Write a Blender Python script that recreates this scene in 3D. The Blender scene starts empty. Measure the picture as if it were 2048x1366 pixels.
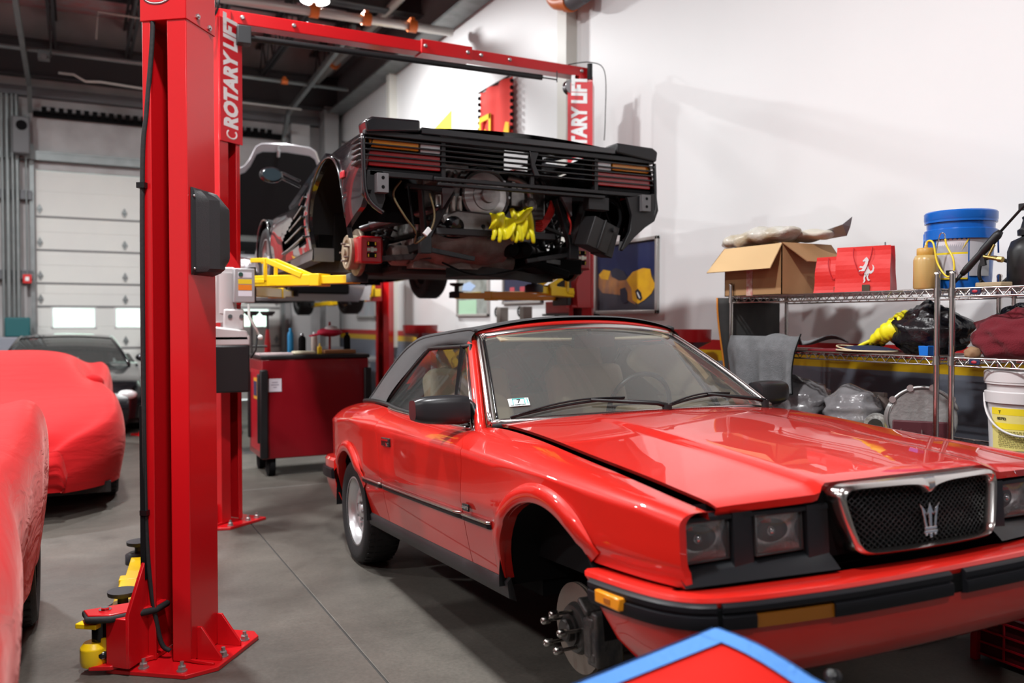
import bpy, bmesh, math, random
from mathutils import Vector, Matrix, Euler
C = bpy.context.scene
COL = C.collection
pi = math.pi
R = math.radians
# ------------------------------------------------------------------ camera, exposure, world, lamps' common settings
cam_d = bpy.data.cameras.new('camera'); cam = bpy.data.objects.new('camera', cam_d); COL.objects.link(cam)
cam.location = (0, 0, 1.388)
cam.rotation_euler = (R(90 - 1.35), 0, R(-27.1))
cam_d.sensor_width = 36; cam_d.lens = 1700 / 2048 * 36
cam_d.clip_start = .05; cam_d.clip_end = 100
cam_d.dof.use_dof = True; cam_d.dof.focus_distance = 3.55; cam_d.dof.aperture_fstop = 1.9
cam_d.dof.aperture_blades = 9
C.camera = cam
C.view_settings.view_transform = 'Standard'; C.view_settings.look = 'None'
C.view_settings.exposure = 0.0; C.view_settings.gamma = 1; C.view_settings.use_curve_mapping = False
C.cycles.max_bounces = 7; C.cycles.diffuse_bounces = 3; C.cycles.glossy_bounces = 4; C.cycles.transmission_bounces = 6
C.cycles.transparent_max_bounces = 10; C.cycles.sample_clamp_indirect = 6; C.cycles.caustics_reflective = False; C.cycles.caustics_refractive = False
C.cycles.use_denoising = True
W = bpy.data.worlds.new('world'); C.world = W; W.use_nodes = True
bg = W.node_tree.nodes['Background']; bg.inputs[0].default_value = (.86, .93, 1, 1); bg.inputs[1].default_value = 4.5
LAMP_W = 250; LAMP_COL = (.985, .995, 1)

# ------------------------------------------------------------------ materials
MATS = {}
def mat(name, col=(.5, .5, .5), rough=.5, metal=0, coat=0, noise=None, bump=None, trans=0, ior=1.45, alpha=1, emit=None, estr=0, sheen=0, spec=.5, coatr=.03, rnoise=None):
    """noise=(scale, col2, amount[, detail]); bump=(scale, strength[, stretch]); rnoise=(scale,lo,hi)"""
    if name in MATS: return MATS[name]
    m = bpy.data.materials.new(name); m.use_nodes = True; nt = m.node_tree; N = nt.nodes; L = nt.links
    p = N['Principled BSDF']; I = p.inputs
    I['Base Color'].default_value = (*col, 1); I['Roughness'].default_value = rough; I['Metallic'].default_value = metal
    I['Coat Weight'].default_value = coat; I['Coat Roughness'].default_value = coatr
    I['Transmission Weight'].default_value = trans; I['IOR'].default_value = ior; I['Alpha'].default_value = alpha
    I['Specular IOR Level'].default_value = spec; I['Sheen Weight'].default_value = sheen
    if emit: I['Emission Color'].default_value = (*emit, 1); I['Emission Strength'].default_value = estr
    tc = None
    def coords(stretch=None):
        nonlocal tc
        if tc is None: tc = N.new('ShaderNodeTexCoord')
        if not stretch: return tc.outputs['Object']
        mp = N.new('ShaderNodeMapping'); mp.inputs['Scale'].default_value = stretch; L.new(tc.outputs['Object'], mp.inputs[0]); return mp.outputs[0]
    if noise:
        n = N.new('ShaderNodeTexNoise'); n.inputs['Scale'].default_value = noise[0]; n.inputs['Detail'].default_value = noise[3] if len(noise) > 3 else 4
        L.new(coords(noise[4] if len(noise) > 4 else None), n.inputs['Vector'])
        r = N.new('ShaderNodeValToRGB'); r.color_ramp.elements[0].position = .35; r.color_ramp.elements[1].position = .65
        L.new(n.outputs['Fac'], r.inputs[0])
        mx = N.new('ShaderNodeMix'); mx.data_type = 'RGBA'; mx.inputs[6].default_value = (*col, 1)
        mx.inputs[7].default_value = (*[col[i] * (1 - noise[2]) + noise[1][i] * noise[2] for i in range(3)], 1)
        L.new(r.outputs[0], mx.inputs[0]); L.new(mx.outputs[2], I['Base Color'])
    if rnoise:
        n = N.new('ShaderNodeTexNoise'); n.inputs['Scale'].default_value = rnoise[0]; n.inputs['Detail'].default_value = 5
        L.new(coords(), n.inputs['Vector'])
        q = N.new('ShaderNodeMapRange'); q.inputs[3].default_value = rnoise[1]; q.inputs[4].default_value = rnoise[2]
        L.new(n.outputs['Fac'], q.inputs[0]); L.new(q.outputs[0], I['Roughness'])
    if bump:
        n = N.new('ShaderNodeTexNoise'); n.inputs['Scale'].default_value = bump[0]; n.inputs['Detail'].default_value = 5
        L.new(coords(bump[2] if len(bump) > 2 else None), n.inputs['Vector'])
        b = N.new('ShaderNodeBump'); b.inputs['Strength'].default_value = bump[1]; b.inputs['Distance'].default_value = .01
        L.new(n.outputs['Fac'], b.inputs['Height']); L.new(b.outputs[0], I['Normal'])
    MATS[name] = m
    return m

RED = mat('red_car_paint', (.60, .014, .008), .38, 0, 1.0, coatr=.015, spec=.3)
REDL = mat('red_lift_enamel', (.56, .006, .010), .30, 0, .35, coatr=.12, bump=(9, .02))
REDT = mat('red_toolbox_enamel', (.20, .003, .008), .3, 0, .4)
REDD = mat('dark_red_enamel', (.25, .004, .006), .3, 0, .3)
BLACKP = mat('black_car_paint', (.006, .006, .008), .25, 0, 1.0, coatr=.015)
BLACK = mat('black_plastic', (.009, .009, .010), .45, bump=(300, .05))
BLACKG = mat('gloss_black', (.008, .008, .009), .15)
MATT = mat('matt_black', (.004, .004, .0045), .9, spec=.2)
VOID = mat('underbody_black', (.012, .011, .011), .7, noise=(9, (.035, .028, .022), .6))
RUB = mat('tyre_rubber', (.014, .014, .015), .72, bump=(60, .2))
CHR = mat('chrome', (.82, .82, .82), .07, 1)
CHRB = mat('brushed_chrome', (.62, .60, .58), .2, 1)
STEEL = mat('steel', (.42, .42, .43), .32, 1, noise=(12, (.25, .25, .26), .5))
GALV = mat('galvanised_steel', (.24, .26, .26), .45, .6, noise=(5, (.16, .18, .18), .5))
ALU = mat('cast_aluminium', (.50, .50, .49), .42, .7, noise=(8, (.25, .25, .24), .6), bump=(50, .2))
RUST = mat('rusty_steel', (.20, .14, .12), .6, .4, noise=(14, (.30, .26, .24), .8), bump=(30, .3))
YEL = mat('yellow_lift_enamel', (.90, .58, .008), .35, 0, .3)
WHITE = mat('white_paint', (.80, .80, .80), .45)
SILV = mat('silver_car_paint', (.40, .39, .41), .28, .6, .8)
GLASS = mat('car_glass', (.93, .97, .95), .0, 0, trans=1, ior=1.45)
AMB = mat('amber_lens', (.95, .36, .012), .18, 0, .5)
REDLENS = mat('red_lens', (.50, .008, .012), .15, 0, .6)
CLRLENS = mat('clear_lens', (.75, .75, .76), .2, .1, .5)

# ------------------------------------------------------------------ mesh builder
class B:
    def __init__(s): s.v = []; s.f = []; s.m = []; s.mi = 0; s.sm = []
    def add(s, vs, fs, smooth=False, T=None):
        o = len(s.v)
        for p in vs:
            p = Vector(p)
            if T is not None: p = T @ p
            s.v.append(tuple(p))
        for f in fs: s.f.append([o + i for i in f]); s.m.append(s.mi); s.sm.append(smooth)
        return s
    def box(s, c, d, rot=None, T=None, taper=1):
        x, y, z = [a / 2 for a in d]; t = taper
        vs = [(-x, -y, -z), (x, -y, -z), (x, y, -z), (-x, y, -z), (-x * t, -y * t, z), (x * t, -y * t, z), (x * t, y * t, z), (-x * t, y * t, z)]
        M = Matrix.Translation(c)
        if rot: M = M @ Euler(rot).to_matrix().to_4x4()
        if T is not None: M = T @ M
        return s.add(vs, [(0, 3, 2, 1), (4, 5, 6, 7), (0, 1, 5, 4), (1, 2, 6, 5), (2, 3, 7, 6), (3, 0, 4, 7)], T=M)
    def b2(s, a, b, T=None):
        a = Vector(a); b = Vector(b); return s.box((a + b) / 2, [abs(q) for q in (b - a)], T=T)
    def bar(s, p0, p1, w, h=None, up=(0, 0, 1), T=None):
        """rectangular bar from p0 to p1"""
        p0 = Vector(p0); p1 = Vector(p1); h = h or w; d = p1 - p0; n = d.normalized(); up = Vector(up)
        x = n.cross(up)
        if x.length < 1e-4: x = n.cross(Vector((0, 1, 0)))
        x.normalize(); y = x.cross(n)
        vs = [p + x * a * w / 2 + y * b * h / 2 for p in (p0, p1) for a, b in ((-1, -1), (1, -1), (1, 1), (-1, 1))]
        return s.add(vs, [(0, 3, 2, 1), (4, 5, 6, 7), (0, 1, 5, 4), (1, 2, 6, 5), (2, 3, 7, 6), (3, 0, 4, 7)], T=T)
    def lathe(s, prof, c=(0, 0, 0), axis=(0, 0, 1), n=24, smooth=True, T=None, cap=True):
        """prof: list of (r, h) along axis"""
        q = Vector((0, 0, 1)).rotation_difference(Vector(axis).normalized()).to_matrix().to_4x4()
        M = Matrix.Translation(c) @ q
        if T is not None: M = T @ M
        vs = []; fs = []
        for r, h in prof:
            for k in range(n): a = 2 * pi * k / n; vs.append((r * math.cos(a), r * math.sin(a), h))
        for i in range(len(prof) - 1):
            for k in range(n):
                k2 = (k + 1) % n; fs.append((i * n + k, i * n + k2, (i + 1) * n + k2, (i + 1) * n + k))
        s.add(vs, fs, smooth, M)
        if cap:
            for i, rev in ((0, True), (len(prof) - 1, False)):
                if prof[i][0] > 1e-5:
                    ring = [(prof[i][0] * math.cos(2 * pi * k / n), prof[i][0] * math.sin(2 * pi * k / n), prof[i][1]) for k in range(n)]
                    s.add(ring, [list(range(n))[::-1] if rev else list(range(n))], False, M)
        return s
    def cyl(s, p0, p1, r, r2=None, n=16, smooth=True, T=None):
        p0 = Vector(p0); p1 = Vector(p1); d = p1 - p0
        return s.lathe([(r, 0), (r if r2 is None else r2, d.length)], p0, d, n, smooth, T)
    def tube(s, pts, r, n=8, closed=False, T=None, flat=1):
        pts = [Vector(p) for p in pts]; m = len(pts); vs = []; fs = []; prev = None
        for i, p in enumerate(pts):
            a = pts[(i - 1) % m] if (closed or i > 0) else p; b = pts[(i + 1) % m] if (closed or i < m - 1) else p
            t = (b - a).normalized()
            if prev is None:
                x = t.orthogonal().normalized()
            else:
                x = (prev - t * prev.dot(t)); x = x.normalized() if x.length > 1e-6 else t.orthogonal().normalized()
            prev = x; y = t.cross(x); rr = r[i] if isinstance(r, (list, tuple)) else r
            for k in range(n): an = 2 * pi * k / n; vs.append(p + (x * math.cos(an) + y * math.sin(an) * flat) * rr)
        for i in range(m if closed else m - 1):
            for k in range(n):
                k2 = (k + 1) % n; j = (i + 1) % m; fs.append((i * n + k, i * n + k2, j * n + k2, j * n + k))
        if not closed: fs += [list(range(n))[::-1], list(range((m - 1) * n, m * n))]
        return s.add(vs, fs, True, T)
    def grid(s, fn, nu, nv, smooth=True, T=None, u=(0, 1), v=(0, 1), closed_u=False):
        vs = [fn(u[0] + (u[1] - u[0]) * i / nu, v[0] + (v[1] - v[0]) * j / nv) for i in range(nu + 1) for j in range(nv + 1)]
        fs = [(i * (nv + 1) + j, (i + 1) * (nv + 1) + j, (i + 1) * (nv + 1) + j + 1, i * (nv + 1) + j + 1) for i in range(nu) for j in range(nv)]
        return s.add(vs, fs, smooth, T)
    def prism(s, poly, d0, d1, mp=lambda x, y, d: (x, d, y), T=None):
        n = len(poly); vs = [mp(x, y, d0) for x, y in poly] + [mp(x, y, d1) for x, y in poly]
        fs = [list(range(n))[::-1], list(range(n, 2 * n))] + [(i, (i + 1) % n, n + (i + 1) % n, n + i) for i in range(n)]
        return s.add(vs, fs, T=T)
    def ball(s, c, r, n=14, T=None, sc=(1, 1, 1)):
        M = Matrix.Translation(c) @ Matrix.Diagonal((*sc, 1))
        if T is not None: M = T @ M
        m = n // 2
        return s.lathe([(max(r * math.sin(pi * i / m), 1e-5), -r * math.cos(pi * i / m)) for i in range(m + 1)], n=n, T=M, cap=False)

def link(o, parent=None, T=None):
    COL.objects.link(o)
    if T is not None: o.matrix_world = T
    if parent is not None: o.parent = parent
    return o
def ob(name, b, m, parent=None, bev=0, seg=2, weld=False, solid=0, sub=0, T=None, autos=None, soff=-1):
    me = bpy.data.meshes.new(name); me.from_pydata(b.v, [], b.f)
    ms = m if isinstance(m, (list, tuple)) else [m]
    for q in ms: me.materials.append(q)
    me.polygons.foreach_set('material_index', b.m); me.polygons.foreach_set('use_smooth', b.sm)
    bm = bmesh.new(); bm.from_mesh(me)
    if weld: bmesh.ops.remove_doubles(bm, verts=bm.verts, dist=1e-4)
    bmesh.ops.recalc_face_normals(bm, faces=bm.faces)
    bm.to_mesh(me); bm.free(); me.update()
    o = bpy.data.objects.new(name, me); link(o, parent, T)
    if solid: q = o.modifiers.new('solid', 'SOLIDIFY'); q.thickness = solid; q.offset = soff
    if sub: q = o.modifiers.new('sub', 'SUBSURF'); q.levels = sub; q.render_levels = sub
    if bev: q = o.modifiers.new('bevel', 'BEVEL'); q.width = bev; q.segments = seg; q.limit_method = 'ANGLE'; q.angle_limit = R(35); q.harden_normals = False
    if autos or bev:
        me.polygons.foreach_set('use_smooth', [True] * len(me.polygons))
        try: me.set_sharp_from_angle(angle=R(autos or 35))
        except Exception: pass
    return o
def thing(name, label, cat, loc=(0, 0, 0), rz=0, group=None, T=None):
    o = bpy.data.objects.new(name, None); o.empty_display_size = .1; COL.objects.link(o)
    if T is not None: o.matrix_world = T
    else: o.location = loc; o.rotation_euler = (0, 0, rz)
    o['label'] = label; o['category'] = cat
    if group: o['group'] = group
    return o
def tag(o, label, cat, group=None):
    o['label'] = label; o['category'] = cat
    if group: o['group'] = group
    return o
def st(name, b, m, parent=None, **k):
    o = ob(name, b, m, parent, **k)
    if parent is None: o['kind'] = 'structure'
    return o
def dup(root, T=None, label=None, group=None, loc=None, rz=None):
    r = root.copy(); COL.objects.link(r)
    if T is not None: r.matrix_world = T
    if loc is not None: r.location = loc
    if rz is not None: r.rotation_euler = (0, 0, rz)
    if label: r['label'] = label
    if group: r['group'] = group
    def kids(a, b):
        for ch in list(a.children):
            c = ch.copy(); COL.objects.link(c); c.parent = b; kids(ch, c)
    kids(root, r)
    return r
def text(name, s, size, T, m, parent=None, ext=.0008, bold=0, shear=0, sx=1, align='CENTER', space=1.0):
    cu = bpy.data.curves.new(name, 'FONT'); cu.body = s; cu.size = size; cu.extrude = ext; cu.offset = bold; cu.shear = shear
    cu.align_x = align; cu.align_y = 'CENTER'; cu.space_character = space; cu.resolution_u = 3
    t = bpy.data.objects.new('tmp', cu); COL.objects.link(t)
    bpy.context.view_layer.update()
    me = bpy.data.meshes.new_from_object(t.evaluated_get(bpy.context.evaluated_depsgraph_get()))
    bpy.data.objects.remove(t); me.name = name
    me.transform(Matrix.Diagonal((sx, 1, 1, 1)) if T is None else T @ Matrix.Diagonal((sx, 1, 1, 1)))
    me.materials.clear(); me.materials.append(m)
    o = bpy.data.objects.new(name, me); return link(o, parent)
def frame(o, x, y):
    """matrix whose x axis is x, y axis is y, origin o"""
    x = Vector(x).normalized(); y = Vector(y).normalized(); z = x.cross(y).normalized(); y = z.cross(x)
    M = Matrix((x, y, z)).transposed().to_4x4(); M.translation = Vector(o); return M
def lerp(a, b, t): return a + (b - a) * t
def interp(tab, x):
    if x <= tab[0][0]: return tab[0][1]
    for (a, p), (b, q) in zip(tab, tab[1:]):
        if x <= b:
            return p + (q - p) * (x - a) / (b - a)
    return tab[-1][1]
def sinterp(tab, x):
    """smooth (catmull-rom) interpolation through a table"""
    n = len(tab)
    if x <= tab[0][0]: return tab[0][1]
    if x >= tab[-1][0]: return tab[-1][1]
    for i in range(n - 1):
        if x <= tab[i + 1][0]: break
    x0, y0 = tab[i]; x1, y1 = tab[i + 1]; h = x1 - x0
    def sl(j):
        a = tab[max(j - 1, 0)]; b = tab[min(j + 1, n - 1)]; return (b[1] - a[1]) / (b[0] - a[0])
    t = (x - x0) / h
    return (2 * t**3 - 3 * t**2 + 1) * y0 + (t**3 - 2 * t**2 + t) * h * sl(i) + (-2 * t**3 + 3 * t**2) * y1 + (t**3 - t**2) * h * sl(i + 1)
def smooth(pts, n=6, closed=False):
    """catmull-rom through points"""
    P = [Vector(p) for p in pts]; m = len(P); out = []
    for i in range(m if closed else m - 1):
        g = lambda k: P[k % m] if closed else P[min(max(k, 0), m - 1)]
        a, b, c, d = g(i - 1), g(i), g(i + 1), g(i + 2)
        for k in range(n):
            t = k / n; out.append(.5 * ((2 * b) + (c - a) * t + (2 * a - 5 * b + 4 * c - d) * t * t + (-a + 3 * b - 3 * c + d) * t**3))
    if not closed: out.append(P[-1])
    return out
# ================================================================== the room
WX = 4.3; WY = 15.5; CZ = 6.3; LX = -7.0; FY = -5.0
def wall_mat():
    m = bpy.data.materials.new('right_wall_paint'); m.use_nodes = True; N = m.node_tree.nodes; L = m.node_tree.links; p = N['Principled BSDF']
    g = N.new('ShaderNodeNewGeometry'); sx = N.new('ShaderNodeSeparateXYZ'); L.new(g.outputs['Position'], sx.inputs[0])
    r = N.new('ShaderNodeValToRGB'); r.color_ramp.interpolation = 'CONSTANT'; e = r.color_ramp.elements
    mr = N.new('ShaderNodeMapRange'); mr.inputs[2].default_value = 4.0; mr.clamp = True; mr.inputs[1].default_value = 0
    L.new(sx.outputs[2], mr.inputs[0]); L.new(mr.outputs[0], r.inputs[0])
    e[0].position = 0; e[0].color = (.20, .22, .27, 1); e[1].position = 1.08 / 4; e[1].color = (.75, .46, .008, 1)
    q = e.new(1.163 / 4); q.color = (.50, .008, .010, 1); q = e.new(1.235 / 4); q.color = (.80, .80, .80, 1)
    n = N.new('ShaderNodeTexNoise'); n.inputs['Scale'].default_value = 1.3; n.inputs['Detail'].default_value = 6; L.new(g.outputs['Position'], n.inputs['Vector'])
    mx = N.new('ShaderNodeMix'); mx.data_type = 'RGBA'; mx.blend_type = 'MULTIPLY'; mx.inputs[7].default_value = (.93, .93, .93, 1)
    L.new(n.outputs['Fac'], mx.inputs[0]); L.new(r.outputs[0], mx.inputs[6]); L.new(mx.outputs[2], p.inputs['Base Color'])
    p.inputs['Roughness'].default_value = .5
    b = N.new('ShaderNodeBump'); b.inputs['Strength'].default_value = .08; n2 = N.new('ShaderNodeTexNoise'); n2.inputs['Scale'].default_value = 45
    L.new(g.outputs['Position'], n2.inputs['Vector']); L.new(n2.outputs['Fac'], b.inputs['Height']); L.new(b.outputs[0], p.inputs['Normal'])
    return m
def floor_mat():
    m = bpy.data.materials.new('sealed_concrete'); m.use_nodes = True; N = m.node_tree.nodes; L = m.node_tree.links; p = N['Principled BSDF']
    g = N.new('ShaderNodeNewGeometry')
    def noise(sc, det=6, ro=.6):
        n = N.new('ShaderNodeTexNoise'); n.inputs['Scale'].default_value = sc; n.inputs['Detail'].default_value = det; n.inputs['Roughness'].default_value = ro
        L.new(g.outputs['Position'], n.inputs['Vector']); return n.outputs['Fac']
    r = N.new('ShaderNodeValToRGB'); e = r.color_ramp.elements; e[0].position = .32; e[0].color = (.062, .056, .048, 1); e[1].position = .7; e[1].color = (.135, .122, .104, 1)
    L.new(noise(1.1, 9, .65), r.inputs[0])
    r2 = N.new('ShaderNodeValToRGB'); e = r2.color_ramp.elements; e[0].position = .60; e[0].color = (1, 1, 1, 1); e[1].position = .72; e[1].color = (.55, .52, .5, 1)
    L.new(noise(2.6, 3), r2.inputs[0])
    mx = N.new('ShaderNodeMix'); mx.data_type = 'RGBA'; mx.blend_type = 'MULTIPLY'; mx.inputs[0].default_value = .5
    L.new(r.outputs[0], mx.inputs[6]); L.new(r2.outputs[0], mx.inputs[7])
    r3 = N.new('ShaderNodeValToRGB'); e = r3.color_ramp.elements; e[0].position = .3; e[0].color = (.75, .75, .75, 1); e[1].position = .75; e[1].color = (1.25, 1.25, 1.25, 1)
    L.new(noise(60, 2), r3.inputs[0])
    mx2 = N.new('ShaderNodeMix'); mx2.data_type = 'RGBA'; mx2.blend_type = 'MULTIPLY'; mx2.inputs[0].default_value = .6
    L.new(mx.outputs[2], mx2.inputs[6]); L.new(r3.outputs[0], mx2.inputs[7]); L.new(mx2.outputs[2], p.inputs['Base Color'])
    q = N.new('ShaderNodeMapRange'); q.inputs[3].default_value = .34; q.inputs[4].default_value = .62; L.new(noise(3.1, 8), q.inputs[0]); L.new(q.outputs[0], p.inputs['Roughness'])
    b = N.new('ShaderNodeBump'); b.inputs['Strength'].default_value = .06; L.new(noise(80, 3), b.inputs['Height']); L.new(b.outputs[0], p.inputs['Normal'])
    return m
# floor in slabs separated by saw-cut joints
b = B(); b.b2((LX, FY, -.12), (WX, WY, -.006))
st('floor', b, mat('joint_dark', (.05, .048, .045), .9))
b = B(); xs = [LX, -3.45, .33 , WX]; ys = [FY, 1.05, 5.55, 10.1, WY]
ji = .004
xs = [LX, -3.5, 1.05, WX]; ys = [FY, 2.6, 7.2, 11.4, WY]
for i in range(3):
    for j in range(4): b.b2((xs[i] + ji, ys[j] + ji, -.006), (xs[i + 1] - ji, ys[j + 1] - ji, 0))
st('floor_slab', b, floor_mat(), bev=.003, seg=1)
WM = wall_mat()
b = B(); b.b2((WX, FY, 0), (WX + .15, WY, CZ + .1)); st('wall_right', b, WM)
WHW = mat('white_wall', (.74, .74, .74), .55, noise=(1.2, (.62, .62, .63), .5))
b = B(); b.b2((LX - .15, FY, 0), (LX, WY, CZ + .1)); st('wall_left', b, mat('left_wall_grey', (.40, .39, .39), .6))
b = B(); b.b2((LX, FY - .15, 0), (WX, FY, CZ + .1)); st('wall_front', b, mat('front_wall_dark', (.12, .12, .125), .6))
DX0, DX1, DZ = -.56, 3.25, 3.80
CORR = mat('pleated_liner', (.46, .45, .45), .6, noise=(2.2, (.32, .30, .30), .7), bump=(4, .6, (1, 1, .05)))
b = B()
b.b2((LX, WY, 0), (DX0, WY + .12, CZ + .1)); b.b2((DX1, WY, 0), (WX, WY + .12, CZ + .1)); b.b2((DX0, WY, DZ), (DX1, WY + .12, CZ + .1))
st('wall_back', b, CORR)
DECK = mat('roof_deck', (.62, .56, .57), .7, noise=(3.5, (.75, .26, .28), .8, 5, (1, 2.2, 1)))
b = B(); n = 80
b.grid(lambda u, v: (lerp(LX, WX, v), lerp(FY, WY, u), CZ + (.05 if int(u * n + .5) % 4 < 2 else 0)), n, 1, smooth=False)
b.b2((LX, FY, CZ + .08), (WX, WY, CZ + .2)); st('ceiling', b, DECK)
# open web joists running down the hall, carried by girders across it
DST = mat('dark_primed_steel', (.055, .056, .06), .5, .3)
GST = mat('grey_primed_steel', (.14, .145, .155), .5, .2)
for k, x in enumerate([-4.6, -3.1, -1.35, -.28, .78, 1.84, 2.9, 3.85]):
    b = B(); zt, zb = 6.18, 5.62
    for yy in (0,):
        b.b2((x - .05, FY, zt), (x - .012, WY, zt + .05)); b.b2((x + .012, FY, zt), (x + .05, WY, zt + .05))
        b.b2((x - .05, FY, zb), (x - .012, WY, zb + .05)); b.b2((x + .012, FY, zb), (x + .05, WY, zb + .05))
    y = 4.0
    while y < WY - .3:
        b.bar((x, y, zb + .02), (x, y + .3, zt + .02), .022); b.bar((x, y + .3, zt + .02), (x, y + .6, zb + .02), .022); y += .6
    st('trim_joist_%d' % k, b, DST)
for k in range(12):
    b = B(); y = 7.4 + k * .62; b.b2((LX, y - .03, 6.20), (WX, y + .03, 6.26)); st('trim_purlin_%d' % k, b, DST)
for k, (y, z, h) in enumerate([(10.9, 5.5, .5), (15.1, 5.15, .55), (6.0, 5.5, .4)]):
    b = B(); b.b2((LX, y - .1, z), (WX, y + .1, z + .02)); b.b2((LX, y - .1, z + h), (WX, y + .1, z + h + .02)); b.b2((LX, y - .012, z), (WX, y + .012, z + h))
    st('trim_girder_%d' % k, b, DST)
# grey beam along the head of the right wall, flange below
b = B(); b.b2((WX - .18, FY, 5.12), (WX, WY, 5.15)); b.b2((WX - .10, FY, 5.15), (WX - .06, WY, 5.75)); b.b2((WX - .2, FY, 5.75), (WX, WY, 5.78))
st('trim_wall_beam', b, mat('beam_grey', (.11, .105, .11), .6, noise=(4, (.14, .13, .13), .6)))
b = B(); b.b2((WX - .30, FY, 5.085), (WX - .02, WY, 5.12)); st('trim_beam_flange', b, mat('beam_flange', (.20, .215, .215), .5, .4, noise=(7, (.14, .15, .15), .8)))
# steel columns standing in the wall
for k, (y, w) in enumerate([(12.25, .14), (7.12, .17)]):
    b = B(); b.b2((WX - .12, y - w / 2, 1.0 if k == 0 else 2.0), (WX + .01, y + w / 2, 5.1)); st('trim_column_%d' % k, b, mat('column_cream', (.62, .61, .56), .5))
b = B(); b.b2((3.95, 15.0, 0), (4.2, 15.4, 5.2)); st('trim_corner_column', b, mat('column_grey', (.33, .33, .33), .55))
b = B(); b.b2((3.42, 15.28, 0), (3.75, 15.5, 4.9)); st('trim_door_column', b, mat('column_light', (.50, .50, .50), .5))
# horizontal girts of the back wall and door tracks
for k, (x0, x1, z) in enumerate([(LX, WX, 4.92), (LX, WX, 3.93), (LX, DX0 - .05, 3.3), (LX, DX0 - .05, 2.05)]):
    b = B(); b.b2((x0, WY - .16, z), (x1, WY, z + .14)); b.b2((x0, WY - .17, z + .11), (x1, WY - .15, z + .14)); st('trim_girt_%d' % k, b, GST if k != 1 else GALV)
b = B(); b.b2((DX0 - .02, WY - .12, 4.62), (DX1 + .1, WY - .05, 4.70))
for i in range(30): b.b2((DX0 + .1 + i * .12, WY - .2, 4.66), (DX0 + .17 + i * .12, WY - .12, 4.76))
st('trim_door_shaft', b, MATT)
for k, x in enumerate((DX0 - .05, DX1 + .04)):
    b = B(); b.b2((x - .03, WY - .1, 0), (x + .03, WY - .04, 4.25))
    pts = [(x, WY - .07, 4.2), (x, WY - .22, 4.65), (x, WY - .6, 5.0), (x, WY - 4.5, 5.25)]
    for p, q in zip(pts, pts[1:]): b.bar(p, q, .06, .09)
    st('trim_door_track_%d' % k, b, GALV)
# sectional garage door, ribbed panels; one panel row carries panes
door = bpy.data.objects.new('door_1', None); COL.objects.link(door); door.location = (0, WY, 0); door['kind'] = 'structure'
DPN = mat('door_panel_white', (.72, .72, .68), .5, noise=(1.4, (.66, .66, .64), .6))
zs = [0, .46, .95, 1.63, 2.0, 2.53, 3.06, DZ + .0]
wins = [(-.34, .26), (.58, 1.18), (1.50, 2.10), (2.43, 3.05)]
for i in range(len(zs) - 1):
    z0, z1 = zs[i] + .012, zs[i + 1] - .012; b = B()
    if i == 2:
        wz0, wz1 = 1.30, 1.60; x = DX0
        b.b2((DX0, .02, z0), (DX1, .07, wz0)); b.b2((DX0, .02, wz1), (DX1, .07, z1))
        for a, c in wins: b.b2((x, .02, wz0), (a, .07, wz1)); x = c
        b.b2((x, .02, wz0), (DX1, .07, wz1))
    else:
        b.b2((DX0, .02, z0), (DX1, .07, z1)); 
        b.b2((DX0, .014, lerp(z0, z1, .55)), (DX1, .02, lerp(z0, z1, .9)))
    pn = ob('door_panel', b, DPN, door, bev=.006, seg=1)
    if i == 2:
        SKY = mat('daylight_glass', (.9, .95, .95), .3, emit=(.90, 1, .97), estr=1.3)
        for a, c in wins:
            b = B(); b.b2((a, .03, wz0), (c, .05, wz1)); ob('pane', b, mat('door_pane_glass', (.95, 1, .98), .02, trans=1, ior=1.2), pn)
            b = B()
            for p, q in (((a - .02, wz0 - .03), (c + .02, wz0)), ((a - .02, wz1), (c + .02, wz1 + .02)), ((a - .03, wz0 - .03), (a, wz1 + .02)), ((c, wz0 - .03), (c + .03, wz1 + .02))): b.b2((p[0], .008, p[1]), (q[0], .03, q[1]))
            ob('pane_frame', b, WHITE, pn, bev=.004, seg=1)
    if i:
        b = B(); b.b2((DX0, .012, zs[i] - .016), (DX1, .05, zs[i] + .016)); ob('seam_strip', b, mat('seam_grey', (.20, .20, .20), .6), pn)
    for x in (DX0 + .05, .72, 1.95, DX1 - .06):
        b = B(); z = zs[i] + .12 if i > 1 else zs[i] + .1
        b.prism([(x - .04, z), (x, z - .08), (x + .04, z), (x, z + .08)], -.006, .02); b.cyl((x, -.03, z), (x, .02, z), .018, n=8)
        ob('hinge', b, GALV, pn)
# bright garden outside seen through the panes
b = B(); b.b2((-4, WY + 5.5, -.1), (8, WY + 5.6, 5)); o = st('wall_outside_hedge', b, mat('sunlit_hedge', (.55, .75, .55), .9, noise=(2, (.9, 1, .9), .8)))
b = B(); b.b2((-6, WY + .13, -.12), (8, WY + 5.5, -.02)); st('floor_outside', b, mat('sunlit_apron', (.6, .6, .58), .9))
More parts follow.
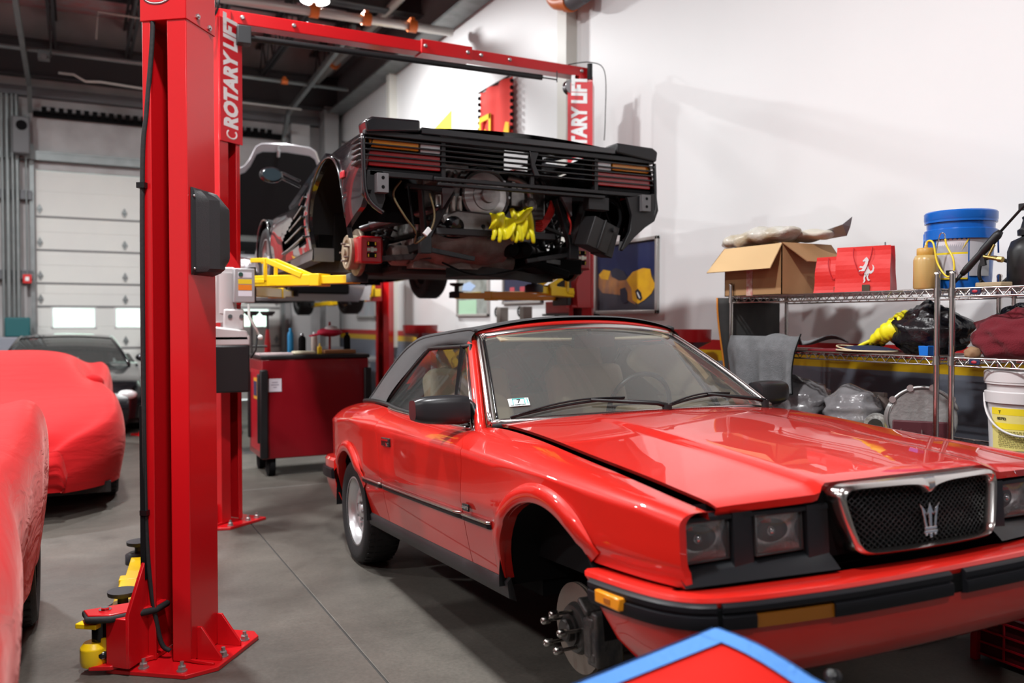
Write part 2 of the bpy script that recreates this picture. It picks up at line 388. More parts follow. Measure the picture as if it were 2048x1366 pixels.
# conduits, sprinkler pipes
PIPEO = mat('orange_coupling', (.62, .14, .02), .45)
def pipe(name, pts, r, m, cps=(), label='', cat='pipe'):
    t = thing(name, label, cat, pts[0]); P = [Vector(p) - Vector(pts[0]) for p in pts]
    b = B(); b.tube(P, r, 10); ob('pipe_run', b, m, t)
    for q, d in cps:
        q = Vector(q) - Vector(pts[0]); d = Vector(d).normalized(); b = B(); b.cyl(q - d * .05, q + d * .05, r * 1.45, n=12); b.box(q + Vector((0, 0, r * 1.6)), (.05, .05, .04)); ob('coupling', b, PIPEO, t)
    return t
PIPEW = mat('pale_pipe', (.50, .48, .45), .4, .3)
pipe('sprinkler_pipe', [(1.0, 9.9, 4.95), (4.1, 9.6, 4.9)], .05, PIPEW, [((2.45, 9.76, 4.93), (1, 0, 0)), ((3.05, 9.70, 4.92), (1, 0, 0)), ((3.6, 9.65, 4.91), (1, 0, 0))], 'pale sprinkler main crossing the hall just behind the red overhead beam')
pipe('sprinkler_pipe', [(3.75, 15, 5.55), (3.75, 5.5, 5.55)], .06, PIPEW, [((3.75, 9.6, 5.55), (0, 1, 0)), ((3.75, 13.6, 5.55), (0, 1, 0))], 'long sprinkler pipe running back under the roof beside the right wall beam')
pipe('sprinkler_pipe', [(-1.5, 13.4, 5.1), (1.0, 13.4, 5.1), (3.9, 13.4, 5.1)], .03, GALV, [((2.9, 13.4, 5.1), (1, 0, 0))], 'thin galvanised pipe hung across the rear of the hall under the joists')
pipe('conduit', [(-.2, 14.0, 4.98), (.0, 14.0, 4.98), (.15, 14, 4.9), (.35, 14, 4.92), (1.6, 14, 4.86), (3.3, 14, 4.85)], .018, PIPEW, label='thin bent conduit drooping across the rear wall head at left')
pipe('conduit', [(.28, 13.2, 5.3), (.3, 13.0, 5.62), (1.6, 13.0, 5.6)], .014, PIPEW, label='thin conduit rising to the roof deck behind the near lift column')
t = thing('elbow_pipe', 'orange grooved elbow pipe fixed high on the white right wall', 'pipe', (4.15, 7.0, 4.35))
b = B(); b.tube(smooth([(-.05, .3, .5), (-.05, .22, .3), (-.05, .1, .1), (-.05, -.12, .02), (-.05, -.25, 0)], 5), .075, 12); ob('pipe_elbow', b, PIPEO, t)
b = B(); b.cyl((-.05, -.2, 0), (-.05, -.42, 0), .09, n=14); ob('pipe_collar', b, mat('collar_grey', (.10, .10, .11), .5), t)
b = B(); b.cyl((-.05, -.12, .02), (-.05, -.2, 0), .1, n=14); ob('coupling', b, PIPEO, t)
# wall run of conduits and boxes left of the garage door
for k, (x, r, z0) in enumerate([(-1.0, .022, .9), (-.93, .035, .9), (-.86, .022, .9), (-.80, .03, .8), (-.68, .012, 2.1)]):
    b = B(); b.cyl((x, WY - .22, z0), (x, WY - .22, 4.9 - .3 * (k == 4)), r, n=8)
    o = ob('conduit', b, GALV); tag(o, ['thin grey conduit outermost left on the rear wall', 'thick grey pipe second from left on the rear wall', 'thin conduit between two thick grey pipes on the rear wall', 'grey pipe fourth from left beside the garage door track', 'thin conduit dropping to the small red pull station'][k], 'conduit')
t = thing('control_box', 'grey electrical control box on the rear wall above the conduits', 'electrical box', (-.72, WY - .42, 4.0))
b = B(); b.b2((-.13, -.08, -.05), (.11, .1, .52)); ob('housing', b, mat('box_grey', (.11, .11, .115), .5), t, bev=.02)
b = B(); b.lathe([(.075, -.02), (.075, .01)], (0, -.085, .38), (0, -1, 0)); ob('dial', b, MATT, t)
t = thing('pull_station', 'small red pull station with white centre by the garage door track', 'alarm', (-.68, WY - .28, 2.05))
b = B(); b.b2((-.06, -.02, -.07), (.06, .04, .07)); ob('housing', b, mat('alarm_red', (.6, .02, .02), .4), t, bev=.008)
b = B(); b.b2((-.025, -.03, -.03), (.025, -.02, .03)); ob('pull_tab', b, WHITE, t)
b = B(); b.b2((-.98, WY - .48, 1.15), (-.64, WY - .28, 1.45)); tag(ob('storage_bin', b, mat('teal_bin', (.01, .10, .11), .5), bev=.02), 'dark teal storage bin on the grey cabinet by the garage door', 'bin')
b = B(); b.b2((-1.3, WY - .50, 0), (-.62, WY - .27, 1.15)); tag(ob('cabinet', b, mat('cabinet_grey', (.24, .25, .29), .5), bev=.02), 'grey metal cabinet under the teal bin at the rear wall', 'cabinet')
# high bay lamps
def highbay(x, y, z, label, k=1):
    t = thing('high_bay_lamp', label, 'ceiling lamp', (x, y, z), group='high bay lamps under the roof')
    b = B(); b.lathe([(.17, 0), (.175, .03), (.16, .10), (.08, .2), (.06, .3), (.02, .32)], cap=False); b.cyl((0, 0, .32), (0, 0, CZ - z), .008, n=6); ob('lamp_housing', b, mat('lamp_white', (.6, .6, .6), .4), t)
    b = B(); b.lathe([(.165, 0), (.165, .02)]); ob('diffuser', b, mat('lamp_diffuser', (1, 1, 1), .5, emit=(1, .98, .95), estr=26), t)
    ld = bpy.data.lights.new('bay_light', 'AREA'); ld.shape = 'DISK'; ld.size = .33; ld.energy = LAMP_W * k; ld.color = LAMP_COL; ld.spread = R(180)
    lo = bpy.data.objects.new('bay_light', ld); COL.objects.link(lo); lo.parent = t; lo.location = (0, 0, -.012)
    return t
for x, y, z, l in [(2.56, 10.15, 5.2, 'bright round high bay lamp above the raised black car'), 
                   (-1.5, 10.6, 5.2, 'round high bay lamp above the black coupe'), (.1, 5.7, 5.2, 'round high bay lamp between the covered cars and the middle lift'), (.3, 1.7, 5.2, 'round high bay lamp over the convertible'), (.4, -2.4, 5.2, 'round high bay lamp behind the camera at right'),
                   (-4.4, 8.4, 5.2, 'round high bay lamp in the far left bay'), (-4.4, 4.0, 5.2, 'round high bay lamp beyond the nearest covered car'), (-4.4, -.4, 5.2, 'round high bay lamp behind the camera at left')]:
    highbay(x, y, z, l, .45 if y < 0 else .85 if x < -4 else 1)
b = B(); b.box((0, 0, 0), (.14, .2, .1)); b.cyl((0, -.1, -.03), (0, -.16, -.05), .04, n=10); b.cyl((.08, 0, 0), (.08, 0, .68), .015); b.box((.04, 0, .02), (.1, .04, .03)); tag(ob('security_camera', b, mat('camera_dark', (.05, .05, .05), .4), T=Matrix.Translation((-.36, 13.2, 4.98))), 'small dark security camera hanging by the door track', 'camera')
# ================================================================== two post lifts
DARKIN = mat('column_inside_red', (.22, .003, .005), .45)
def column(parent, loc, rz, H=3.45, side=1, detail=True, banner=None):
    """asymmetric lift column: open side faces local -y; side=+1 keeps the wide flange at +x"""
    T = Matrix.Translation(loc) @ Matrix.Rotation(rz, 4, 'Z') @ Matrix.Diagonal((side, 1, 1, 1))
    w, d, t = .10, .107, .009; wl = .092
    b = B(); p = [(w, -d), (w, d), (-wl, d), (-wl, -d), (-wl + .037, -d), (-wl + .037, -d + t), (-wl + t, -d + t), (-wl + t, d - t), (w - t, d - t), (w - t, -d + t), (w - .083, -d + t), (w - .083, -d)]
    b.prism(p[::1], .02, H, lambda x, y, z: (x, y, z), T=T)
    b2 = B(); b2.add([(w, -d, .02), (w, d, .02)], [], T=T)
    col = ob('lift_column', b, REDL, parent, bev=.004, seg=2)
    b = B(); b.prism([(-.2, -.22), (.14, -.22), (.225, -.12), (.225, .22), (.18, .27), (-.2, .27)], 0, .018, lambda x, y, z: (x, y, z), T=T)
    ob('base_plate', b, REDL, parent, bev=.003)
    b = B()
    for y in (-.06, .1): b.prism([(w, .018), (w, .15), (w + .02, .15), (.205, .035), (.205, .018)], y - .006, y + .006, lambda x, z, q: (x, q, z), T=T)
    b.bar((w, -.11, .03), (.2, -.11, .022), .012, T=T)
    ob('gusset', b, REDL, parent, bev=.002)
    if detail:
        for x, y in ((-.06, -.185), (.105, -.185), (.19, -.02), (.19, .16), (-.15, -.18), (-.14, .2)):
            b = B(); b.lathe([(.021, .018), (.021, .022)], (x, y, 0), n=16, T=T); b.lathe([(.016, .022), (.016, .038), (.013, .041)], (x, y, 0), n=6, smooth=False, T=T); b.lathe([(.008, .04), (.008, .056)], (x, y, 0), n=10, T=T)
            ob('anchor_bolt', b, mat('zinc', (.5, .5, .5), .35, .9), parent)
    if banner:
        z0, z1 = banner
        b = B(); b.box((0, -d - .012, (z0 + z1) / 2), (.205, .004, z1 - z0), T=T)
        ob('banner_panel', b, mat('banner_red', (.68, .008, .018), .4), parent)
        F = Matrix.Translation(loc) @ Matrix.Rotation(rz, 4, 'Z') @ frame((.0, -d - .0155, (z0 + z1) / 2 + .06), (0, 0, 1), (-1, 0, 0))
        ob2 = text('lettering', 'ROTARY LIFT', .168, F, mat('banner_white', (.92, .92, .92), .5), parent, bold=.0085, shear=.10, sx=.75)
        b = B(); F = Matrix.Translation(loc) @ Matrix.Rotation(rz, 4, 'Z')
        b.tube([(.045 * math.cos(a), -d - .0155, z0 + .055 + .03 * math.sin(a)) for a in [pi * (.75 + k / 12 * 1.5) for k in range(13)]], .006, 6, T=F)
        ob('banner_swoosh', b, MATS['banner_white'], parent)
    return T

# ---- the near column, standing at the left of the picture
NL = thing('lift_column_post', 'large near red lift column with black side cover at left', 'car lift', (.379, 3.738, 0))
T = column(NL, (0, 0, 0), R(-36.9), 3.5)
b = B(); b.prism([(.104, -.112), (.104, .112), (-.096, .112), (-.096, -.112)], 2.58, 3.3, lambda x, y, z: (x, y, z), T=T); ob('head_cover', b, REDL, NL, bev=.003)
b = B()
for y, z in ((-.03, 2.615), (.06, 2.60)): b.lathe([(.012, 0), (.012, .007)], (.104, y, z), (1, 0, 0), 6, False, T=T); b.lathe([(.006, .007), (.006, .012)], (.104, y, z), (1, 0, 0), 8, T=T)
ob('cover_bolt', b, MATS['zinc'], NL)
b = B()
for y, z in ((.02, 2.78), (-.035, 2.83)): b.lathe([(.009, 0), (.009, .001)], (.1043, y, z), (1, 0, 0), 12, T=T)
ob('cover_hole', b, MATT, NL)
L3 = frame((-.02, -.1125, 2.672), (1, 0, 0), (0, 0, 1))
b = B(); b.lathe([(.05, 0), (.05, .001)], n=32, T=T @ L3 @ Matrix.Diagonal((1.2, .62, 1, 1))); ob('badge_border', b, mat('badge_dark', (.10, .005, .008), .4), NL)
b = B(); b.lathe([(.046, 0), (.046, .001)], (0, 0, .001), n=32, T=T @ L3 @ Matrix.Diagonal((1.2, .58, 1, 1))); ob('badge', b, mat('badge_white', (.75, .75, .75), .4), NL)
b = B(); b.lathe([(.042, 0), (.042, .001)], (0, 0, .002), n=32, T=T @ L3 @ Matrix.Diagonal((1.2, .52, 1, 1))); ob('badge_field', b, mat('badge_red', (.55, .01, .02), .4), NL)
text('badge_lettering', 'Rotary', .034, T @ L3 @ Matrix.Translation((0, .001, .0035)), MATS['badge_white'], NL, bold=.001, shear=.1)
# black lock cover on the outer side wall
b = B(); prof = [(-.088, 0), (-.088, .006), (-.07, .012), (-.055, .062), (-.02, .088), (.06, .088), (.082, .06), (.086, 0)]
def cover(u, v):
    z = lerp(1.575, 1.925, v); k = min(1, min(v, 1 - v) / .16) ** .8 if 0 < v < 1 else 0
    if v > .8: k = max(.08, k)
    i = u * (len(prof) - 1); j = min(int(i), len(prof) - 2); f = i - j
    y = lerp(prof[j][0], prof[j + 1][0], f); h = lerp(prof[j][1], prof[j + 1][1], f)
    k2 = min(1, (1 - v) / .22) if y > 0 else min(1, (1 - v) / .14); k3 = min(1, v / (.1 if y < .03 else .35) + .45)
    return (.102 + h * min(k2 * .75 + .25 if v < 1 else 0, k3 if v > 0 else 0), y, z)
b.grid(cover, 14, 28, T=T); ob('lock_cover', b, mat('textured_black', (.022, .022, .024), .45, bump=(400, .2)), NL, autos=25)
b = B()
for z in (1.60, 1.89): b.ball((.112, -.078, z), .006, 8, T=T)
ob('cover_screw', b, MATS['zinc'], NL)
b = B(); b.tube(smooth([(-.05, -.10, 3.2), (-.045, -.10, 2.62), (-.07, -.108, 2.25), (-.088, -.116, 2.0), (-.092, -.118, 1.2), (-.088, -.112, .5), (-.05, -.095, .12), (-.01, -.08, .05)], 6), .0095, 8, T=T); ob('hydraulic_hose', b, RUB, NL)
b = B(); b.box((-.09, -.115, 1.93), (.035, .03, .022), T=T); b.box((-.092, -.115, .62), (.03, .03, .02), T=T); ob('hose_clamp', b, BLACKG, NL)
b = B(); b.b2((-.108, -.125, .35), (-.088, -.108, 1.05), T=T); ob('wiper_strip', b, MATT, NL)
# lowered carriage with the folded arms
b = B(); pl = [(-.31, -.20), (-.25, -.255), (-.17, -.235), (-.06, -.10), (-.06, -.02), (-.12, -.02)]
b.prism(pl, .225, .24, lambda x, y, z: (x, y, z), T=T); b.b2((-.10, -.10, .03), (-.085, -.02, .52), T=T); b.prism([(-.10, -.235), (-.10, -.03), (-.115, -.03), (-.195, -.225)], .03, .225, lambda x, y, z: (x, y, z), T=T)
b.prism([(-.235, .24), (-.10, .46), (-.02, .46), (-.02, .03), (-.235, .03)], -.105, -.09, lambda y, z, x: (x, y, z), T=T)
b.prism(pl, .02, .038, lambda x, y, z: (x, y, z), T=T)
ob('carriage', b, REDL, NL, bev=.003)
b = B(); b.tube([(x, y, .222) for x, y in pl[:5]] + [(-.12, -.02, .222)], .014, 8, closed=True, T=T); ob('rubber_bumper', b, RUB, NL)
b = B(); b.cyl((-.245, -.185, .04), (-.245, -.185, .22), .034, n=16, T=T); b.lathe([(.045, 0), (.05, .01), (.05, .02), (.03, .03)], (-.235, -.19, .06), n=16, T=T); ob('pivot_pin', b, BLACKG, NL)
b = B(); b.lathe([(.016, .24), (.016, .252)], (-.225, -.185, 0), n=6, smooth=False, T=T); b.lathe([(.024, .24), (.024, .244)], (-.225, -.185, 0), T=T); ob('pivot_bolt', b, CHR, NL)
b = B(); b.lathe([(.02, .24), (.02, .27), (.014, .29)], (-.13, -.125, 0), T=T); ob('stop_button', b, BLACK, NL)
def arm(parent, p, q, pad_z, w=.10, label=None, cage=False):
    p = Vector(p); q = Vector(q); d = (q - p); n = d.normalized(); m = p + d * .62
    b = B(); b.bar(p, m, w, .075); b.bar(m - n * .02, m + n * .06, w + .014, .082); ob('lift_arm', b, YEL, parent, bev=.006)
    b = B(); b.bar(m, q, w * .72, .055); ob('arm_extension', b, YEL, parent, bev=.005)
    b = B(); b.lathe([(.07, 0), (.07, .05), (.05, .06)], q - Vector((0, 0, .02)), n=18); b.cyl(q, q + Vector((0, 0, pad_z - q.z - .03)), .022, n=12); b.lathe([(.03, 0), (.062, .012), (.064, .03)], (q.x, q.y, pad_z - .03), n=20); ob('lift_pad', b, mat('pad_black', (.03, .03, .035), .6), parent)
    if cage:
        c = p + n * .12; s = n.cross(Vector((0, 0, 1)))
        for k in (-1, 1):
            b = B(); o = s * k * w * .45
            b.bar(p + o + Vector((0, 0, .14)), c + o + Vector((0, 0, .14)), .02, .03); b.bar(c + o + Vector((0, 0, .15)), c + o, .022, .035); b.bar(c + o + Vector((0, 0, .14)), p + n * .42 + o + Vector((0, 0, .03)), .02, .035); b.bar(p + o, c + o, .02, .03)
            ob('arm_bracket', b, YEL, parent, bev=.004)
Ti = NL.matrix_world.inverted()
arm(NL, (-.26, -.05, .10), (-.09, 1.30, .09), .19)
arm(NL, (-.24, -.05, .10), (-.21, .40, .09), .19, w=.08)
b = B(); b.lathe([(.045, .03), (.05, .05), (.05, .1), (.035, .12)], (-.26, -.21, 0), n=16, T=T); b.box((-.27, -.2, .19), (.09, .09, .02), T=T); ob('arm_gear', b, YEL, NL, bev=.003)

# ---- the middle lift that carries the black car
ML = thing('car_lift', 'red two post lift with banner columns and overhead beam carrying the black sports car', 'car lift', (2.33, 6.12, 0))
cx = 1.455
column(ML, (-cx, 0, 0), R(36.9), 3.42, side=-1, banner=(2.60, 3.42))
column(ML, (cx, 0, 0), R(-36.9), 3.38, banner=(2.58, 3.36))
b = B(); b.b2((-cx - .02, -.06, 3.42), (.25, .06, 3.505)); b.b2((.0, -.075, 3.41), (.42, .075, 3.515)); b.b2((.3, -.06, 3.42), (cx + .05, .06, 3.50)); b.b2((cx - .06, -.07, 3.3), (cx + .07, .07, 3.43)); b.b2((-cx - .07, -.07, 3.3), (-cx + .08, .07, 3.5))
ob('overhead_beam', b, REDL, ML, bev=.004)
b = B()
for x in (-1.3, -.95, .03, .38, .5, .75, 1.42): b.lathe([(.016, 0), (.016, .006), (.01, .012)], (x, -.06 - (.015 if 0 < x < .45 else 0), 3.465), (0, -1, 0), 10)
ob('beam_bolt', b, MATS['zinc'], ML)
b = B(); b.cyl((-1.32, -.1, 3.32), (1.02, -.1, 3.35), .022, n=12); b.cyl((1.02, -.1, 3.35), (1.16, -.1, 3.35), .006, n=8); b.cyl((1.16, -.1, 3.33), (1.16, -.1, 3.42), .005, n=6); ob('shutoff_bar', b, BLACK, ML)
b = B(); b.box((-1.3, -.1, 3.33), (.09, .08, .12)); ob('limit_switch', b, mat('switch_grey', (.025, .027, .03), .5), ML, bev=.005)
b = B(); b.lathe([(.06, -.03), (.06, -.02), (.035, -.012), (.035, .012), (.06, .02), (.06, .03)], (cx - .12, -.02, 3.33), (0, 1, 0), 20); ob('cable_pulley', b, STEEL, ML)
b = B(); b.tube([(-cx - .1 + .06 * math.cos(a), -.16, 3.5 + .12 * math.sin(a)) for a in [2 * pi * k / 20 for k in range(21)]], .009, 8); b.tube([(-cx - .06 + .05 * math.cos(a), -.15, 3.56 + .15 * math.sin(a)) for a in [2 * pi * k / 20 for k in range(21)]], .008, 8); ob('hose_loop', b, RUB, ML)
b = B(); b.cyl((cx + .02, -.1, 3.36), (cx + .02, -.1, 3.52), .022, n=10); b.tube(smooth([(cx - .2, -.12, 3.48), (cx, -.14, 3.52), (cx + .14, -.14, 3.46), (cx + .16, -.12, 3.1), (cx + .15, -.12, 2.9)], 6), .004, 6); ob('top_hose', b, RUB, ML)
for s in (-1, 1):
    x = s * (cx - .10); b = B()
    b.prism([(-.16, 1.50), (.04, 1.50), (.06, 1.70), (.02, 1.78), (-.05, 1.86), (-.10, 2.0), (-.16, 2.0)], -.09, .09, lambda a, z, y: (s * (cx - .04) - s * (a + .06) * .8, y - .05, z))
    ob('carriage', b, REDL, ML, bev=.004)
    b = B(); b.b2((x - s * .10 - .02, -.14, 1.52), (x - s * .10 + .02, .10, 1.76)); ob('carriage_stop', b, BLACK, ML, bev=.005)
PZ = 1.735
arm(ML, (-cx + .22, -.15, 1.66), (-.72, -.78, 1.66), PZ, w=.12, cage=True)
arm(ML, (-cx + .2, .05, 1.60), (-.72, 1.15, 1.62), PZ, w=.11)
arm(ML, (cx - .22, -.15, 1.62), (.76, -.45, 1.63), PZ, w=.12, cage=True)
arm(ML, (cx - .2, .05, 1.60), (.74, .98, 1.62), PZ, w=.10)
# hydraulic power unit on the left column
PX, PY = -1.43, -.36
b = B(); b.b2((PX - .11, PY - .02, 1.38), (PX + .02, PY + .12, 1.74)); b.cyl((PX - .04, PY + .04, 1.44), (PX - .04, PY + .04, 1.70), .075, n=18); b.b2((PX - .06, PY - .04, 1.33), (PX + .07, PY + .1, 1.47)); b.prism([(-.12, 1.26), (.12, 1.26), (.10, 1.33), (-.12, 1.36)], PY - .08, PY + .12, lambda x, z, y: (PX + x - .02, y, z)); b.b2((PX - .14, PY - .08, 1.23), (PX + .10, PY + .12, 1.3))
ob('power_unit', b, mat('power_unit_white', (.62, .60, .60), .4, .2), ML, bev=.012)
b = B(); b.b2((PX - .14, PY - .09, .93), (PX + .095, PY + .13, 1.235)); ob('reservoir', b, BLACK, ML, bev=.012)
b = B(); b.b2((PX + .0, PY - .09, 1.51), (PX + .13, PY, 1.73)); sb = ob('switch_box', b, mat('switch_box_grey', (.42, .42, .43), .45, .4), ML, bev=.006)
for z0, z1, m in ((1.67, 1.705, mat('label_white', (.75, .78, .85), .5)), (1.63, 1.66, mat('label_yellow', (.85, .65, .02), .5)), (1.59, 1.625, mat('label_orange', (.85, .25, .01), .5)), (1.55, 1.585, MATS['label_white'])):
    b = B(); b.b2((PX + .025, PY - .0925, z0), (PX + .11, PY - .09, z1)); ob('warning_label', b, m, sb)
b = B(); b.lathe([(.014, 0), (.014, .012)], (PX + .04, PY - .09, 1.69), (0, -1, 0)); ob('start_button', b, mat('dark_green', (.02, .08, .06), .4), sb)
b = B(); b.tube([(PX + .09, PY - .08, 1.50), (PX + .09, PY - .1, 1.42), (PX + .15, PY - .12, 1.30)], .009, 8); b.ball((PX + .155, PY - .125, 1.285), .018); ob('release_lever', b, mat('lever_white', (.6, .62, .6), .4), ML)
b = B(); b.tube([(PX + .14, PY - .11, 1.30), (PX + .13, PY - .1, 1.2), (PX + .1, PY - .09, 1.15)], .006); ob('unit_cable', b, RUB, ML)
b = B()
for z in (1.42,):
    for x in (-.02, .05): b.lathe([(.014, 0), (.014, .01)], (PX + x, PY - .045, z), (0, -1, 0), 10)
ob('unit_bolt', b, CHR, ML)

# ---- the rear lift under the silver car
BL = thing('car_lift', 'farthest red two post lift under the silver car near the garage door', 'car lift', (2.33, 11.25, 0))
column(BL, (-1.45, 0, 0), R(36.9), 3.4, side=-1, detail=False)
column(BL, (1.45, 0, 0), R(-36.9), 3.4, detail=False)
for s in (-1, 1):
    b = B(); b.b2((s * 1.27 - .07, -.22, 1.66), (s * 1.27 + .07, .1, 2.05)); ob('carriage', b, REDL, BL, bev=.005)
    arm(BL, (s * 1.22, -.2, 1.78), (s * .70, -.75, 1.62), 1.75, cage=True); arm(BL, (s * 1.22, .05, 1.70), (s * .70, .95, 1.62), 1.75)
b = B(); b.b2((1.16, -.36, 1.72), (1.28, -.2, 1.82)); b.b2((1.16, -.36, 1.9), (1.28, -.2, 1.98)); b.b2((1.17, -.36, 1.72), (1.20, -.2, 1.98)); ob('arm_bracket', b, YEL, BL, bev=.004)
# ================================================================== glass that reflects and lets light through
def glass(name, tint=(.9, .95, .93), dust_haze=.04, dcol=(.6, .6, .58), rmul=1):
    if name in MATS: return MATS[name]
    m = bpy.data.materials.new(name); m.use_nodes = True; N = m.node_tree.nodes; L = m.node_tree.links; N.remove(N['Principled BSDF'])
    out = N['Material Output']; tr = N.new('ShaderNodeBsdfTransparent'); tr.inputs[0].default_value = (*tint, 1); gl = N.new('ShaderNodeBsdfGlossy'); gl.inputs['Roughness'].default_value = .01
    df = N.new('ShaderNodeBsdfDiffuse'); df.inputs[0].default_value = (*dcol, 1); fr = N.new('ShaderNodeFresnel'); fr.inputs[0].default_value = 1.5 if rmul == 1 else 1.8
    geo = N.new('ShaderNodeNewGeometry'); a = N.new('ShaderNodeMixShader'); b_ = N.new('ShaderNodeMixShader'); a.inputs[0].default_value = dust_haze
    L.new(tr.outputs[0], a.inputs[1]); L.new(df.outputs[0], a.inputs[2]); L.new(fr.outputs[0], b_.inputs[0]); L.new(a.outputs[0], b_.inputs[1]); L.new(gl.outputs[0], b_.inputs[2]); L.new(b_.outputs[0], out.inputs[0])
    MATS[name] = m; return m
GL_W = glass('windscreen_glass', (.93, .97, .95), .075, (.92, .92, .88)); GL_S = glass('side_glass', (.80, .85, .83), .03); GL_L = glass('headlamp_glass', (.95, .95, .96), .06, (.85, .85, .85))  # windscreen's pale diffuse share paints dust plus haze from the reflected wall
BEIGE = mat('beige_leather', (.62, .51, .34), .5, bump=(40, .2)); DKI = mat('dark_trim', (.03, .028, .026), .7); FAB = mat('soft_top_cloth', (.018, .018, .020), .85, bump=(500, .3), sheen=.2)
BUMP = mat('bumper_rubber', (.008, .008, .010), .42, spec=.25)

# ================================================================== the red convertible
ax = Vector((-.03785, -.99678, .07063)); ay = Vector((.99928, -.03752, .00611)); az = Vector((-.00344, .07081, .99748))
M = Matrix((ax, ay, az)).transposed().to_4x4(); M.translation = (2.2241, 4.7049, .0056)
CV = thing('convertible_car', 'red two door convertible with black soft top and its front wheels taken off', 'car', T=M)
P_ = [(-.74, .60), (-.70, .70), (-.62, .775), (-.45, .82), (0, .848), (.6, .857), (1.9, .857), (2.4, .852), (2.8, .838), (3.0, .822), (3.13, .797)]
WC_ = [(-.74, .80), (.09, .826), (.9, .80), (1.87, .77), (2.5, .731), (3.0, .690), (3.13, .662)]
EV_ = [(-.74, .56), (-.6, .66), (0, .70), (.6, .74), (1.65, .737), (1.93, .705), (2.5, .70), (2.9, .708), (3.13, .704)]
EW_ = [(-.74, .865), (-.6, .885), (-.1, .912), (.4, .900), (.65, .878), (1.3, .845), (1.65, .832), (1.80, .846), (1.93, .843), (2.19, .818), (2.5, .777), (2.82, .736), (3.13, .690)]
def P(u): return sinterp(P_, u)
def low(u, w):   # tuck-in below the waist
    k = max(0, min(1, (.562 - w) / .016)); return -.040 * max(0, (.60 - w) / .27) ** 1.6 - .007 * k * k * (3 - 2 * k)
def side_pt(u, s, wb):
    """s 0..1: 0-.62 from bottom edge up to the crease, .62-1 over the shoulder"""
    wc = interp(WC_, u)
    if s < .62:
        t = s / .62; w = lerp(wb, wc, t); v = P(u) + low(u, w) + .002 * max(0, (w - wc + .03) / .03) ** 2 * max(0, min(1, (3.0 - u))) - .004
    else:
        t = (s - .62) / .38; ev = sinterp(EV_, u); ew = sinterp(EW_, u); v0 = P(u) - .004
        kf = max(0, min(1, (u - 2.0) / 1.0)); v = lerp(v0 + .002 * (1 - kf), ev, t ** lerp(1.04, 1.22, kf)) + lerp(.004, .011, kf) * math.sin(pi * t); w = lerp(wc, ew, t) + .013 * math.sin(pi * t)
    return v, w
AR = dict(f=(2.465, .315, .352, .332), r=(.012, .30, .345, .345))
def arch_w(u, k):
    c, z, rx, rz = AR[k]; q = 1 - ((u - c) / rx) ** 2
    return z + rz * math.sqrt(q) if q > 0 else None
SILL = .335
def wb(u):
    for k in 'fr':
        a = arch_w(u, k)
        if a is not None and a > SILL: 
            if k == 'f' and u > 2.74: return max(a, interp([(2.74, .513), (3.13, .510)], u))
            return a
    if u > 2.74: return interp([(2.74, .513), (3.13, .510)], u)
    if u < -.2: return .50 if u < -.33 else SILL
    return SILL
UF = [(.34, 1.80), (.55, 1.80), (.70, 1.825), (.78, 1.83), (.84, 1.69)]; UR = [(.34, .70), (.5, .70), (.7, .685), (.88, .60)]
def stations(a, b, n):
    """denser near the ends of the wheel arches"""
    us = [lerp(a, b, i / n) for i in range(n + 1)]
    for c, rx in ((2.465, .352), (.012, .345)):
        for k in range(25):
            x = c - rx * math.cos(pi * k / 24)
            if a < x < b: us.append(x)
    us = sorted(us); out = [us[0]]
    for x in us[1:]:
        if x - out[-1] > .002: out.append(x)
    out[-1] = b
    return out
def side_panel(name, ua, ub, n, sgn, eL=None, eR=None, m=RED, parent=CV):
    b = B(); us = stations(ua, ub, n); S = [i / 26 for i in range(27)]; vs = []
    for u0 in us:
        t = (u0 - ua) / (ub - ua)
        for s in S:
            v, w = side_pt(u0, s, wb(u0)); a = interp(eL, w) if eL else ua; c = interp(eR, w) if eR else ub
            u = lerp(a, c, t) if (eL or eR) else u0
            v, w = side_pt(u, s, wb(u0) if not (eL or eR) else (wb(u0) if (u0 < .5 or u0 > 2.0) else SILL))
            vs.append((u, -v * sgn, w))
    # edge return (thickness) all around
    nu, nv = len(us), len(S); fs = [(i * nv + j, (i + 1) * nv + j, (i + 1) * nv + j + 1, i * nv + j + 1) for i in range(nu - 1) for j in range(nv - 1)]
    b.add(vs, fs, True)
    def ret(ids, d):
        q = [vs[i] for i in ids]; q2 = [(p[0] + d[0], p[1] + d[1] * sgn, p[2] + d[2]) for p in q]; k = len(q)
        b.add(q + q2, [(i, i + 1, k + i + 1, k + i) for i in range(k - 1)])
    ret([i * nv for i in range(nu)], (0, .03, .0)); ret(list(range(nv)), (0, .02, 0)); ret([(nu - 1) * nv + j for j in range(nv)], (0, .02, 0)); ret([i * nv + nv - 1 for i in range(nu)], (0, .004, -.02))
    return ob(name, b, m, parent, autos=50)
